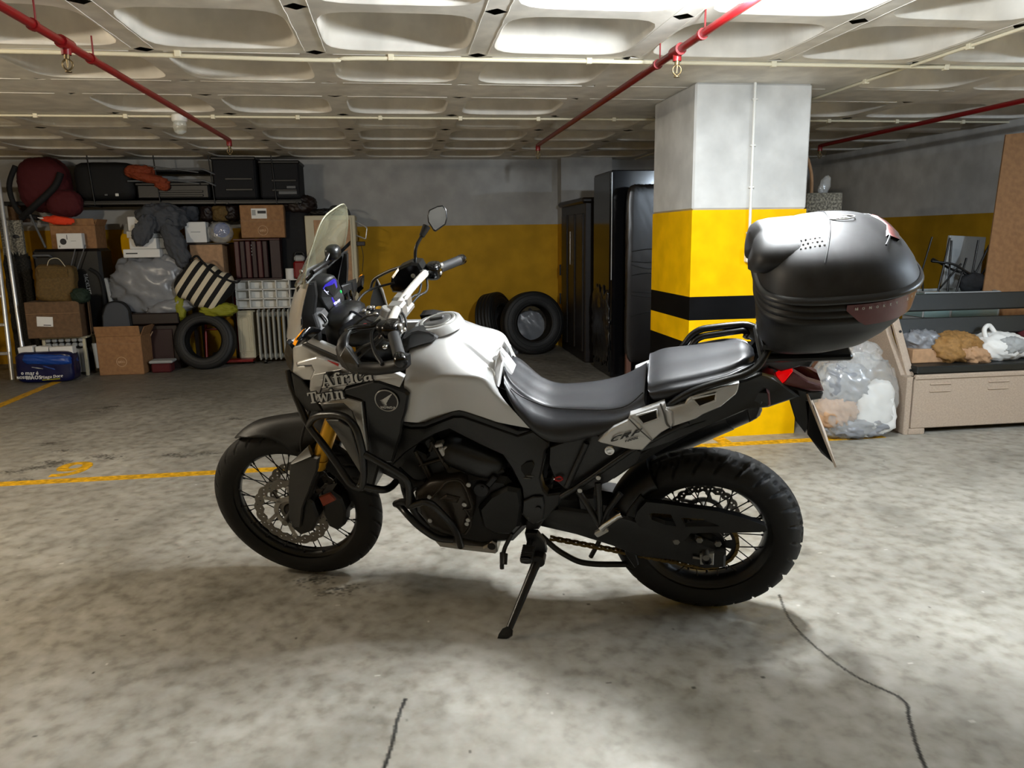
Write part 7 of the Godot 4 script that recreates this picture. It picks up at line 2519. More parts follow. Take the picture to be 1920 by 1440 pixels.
	mesh_part(o, "upright", "red_paint", func(st): rod(st, Vector3(0.24, 0.1, -0.12), Vector3(0.24, 0.75, -0.12), 0.014, 8))
	mesh_part(o, "toe_plate", "red_paint", func(st): slab_at(st, Vector3(0.18, 0.05, 0.06), Vector3(0.5, 0.03, 0.14), 0.004))
	for x in [-0.02, 0.1]:
		mesh_part(o, "wheel", "tyre_rubber", func(st): disc(st, Vector3(x, 0.07, 0.0), Vector3(1, 0, 0), 0.07, 0.03, 20))
	o = thing("striped_bag", "black and cream striped bag slumped on the tyre", "bag", Vector3(-2.08, 0.60, -8.80))
	var turn := Basis(Vector3(0, 0, 1), -0.55)
	# the cloth is sewn from strips: each stripe is its own band round the bag
	var nb := 11
	for k in nb:
		var x0 := -1.0 + 2.0 * k / nb
		var x1 := -1.0 + 2.0 * (k + 1) / nb
		var rows := []
		for i in 6:
			var x := lerpf(x0, x1, i / 5.0)
			var h := sqrt(maxf(0.0, 1.0 - pow(absf(x), 5.0)))
			var row := []
			for j in 28:
				var t := TAU * j / 28
				var ct := signf(cos(t)) * pow(absf(cos(t)), 0.62)
				var s_ := signf(sin(t)) * pow(absf(sin(t)), 0.62)
				row.append(turn * (Vector3(x * 0.27 + 0.05 * ct * 0.4, ct * 0.235 * (0.35 + 0.65 * h), s_ * 0.13 * (0.2 + 0.8 * h)) + Vector3(0.0, 0.012 * sin(x * 9 + ct * 3), 0)) + Vector3(-0.02, 0.30, 0))
			rows.append(row)
		mesh_part(o, "stripe", "stripe_black" if k % 2 == 0 else "stripe_cream", func(st): loft(st, rows, k == 0, k == nb - 1))
	mesh_part(o, "drawstring", "stripe_black", func(st): tube(st, curve([Vector3(-0.13, 0.58, 0.02), Vector3(-0.06, 0.62, 0.08), Vector3(0.0, 0.56, 0.1), Vector3(0.1, 0.45, 0.12), Vector3(0.2, 0.38, 0.12), Vector3(0.32, 0.33, 0.06), Vector3(0.36, 0.36, 0.04)], 6), 0.012, 6))
	o = thing("lime_bag", "yellow green plastic bag squashed under the striped bag", "bag", Vector3(-2.06, 0.585, -8.86))
	crumple(o, "bag", "lime", Vector3(0.08, 0.05, 0.06), Vector3(0.36, 0.14, 0.2), 0.2, 0.06, 19)
	crumple(o, "bag", "lime", Vector3(-0.32, 0.08, 0.04), Vector3(0.10, 0.26, 0.1), 0.2, 0.06, 21)
	# box, white cube box and wrapped bowl behind the striped bag
	o = thing("side_table", "small dark table behind the striped bag, under the plain carton", "table", Vector3(-2.10, 0, -9.32))
	mesh_part(o, "table_top", "brown_wood", func(st): slab_at(st, Vector3(0, 0.93, 0), Vector3(0.5, 0.04, 0.4), 0.006))
	for x in [-0.22, 0.22]:
		for z in [-0.17, 0.17]:
			mesh_part(o, "leg", "brown_wood", func(st): slab_at(st, Vector3(x, 0.455, z), Vector3(0.04, 0.91, 0.04), 0.004))
	a = carton("carton", "plain tan carton under the white cube box", "carton", Vector3(-2.30, 1.335, -9.1), Vector3(-1.95, 0.95, -9.1), 0.36, "card_pale")
	mesh_part(a, "carton_lid", "brown_wood", func(st): slab_at(st, Vector3(0.03, 0.395, -0.01), Vector3(0.44, 0.02, 0.38), 0.004))
	o = carton("gift_box", "white cube box with one line of print, left of the wrapped bowl", "box", Vector3(-2.33, 1.585, -9.08), Vector3(-2.11, 1.36, -9.08), 0.2, "paper_white", 0.0, 0.05)
	mesh_part(o, "printed_line", "paper_grey", func(st): slab_at(st, Vector3(0, 0.115, 0.101), Vector3(0.1, 0.008, 0.002), 0.0))
	mesh_part(o, "grey_side", "paper_grey", func(st): slab_at(st, Vector3(0.118, 0.11, -0.02), Vector3(0.02, 0.2, 0.14), 0.004))
	o = thing("wrapped_bowl", "blue patterned bowl in clear wrap beside the white cube box", "bowl", Vector3(-1.955, 1.355, -9.1))
	mesh_part(o, "bowl", "bag_sky", func(st): lathe(st, [[0, 0.0], [0.0, 0.05], [0.03, 0.075], [0.06, 0.085], [0.055, 0.07], [0.02, 0.0]], axis_at(Vector3(0.02, 0.12, 0), Vector3(0.1, 0.3, 1)), 24))
	crumple(o, "clear_wrap", "clear_film", Vector3(0, 0.11, 0), Vector3(0.25, 0.22, 0.2), 0.12, 0.06, 22, 2.4)

	# heaters, organiser, binders, labelled carton
	o = thing("panel_heater", "pale cream oil heater seen end on, left of the finned heater", "heater", Vector3(-1.745, 0, -9.0))
	mesh_part(o, "end_panel", "cream", func(st): slab_at(st, Vector3(0, 0.325, 0), Vector3(0.178, 0.55, 0.05), 0.02))
	for k in 3:
		var w := 0.035 + 0.022 * k
		mesh_part(o, "pressed_ridge", "cream", func(st): tube(st, bent([Vector3(-w, 0.1 + 0.02 * k, 0.026), Vector3(-w, 0.56 - 0.012 * (3 - k), 0.026), Vector3(w, 0.56 - 0.012 * (3 - k), 0.026), Vector3(w, 0.1 + 0.02 * k, 0.026), Vector3(-w, 0.1 + 0.02 * k, 0.026)], 0.03), 0.004, 6))
	for k in 4:
		mesh_part(o, "fin", "cream", func(st): slab_at(st, Vector3(0, 0.325, -0.07 - 0.05 * k), Vector3(0.16, 0.53, 0.018), 0.008))
	for x in [-0.06, 0.06]:
		mesh_part(o, "castor", "crate_black", func(st): disc(st, Vector3(x - 0.01, 0.026, 0.0), Vector3(1, 0, 0), 0.026, 0.02, 14))
	o = thing("finned_heater", "grey white oil heater with upright fins beside the motorcycle's nose", "heater", Vector3(-1.36, 0, -9.0))
	for k in 9:
		mesh_part(o, "fin", "heater_white", func(st): slab_at(st, Vector3(-0.235 + 0.055 * k, 0.325, 0), Vector3(0.020, 0.57, 0.15), 0.008))
		mesh_part(o, "fin_edge", "heater_white", func(st): rod(st, Vector3(-0.235 + 0.055 * k, 0.07, 0.078), Vector3(-0.235 + 0.055 * k, 0.58, 0.078), 0.013, 8))
	mesh_part(o, "oil_pipe", "heater_white", func(st): rod(st, Vector3(-0.25, 0.08, 0), Vector3(0.22, 0.08, 0), 0.03, 12))
	mesh_part(o, "oil_pipe", "heater_white", func(st): rod(st, Vector3(-0.25, 0.55, 0), Vector3(0.22, 0.55, 0), 0.03, 12))
	for x in [-0.2, 0.16]:
		mesh_part(o, "castor", "crate_black", func(st): disc(st, Vector3(x, 0.025, 0.06), Vector3(1, 0, 0), 0.025, 0.03, 14))
	o = thing("compartment_organiser", "white compartment organiser lying on its side on the heaters", "organiser", Vector3(-1.47, 0.612, -9.12))
	mesh_part(o, "back_board", "white_plastic", func(st): slab_at(st, Vector3(0, 0.162, -0.06), Vector3(0.74, 0.32, 0.012), 0.002))
	for k in 6:
		mesh_part(o, "upright_divider", "white_plastic", func(st): slab_at(st, Vector3(-0.365 + 0.146 * k, 0.162, 0), Vector3(0.012, 0.325, 0.13), 0.002))
	for k in 4:
		mesh_part(o, "shelf", "white_plastic", func(st): slab_at(st, Vector3(0, 0.008 + 0.104 * k, 0), Vector3(0.742, 0.012, 0.13), 0.002))
	o = thing("binder_case", "dark red cabinet of upright binders on the organiser", "cabinet", Vector3(-1.565, 0.937, -9.16))
	mesh_part(o, "case_top", "wine_light", func(st): slab_at(st, Vector3(0, 0.448, 0), Vector3(0.5, 0.016, 0.28), 0.002))
	mesh_part(o, "case_base", "wine", func(st): slab_at(st, Vector3(0, 0.01, 0), Vector3(0.5, 0.02, 0.28), 0.002))
	mesh_part(o, "door", "wine", func(st): slab_at(st, Vector3(0.195, 0.23, 0.0), Vector3(0.11, 0.42, 0.28), 0.004))
	for k in 6:
		mesh_part(o, "binder", "wine" if k % 2 else "wine_light", func(st): slab_at(st, Vector3(-0.222 + 0.061 * k, 0.228, -0.01 + 0.004 * (k % 3)), Vector3(0.054, 0.41, 0.26), 0.008))
	for k in 4:
		mesh_part(o, "binder_ring", "paper_grey", func(st): disc(st, Vector3(-0.06, 0.28 + 0.035 * k, 0.125), Vector3(0, 0, 1), 0.006, 0.006, 10))
	a = carton("carton", "brown carton with shipping label and ring logo, on the binder cabinet", "carton", Vector3(-1.73, 1.76, -9.06), Vector3(-1.26, 1.402, -9.06), 0.3, "card", 0.0, 0.03)
	mesh_part(a, "shipping_label", "paper_white", func(st): slab_at(st, Vector3(-0.03, 0.265, 0.151), Vector3(0.165, 0.11, 0.003), 0.001))
	mesh_part(a, "barcode", "ink", func(st): slab_at(st, Vector3(0.0, 0.28, 0.1525), Vector3(0.09, 0.03, 0.002), 0.0))
	mesh_part(a, "printed_mark", "paper_grey", func(st): slab_at(st, Vector3(-0.085, 0.275, 0.1525), Vector3(0.04, 0.06, 0.002), 0.0))
	roundel_mark(a, Vector3(0.0, 0.08, 0.152), 0.052)
	mesh_part(a, "tape_seam", "tape", func(st): slab_at(st, Vector3(0, 0.185, 0.151), Vector3(0.46, 0.004, 0.002), 0.0))
	# dark sacks behind, cream cabinet beside the screen
	o = thing("dark_sack", "tall dark navy sack between the binder cabinet and cream cabinet", "sack", Vector3(-1.10, 0, -9.35))
	mesh_part(o, "sack", "cloth_navy", func(st): lump(st, Vector3(-0.06, 0.86, 0), Vector3(0.40, 1.72, 0.36), 5.0, 0.05, 0.02, 23, Basis(), 40, 40))
	o = thing("grey_sack", "dull brown sack bulging on top of the dark navy sack", "sack", Vector3(-1.06, 1.70, -9.32))
	crumple(o, "sack", "brown_wood", Vector3(-0.05, 0.07, 0), Vector3(0.36, 0.20, 0.3), 0.2, 0.05, 24)
	o = thing("cream_cabinet", "cream cabinet with wood panels behind the windscreen", "cabinet", Vector3(-0.74, 0, -9.32))
	mesh_part(o, "carcass", "cream", func(st): slab_at(st, Vector3(-0.02, 0.82, 0), Vector3(0.56, 1.64, 0.4), 0.008))
	mesh_part(o, "door", "card_pale", func(st): slab_at(st, Vector3(0.0, 0.84, 0.205), Vector3(0.40, 1.5, 0.016), 0.003))
	mesh_part(o, "door_edge", "cream", func(st): slab_at(st, Vector3(0.21, 0.84, 0.206), Vector3(0.02, 1.56, 0.02), 0.003))
	o = thing("wall_hook", "chrome loop hook fixed on the cream cabinet's right side", "hook", Vector3(-0.46, 1.30, -9.2))
	mesh_part(o, "loop", "aluminium", func(st): tube(st, bent([Vector3(-0.03, 0.28, 0), Vector3(0.11, 0.20, 0.06), Vector3(0.09, 0.07, 0.06), Vector3(-0.03, 0.12, 0)], 0.02), 0.008, 8))
	mesh_part(o, "wooden_block", "brown_wood", func(st): slab_at(st, Vector3(0.03, 0.02, 0.03), Vector3(0.1, 0.05, 0.06), 0.006))
	mesh_part(o, "loose_cable", "crate_black", func(st): tube(st, curve([Vector3(0.03, 0, 0.03), Vector3(0.05, -0.12, 0.03), Vector3(0.03, -0.3, 0.03)], 6), 0.004, 6))
	o = thing("cable_coil", "black cables and clips heaped on the cream cabinet", "cables", Vector3(-0.78, 1.64, -9.3))
	mesh_part(o, "cable", "crate_black", func(st): tube(st, curve([Vector3(-0.22, 0.02, 0.05), Vector3(-0.1, 0.05, 0.1), Vector3(0.0, 0.02, 0.1), Vector3(0.05, 0.10, 0.1), Vector3(0.2, 0.08, 0.1), Vector3(0.24, 0.0, 0.1)], 6), 0.012, 8))
	crumple(o, "heap", "crate_black", Vector3(-0.04, 0.03, 0), Vector3(0.34, 0.09, 0.2), 0.3, 0.08, 25)
	o = thing("paint_tin", "small white tin on the organiser beside the binder cabinet", "tin", Vector3(-1.235, 0.937, -9.1))
	mesh_part(o, "tin_body", "paper_white", func(st): disc(st, Vector3(0, 0, 0), Vector3.UP, 0.05, 0.12, 24, 0.004))
	o = thing("fuel_can", "red jerrycan with a pale cap beside the cream cabinet", "can", Vector3(-1.12, 0.937, -9.1))
	mesh_part(o, "can_body", "red_paint", func(st): slab_at(st, Vector3(0, 0.1, 0), Vector3(0.13, 0.2, 0.14), 0.02))
	mesh_part(o, "can_top", "paper_grey", func(st): slab_at(st, Vector3(0, 0.23, 0), Vector3(0.11, 0.07, 0.12), 0.02))
	mesh_part(o, "can_handle", "crate_black", func(st): tube(st, bent([Vector3(-0.05, 0.26, 0), Vector3(-0.04, 0.30, 0), Vector3(0.04, 0.30, 0), Vector3(0.05, 0.26, 0)], 0.02), 0.01, 8))
	# blue shopping bag on the floor
	o = thing("shopping_bag", "blue printed shopping bag full of paper at the clutter's front", "bag", Vector3(-3.56, 0, -8.27))
	mesh_part(o, "bag_body", "bag_blue", func(st): lump(st, Vector3(0, 0.155, -0.02), Vector3(0.54, 0.31, 0.24), 7.0, 0.03, 0.04, 26, Basis(), 48, 30))
	mesh_part(o, "wave_print", "bag_sky", func(st): lump(st, Vector3(0.03, 0.235, -0.006), Vector3(0.46, 0.11, 0.24), 5.0, 0.10, 0.08, 27, Basis(Vector3(0, 0, 1), -0.05), 40, 20, true))
	mesh_part(o, "wave_print", "bag_sky", func(st): lump(st, Vector3(0.06, 0.15, 0.085), Vector3(0.22, 0.02, 0.035), 2.2, 0.25, 0.1, 28, Basis(Vector3(0, 0, 1), -0.35)))
	mesh_part(o, "pale_print", "paper_grey", func(st): lump(st, Vector3(-0.06, 0.155, 0.092), Vector3(0.17, 0.018, 0.02), 2.2, 0.2, 0.1, 29, Basis(Vector3(0, 0, 1), -0.2)))
	words("bag_lettering", "o mar é", 0.045, 0.002, M.paper_white, o, Transform3D(Basis(Vector3(0, 0, 1), -0.04), Vector3(-0.13, 0.105, 0.104)), true)
	words("bag_lettering", "NOSSAS", 0.036, 0.002, M.paper_white, o, Transform3D(Basis(), Vector3(-0.19, 0.064, 0.104)), true)
	words("bag_lettering", "MÃOS", 0.052, 0.002, M.paper_white, o, Transform3D(Basis(), Vector3(-0.10, 0.06, 0.104)), true)
	words("bag_lettering", "Pingo Doce", 0.038, 0.002, M.paper_white, o, Transform3D(Basis(Vector3(0, 0, 1), 0.06), Vector3(0.07, 0.062, 0.104)), true, true, 0.2)
	mesh_part(o, "green_swoosh", "lime", func(st): slab(st, Vector3(0.17, 0.012, 0.004), Transform3D(Basis(Vector3(0, 0, 1), 0.05), Vector3(0.06, 0.035, 0.103)), 0.002))
	for k in 3:
		mesh_part(o, "paper_stack", "paper_white", func(st): slab(st, Vector3([0.14, 0.12, 0.22][k], 0.09, 0.1), Transform3D(Basis(Vector3(0, 0, 1), [0.1, -0.05, 0.02][k]), Vector3([-0.18, -0.03, 0.15][k], 0.315 - 0.005 * k, -0.03)), 0.006))

func middle() -> void:
	# two spare car tyres leaning on the back wall, a bag of plastic between them
	var t := car_tyre("car tyre standing upright before the dark wardrobe door", Vector3(1.53, 0.365, -8.98), Basis(Vector3(0, 1, 0), 0.12) * Basis(Vector3(1, 0, 0), -0.10), 0.372, 0.22, 0.205)
	t = car_tyre("car tyre leaning half behind the upright one, treads towards the motorcycle", Vector3(1.13, 0.355, -9.2), Basis(Vector3(0, 1, 0), 1.0) * Basis(Vector3(1, 0, 0), -0.2), 0.365, 0.22, 0.20)
	var o := thing("film_bundle", "bundle of clear film between the two car tyres", "bundle", Vector3(1.28, 0, -8.97))
	crumple(o, "film", "grey_film", Vector3(-0.02, 0.11, 0), Vector3(0.22, 0.24, 0.12), 0.3, 0.05, 41, 2.2)
	o = thing("film_bundle", "bag of clear film seen through the upright tyre", "bundle", Vector3(1.62, 0, -9.4))
	crumple(o, "film", "grey_film", Vector3(0, 0.26, 0), Vector3(0.56, 0.52, 0.2), 0.22, 0.05, 42, 2.6)
	mesh_part(o, "pale_board", "cream", func(st): slab(st, Vector3(0.5, 0.05, 0.03), Transform3D(Basis(Vector3(0, 0, 1), 0.03), Vector3(-0.08, 0.50, 0.06)), 0.004))
	# dark wardrobe: a panelled side faces the aisle
	mat("dark_wood", Color(0.10, 0.07, 0.06), 0.42)
	var dk := speckle(M.dark_wood, 3.0, 0.7, 1.0, 0.02, 70)
	mat("black_lacquer", Color(0.045, 0.045, 0.052), 0.12)
	mat("film_brown", Color(0.12, 0.105, 0.095), 0.28)
	mat("raw_edge", Color(0.38, 0.24, 0.18), 0.6)
	o = thing("wardrobe", "dark panelled wardrobe against the wall, left of the black cabinet", "wardrobe", Vector3(2.25, 0, -8.75))
	mesh_part(o, "carcass", "dark_wood", func(st): slab_at(st, Vector3(0, 0.86, 0), Vector3(0.56, 1.72, 1.2), 0.01))
	mesh_part(o, "cornice", "dark_wood", func(st): slab_at(st, Vector3(-0.01, 1.74, 0), Vector3(0.62, 0.06, 1.26), 0.02))
	for k in 3:
		mesh_part(o, "panel", "dark_wood", func(st): slab_at(st, Vector3(-0.285, 0.86, -0.40 + 0.40 * k), Vector3(0.022, 1.5, 0.26), 0.008))
	for k in 2:
		mesh_part(o, "hinge", "crate_black", func(st): rod(st, Vector3(-0.30, 0.55 + 0.35 * k, -0.6), Vector3(-0.30, 0.68 + 0.35 * k, -0.6), 0.012, 8))
	mesh_part(o, "chrome_rod", "aluminium", func(st): rod(st, Vector3(-0.305, 1.05, -0.02), Vector3(-0.305, 1.42, -0.02), 0.004, 6))
	o = thing("black_cabinet", "tall glossy black cabinet behind the pillar, wrapped in film", "cabinet", Vector3(2.42, 0, -7.55))
	mesh_part(o, "carcass", "black_lacquer", func(st): slab_at(st, Vector3(0, 0.985, 0), Vector3(0.84, 1.97, 0.66), 0.008))
	mesh_part(o, "glossy_side", "black_lacquer", func(st): slab_at(st, Vector3(-0.425, 1.0, 0), Vector3(0.012, 1.90, 0.60), 0.003))
	mesh_part(o, "edge_strip", "aluminium", func(st): slab_at(st, Vector3(-0.418, 1.45, 0.334), Vector3(0.008, 1.0, 0.008), 0.001))
	crumple(o, "torn_film", "film_brown", Vector3(-0.435, 0.48, 0), Vector3(0.02, 0.66, 0.56), 0.3, 0.05, 44, 4.0)
	o = thing("wrapped_door", "dark panel wrapped in brown film, leaning before the black cabinet", "door", Vector3(2.37, 0, -7.02))
	mesh_part(o, "panel", "film_brown", func(st): lump(st, Vector3(-0.03, 1.0, 0), Vector3(0.50, 1.62, 0.07), 12.0, 0.025, 0.06, 45, Basis(), 48, 60, true))
	mesh_part(o, "wood_edge", "raw_edge", func(st): slab_at(st, Vector3(0.25, 0.91, 0.02), Vector3(0.04, 1.82, 0.06), 0.004))
	mesh_part(o, "wood_leg", "raw_edge", func(st): slab_at(st, Vector3(-0.25, 0.14, 0.0), Vector3(0.05, 0.28, 0.05), 0.004))
	for k in 7:
		mesh_part(o, "film_fold", "film_brown", func(st): tube(st, curve([Vector3(-0.24, [1.0, 1.13, 1.10, 0.85, 0.82, 0.62, 1.22][k], 0.036), Vector3(-0.05, [1.02, 1.12, 1.06, 0.84, 0.80, 0.66, 1.24][k], 0.042), Vector3(0.16, [0.97, 1.16, 1.12, 0.86, 0.84, 0.68, 1.20][k], 0.036)], 6), 0.004, 5))

func right_side() -> void:
	# resin storage bench with slatted back
	speckle(mat("resin", Color(0.70, 0.63, 0.56), 0.55), 5.0, 0.92, 1.0, 0.05, 80)
	mat("bench_green", Color(0.065, 0.085, 0.085), 0.5)
	var o := thing("storage_bench", "beige resin storage bench with dark green slatted back", "bench", Vector3(4.1, 0, -4.95))
	var x0 := -0.70
	mesh_part(o, "front_panel", "resin", func(st):
		slab_at(st, Vector3(0.06, 0.22, 0.275), Vector3(1.50, 0.36, 0.03), 0.006)
		slab_at(st, Vector3(0.06, 0.395, 0.283), Vector3(1.50, 0.035, 0.035), 0.008))
	mesh_part(o, "inner_box", "crate_black", func(st): slab_at(st, Vector3(0.05, 0.21, -0.0), Vector3(1.4, 0.36, 0.48), 0.004))
	for x in [0.02, 0.46, 0.90]:
		for k in 2:
			mesh_part(o, "pressed_slot", "resin", func(st): slab_at(st, Vector3(x - 0.52, 0.345 - 0.05 * k, 0.292), Vector3(0.155, 0.010, 0.012), 0.003))
	var side := PackedVector2Array([Vector2(0.285, 0.0), Vector2(0.285, 0.40), Vector2(0.215, 0.405), Vector2(0.03, 0.66), Vector2(-0.06, 0.83), Vector2(-0.11, 0.84), Vector2(-0.20, 0.80), Vector2(-0.24, 0.62), Vector2(-0.28, 0.3), Vector2(-0.28, 0.0)])
	for x in [x0 - 0.02, 0.84]:
		mesh_part(o, "side_panel", "resin", func(st): prism(st, side, -0.022, 0.022, Transform3D(Basis(Vector3(0, 0, 1), Vector3(0, 1, 0), Vector3(-1, 0, 0)), Vector3(x, 0, 0)), 0.006))
	mesh_part(o, "foot", "resin", func(st): slab_at(st, Vector3(x0 + 0.05, 0.02, 0.27), Vector3(0.12, 0.04, 0.05), 0.004))
	# the frame strip carries the slats
	mesh_part(o, "back_strip", "resin", func(st): slab(st, Vector3(0.055, 0.55, 0.03), Transform3D(Basis(Vector3(1, 0, 0), -0.52), Vector3(x0 + 0.015, 0.63, 0.09)), 0.006))
	for k in 3:
		mesh_part(o, "bolt", "crate_black", func(st): disc(st, Vector3(x0 + 0.02, [0.43, 0.68, 0.80][k], [0.215, 0.075, 0.005][k]), Vector3(0, 0.5, 0.86), 0.009, 0.012, 10))
	mesh_part(o, "seat_board", "bench_green", func(st): slab_at(st, Vector3(0.07, 0.44, 0.03), Vector3(1.48, 0.05, 0.5), 0.008))
	for k in 2:
		mesh_part(o, "back_slat", "bench_green", func(st): slab(st, Vector3(1.5, 0.125, 0.025), Transform3D(Basis(Vector3(1, 0, 0), -0.35), Vector3(0.07, [0.865, 0.70][k], [-0.06, 0.0][k])), 0.006))
	# things on the bench
	o = carton("carton_tray", "low tan carton at the left end of the bench seat", "carton", Vector3(3.481,0.529,-4.8) , Vector3(3.802,0.431,-4.8), 0.26, "card_pale")
	o.position.y = 0.466
	mesh_part(o, "open_notch", "wine", func(st): slab_at(st, Vector3(0.02, 0.093, 0.1), Vector3(0.08, 0.008, 0.06), 0.002))
	o = thing("plastic_bag", "crumpled grey plastic bag lying in the tan carton on the bench", "bag", Vector3(3.60, 0.556, -4.92))
	crumple(o, "bag", "grey_film", Vector3(0, 0.05, 0), Vector3(0.24, 0.14, 0.2), 0.3, 0.06, 51)
	o = thing("paper_parcel", "crumpled brown paper parcel right of the tan carton", "parcel", Vector3(3.86, 0.466, -4.88))
	crumple(o, "paper", "kraft_bright", Vector3(-0.04, 0.09, 0), Vector3(0.34, 0.2, 0.26), 0.28, 0.05, 52)
	crumple(o, "paper", "card_pale", Vector3(0.06, 0.05, 0.08), Vector3(0.24, 0.11, 0.16), 0.3, 0.07, 53, 2.4, Basis(Vector3(0, 0, 1), -0.25))
	o = thing("carrier_bag", "white carrier bag knotted on the bench seat", "bag", Vector3(4.17, 0.466, -4.86))
	crumple(o, "bag_body", "paper_white", Vector3(0, 0.09, 0), Vector3(0.34, 0.19, 0.26), 0.16, 0.045, 54, 2.5)
	mesh_part(o, "bag_handle", "paper_white", func(st): tube(st, curve([Vector3(-0.12, 0.12, 0.05), Vector3(-0.13, 0.21, 0.02), Vector3(-0.08, 0.24, 0), Vector3(-0.03, 0.19, 0)], 6), 0.016, 8))
	crumple(o, "loose_paper", "paper_grey", Vector3(0.02, 0.11, 0.11), Vector3(0.17, 0.1, 0.08), 0.35, 0.08, 55)
	o = thing("magazine_stack", "stack of white papers at the bench's far right", "papers", Vector3(4.50, 0.466, -4.88))
	for k in 4:
		mesh_part(o, "sheet_bundle", "paper_white", func(st): slab(st, Vector3(0.26, 0.018, 0.2), Transform3D(Basis(Vector3(0, 1, 0), 0.1 * k), Vector3(0.0, 0.01 + 0.02 * k, 0)), 0.004))
	o = thing("red_pouch", "dull red pouch lying on the paper stack on the bench", "pouch", Vector3(4.50, 0.55, -4.92))
	crumple(o, "pouch", "cloth_red", Vector3(0, 0.05, 0), Vector3(0.22, 0.13, 0.16), 0.2, 0.06, 56)
	# clear sack
	o = thing("clear_sack", "clear plastic sack of packaging on the floor by the bench", "sack", Vector3(2.99, 0, -4.72))
	crumple(o, "sack_skin", "clear_film", Vector3(0, 0.27, 0), Vector3(0.58, 0.56, 0.34), 0.12, 0.05, 57, 2.6)
	crumple(o, "knotted_neck", "clear_film", Vector3(0.06, 0.55, 0), Vector3(0.24, 0.18, 0.16), 0.25, 0.06, 58, 2.0)
	crumple(o, "brown_paper", "card_pale", Vector3(-0.14, 0.19, 0.06), Vector3(0.24, 0.2, 0.16), 0.3, 0.07, 59)
	crumple(o, "white_foam", "paper_white", Vector3(0.12, 0.2, 0.06), Vector3(0.26, 0.34, 0.15), 0.12, 0.04, 60, 5.0, Basis(Vector3(0, 0, 1), 0.15))
	crumple(o, "grey_film", "grey_film", Vector3(-0.1, 0.38, 0.04), Vector3(0.3, 0.24, 0.2), 0.3, 0.06, 61)
	crumple(o, "grey_film", "grey_film", Vector3(0.02, 0.08, 0.02), Vector3(0.44, 0.14, 0.24), 0.3, 0.06, 62)
	# slatted wooden crate behind it
	speckle(mat("slat_wood", Color(0.42, 0.25, 0.12), 0.55), 4.0, 0.75, 1.0, 0.02, 81)
	o = thing("slatted_cabinet", "brown cabinet of upright wooden planks behind the clear sack", "cabinet", Vector3(3.22, 0, -5.28))
	mesh_part(o, "carcass", "brown_wood", func(st): slab_at(st, Vector3(0, 0.36, -0.1), Vector3(0.76, 0.62, 0.3), 0.004))
	for k in 11:
		mesh_part(o, "plank", "slat_wood", func(st): slab_at(st, Vector3(-0.36 + 0.071 * k, 0.39, 0.06), Vector3(0.064, 0.58, 0.02), 0.004))
	mesh_part(o, "bottom_rail", "slat_wood", func(st): slab_at(st, Vector3(0, 0.14, 0.075), Vector3(0.78, 0.07, 0.02), 0.004))
	mesh_part(o, "plinth", "crate_black", func(st): slab_at(st, Vector3(0, 0.05, -0.05), Vector3(0.72, 0.1, 0.3), 0.004))
	# pale storage box on a stand beside the pillar, wicker hoop and scrap of film in it
	o = thing("pale_box", "off-white box on a dark stand right of the pillar", "box", Vector3(3.62, 0, -6.45))
	mesh_part(o, "stand", "crate_black", func(st): slab_at(st, Vector3(0.02, 0.58, -0.05), Vector3(0.44, 1.16, 0.3), 0.006))
	mesh_part(o, "box_body", "weathered_white", func(st): slab_at(st, Vector3(0, 1.43, 0), Vector3(0.33, 0.54, 0.3), 0.006))
	mesh_part(o, "lower_lip", "paper_grey", func(st): slab_at(st, Vector3(0.09, 1.46, -0.02), Vector3(0.38, 0.08, 0.26), 0.006))
	o = thing("cane_hoop", "bent cane hoop standing up out of the off-white box", "hoop", Vector3(3.54, 1.70, -6.45))
	mesh_part(o, "cane", "card_pale", func(st): tube(st, curve([Vector3(0.04, -0.02, 0), Vector3(0.03, 0.16, 0), Vector3(-0.03, 0.32, 0), Vector3(-0.14, 0.40, 0), Vector3(-0.28, 0.38, 0)], 8), 0.014, 10))
	o = thing("film_scrap", "scrap of clear film poking out of the off-white box", "film", Vector3(3.68, 1.70, -6.42))
	mesh_part(o, "scrap", "clear_film", func(st): lump(st, Vector3(0.0, 0.06, 0), Vector3(0.09, 0.16, 0.05), 2.0, 0.3, 0.1, 63, Basis(Vector3(0, 0, 1), -0.35), 30, 20, true))
	# glass tank with metal stands
	pane("tank_glass", Color(0.62, 0.74, 0.74), 0.55, 0.08)
	o = thing("glass_tank", "pale glass tank with metal rims behind the bench", "tank", Vector3(4.36, 0, -5.62))
	var hex := PackedVector2Array([Vector2(-0.30, -0.2), Vector2(0.30, -0.2), Vector2(0.33, 0.06), Vector2(0.27, 0.2), Vector2(-0.14, 0.2), Vector2(-0.30, 0.10)])
	var up := Transform3D(Basis(Vector3(1, 0, 0), Vector3(0, 0, 1), Vector3(0, -1, 0)), Vector3.ZERO)
	mesh_part(o, "stand", "paper_grey", func(st): prism(st, inset(ccw(hex), 0.02), -0.7, 0.0, Transform3D(up.basis, Vector3(0, 0.0, 0)), 0.004))
	mesh_part(o, "glass", "tank_glass", func(st): prism(st, hex, -0.89, -0.70, up, 0.0))
	mesh_part(o, "top_rim", "paper_grey", func(st): prism(st, holed(hex, inset(ccw(hex), 0.02)), -0.90, -0.885, up, 0.0))
	for k in 6:
		mesh_part(o, "corner_bar", "paper_grey", func(st): rod(st, up * Vector3(hex[k].x, hex[k].y, -0.70), up * Vector3(hex[k].x, hex[k].y, -0.895), 0.008, 6))
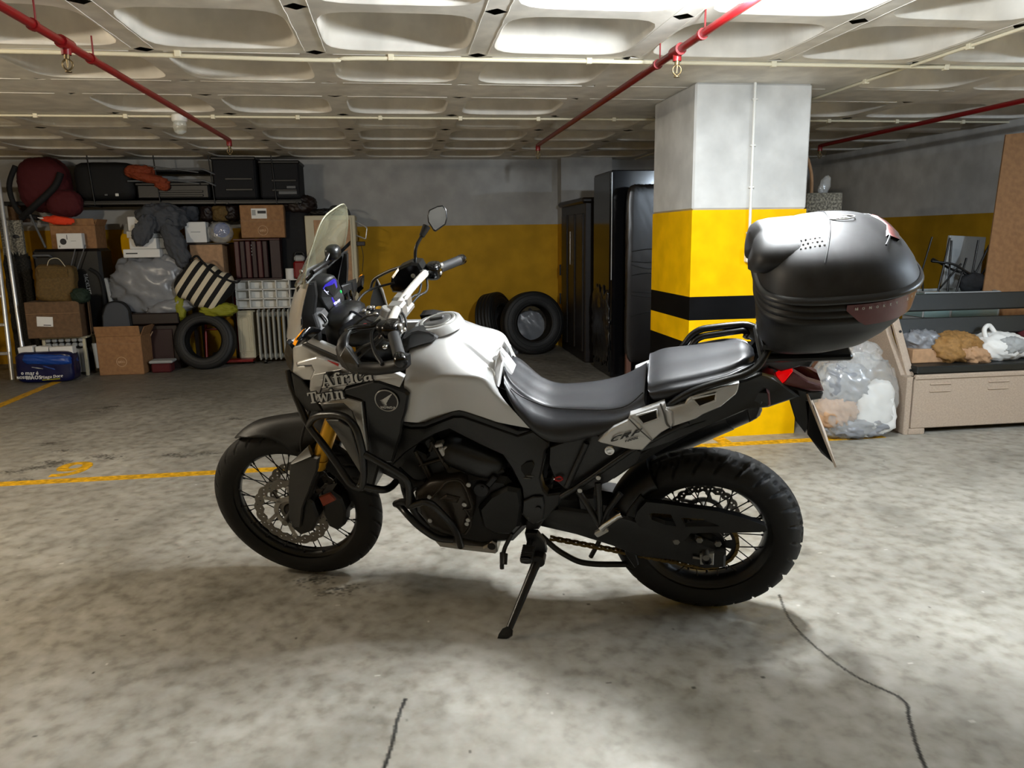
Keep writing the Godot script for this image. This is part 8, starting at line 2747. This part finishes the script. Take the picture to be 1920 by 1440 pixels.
	for k in 2:
		o = thing("plant_stand", ["upturned black metal stand in the glass tank, left one", "upturned black metal stand in the glass tank by the cardboard sheet"][k], "stand", Vector3([4.33, 4.58][k], 0.89, -5.62))
		for i in 4:
			var b = [[Vector3(-0.10, 0.0, 0.02), Vector3(-0.02, 0.42, 0.0)], [Vector3(0.0, 0.0, 0), Vector3(0.02, 0.40, -0.03)], [Vector3(0.04, 0.0, 0.05), Vector3(0.14, 0.26, 0.0)], [Vector3(-0.05, 0.0, -0.05), Vector3(0.06, 0.22, 0.05)]][i] if k == 0 else [[Vector3(-0.06, 0.0, 0), Vector3(-0.02, 0.40, 0)], [Vector3(-0.10, 0.02, 0.04), Vector3(0.08, 0.36, 0)], [Vector3(-0.02, 0.08, 0.03), Vector3(0.10, 0.22, 0)], [Vector3(0.0, 0.0, 0.04), Vector3(-0.04, 0.16, 0.02)]][i]
			mesh_part(o, "leg", "crate_black", func(st): rod(st, b[0], b[1], 0.008, 6))
		if k == 0:
			mesh_part(o, "seat_ring", "crate_black", func(st): tube(st, bent([Vector3(-0.16, 0.24, 0), Vector3(0.0, 0.22, 0.04), Vector3(0.18, 0.12, 0.04), Vector3(0.06, 0.17, -0.06), Vector3(-0.14, 0.26, -0.02), Vector3(-0.16, 0.24, 0)], 0.05), 0.010, 6))
		else:
			mesh_part(o, "cloth", "cloth_navy", func(st): lump(st, Vector3(-0.06, 0.07, 0.02), Vector3(0.22, 0.16, 0.1), 2.2, 0.2, 0.06, 64))
	o = thing("lone_rod", "single bent black rod left of the upturned stands", "rod", Vector3(4.06, 0.72, -5.6))
	mesh_part(o, "rod", "crate_black", func(st): tube(st, [Vector3(0.06, 0.0, 0), Vector3(0.02, 0.35, 0), Vector3(0.08, 0.60, 0)], 0.007, 6))
	o = thing("foam_sheet", "pale grey foam sheet standing behind the upturned stands", "sheet", Vector3(4.68, 0, -5.95))
	mesh_part(o, "sheet", "paper_grey", func(st): slab(st, Vector3(0.34, 1.32, 0.03), Transform3D(Basis(Vector3(0, 0, 1), -0.06), Vector3(0, 0.66, 0)), 0.006))
	# tall leaning cardboard
	o = thing("cardboard_sheet", "tall brown cardboard sheet leaning on the right wall behind the bench", "cardboard", Vector3(4.9, 0, -5.5))
	var q := [Vector3(4.817,2.112,-5.75),Vector3(5.402,2.164,-5.75),Vector3(5.273,0.645,-5.5),Vector3(4.54,0.73,-5.5)]
	var drop: Vector3 = (q[3] - q[0]) / (q[3].y - q[0].y)
	var drop2: Vector3 = (q[2] - q[1]) / (q[2].y - q[1].y)
	var at := o.position
	var quad4 := [q[0] - at, q[1] - at, q[2] - drop2 * q[2].y - at, q[3] - drop * q[3].y - at]
	var n: Vector3 = (quad4[1] - quad4[0]).cross(quad4[3] - quad4[0]).normalized() * 0.012
	var b4 := []
	for p in quad4:
		b4.append(p + n)
	mesh_part(o, "board", "card", func(st): loft(st, [quad4, b4]))
	var f: Vector3 = n.normalized()
	if f.z < 0:
		f = -f
	var ex: Vector3 = (quad4[1] - quad4[0]).normalized()
	var lt := [["▲ fragile", Vector3(4.9,1.231,-5.62), 0.05], ["▲ 1/1", Vector3(4.905,1.041,-5.6), 0.04], ["manufactured", Vector3(4.909,1.007,-5.6), 0.05], ["transport", Vector3(4.947,0.972,-5.6), 0.045]]
	for k in 4:
		words("print", ["2 P/L", "G 1", "RECYCLABLE", "material"][k], lt[k][2], 0.002, M.ink, o, Transform3D(Basis(ex, f.cross(ex), f), lt[k][1] - at + f * 0.02), true)
	mesh_part(o, "print_line", "card_dull", func(st):
		for k in 3:
			var c: Vector3 = [Vector3(4.856,1.198,-5.62), Vector3(4.884,1.163,-5.62), Vector3(4.864,1.134,-5.61)][k] - at + f * 0.02
			slab(st, Vector3(0.26, 0.008, 0.003), Transform3D(Basis(ex, f.cross(ex), f), c), 0.0))
	mesh_part(o, "sticker", "paper_white", func(st): slab(st, Vector3(0.04, 0.035, 0.003), Transform3D(Basis(ex, f.cross(ex), f), Vector3(4.793,0.979,-5.6) - at + f * 0.02), 0.0))
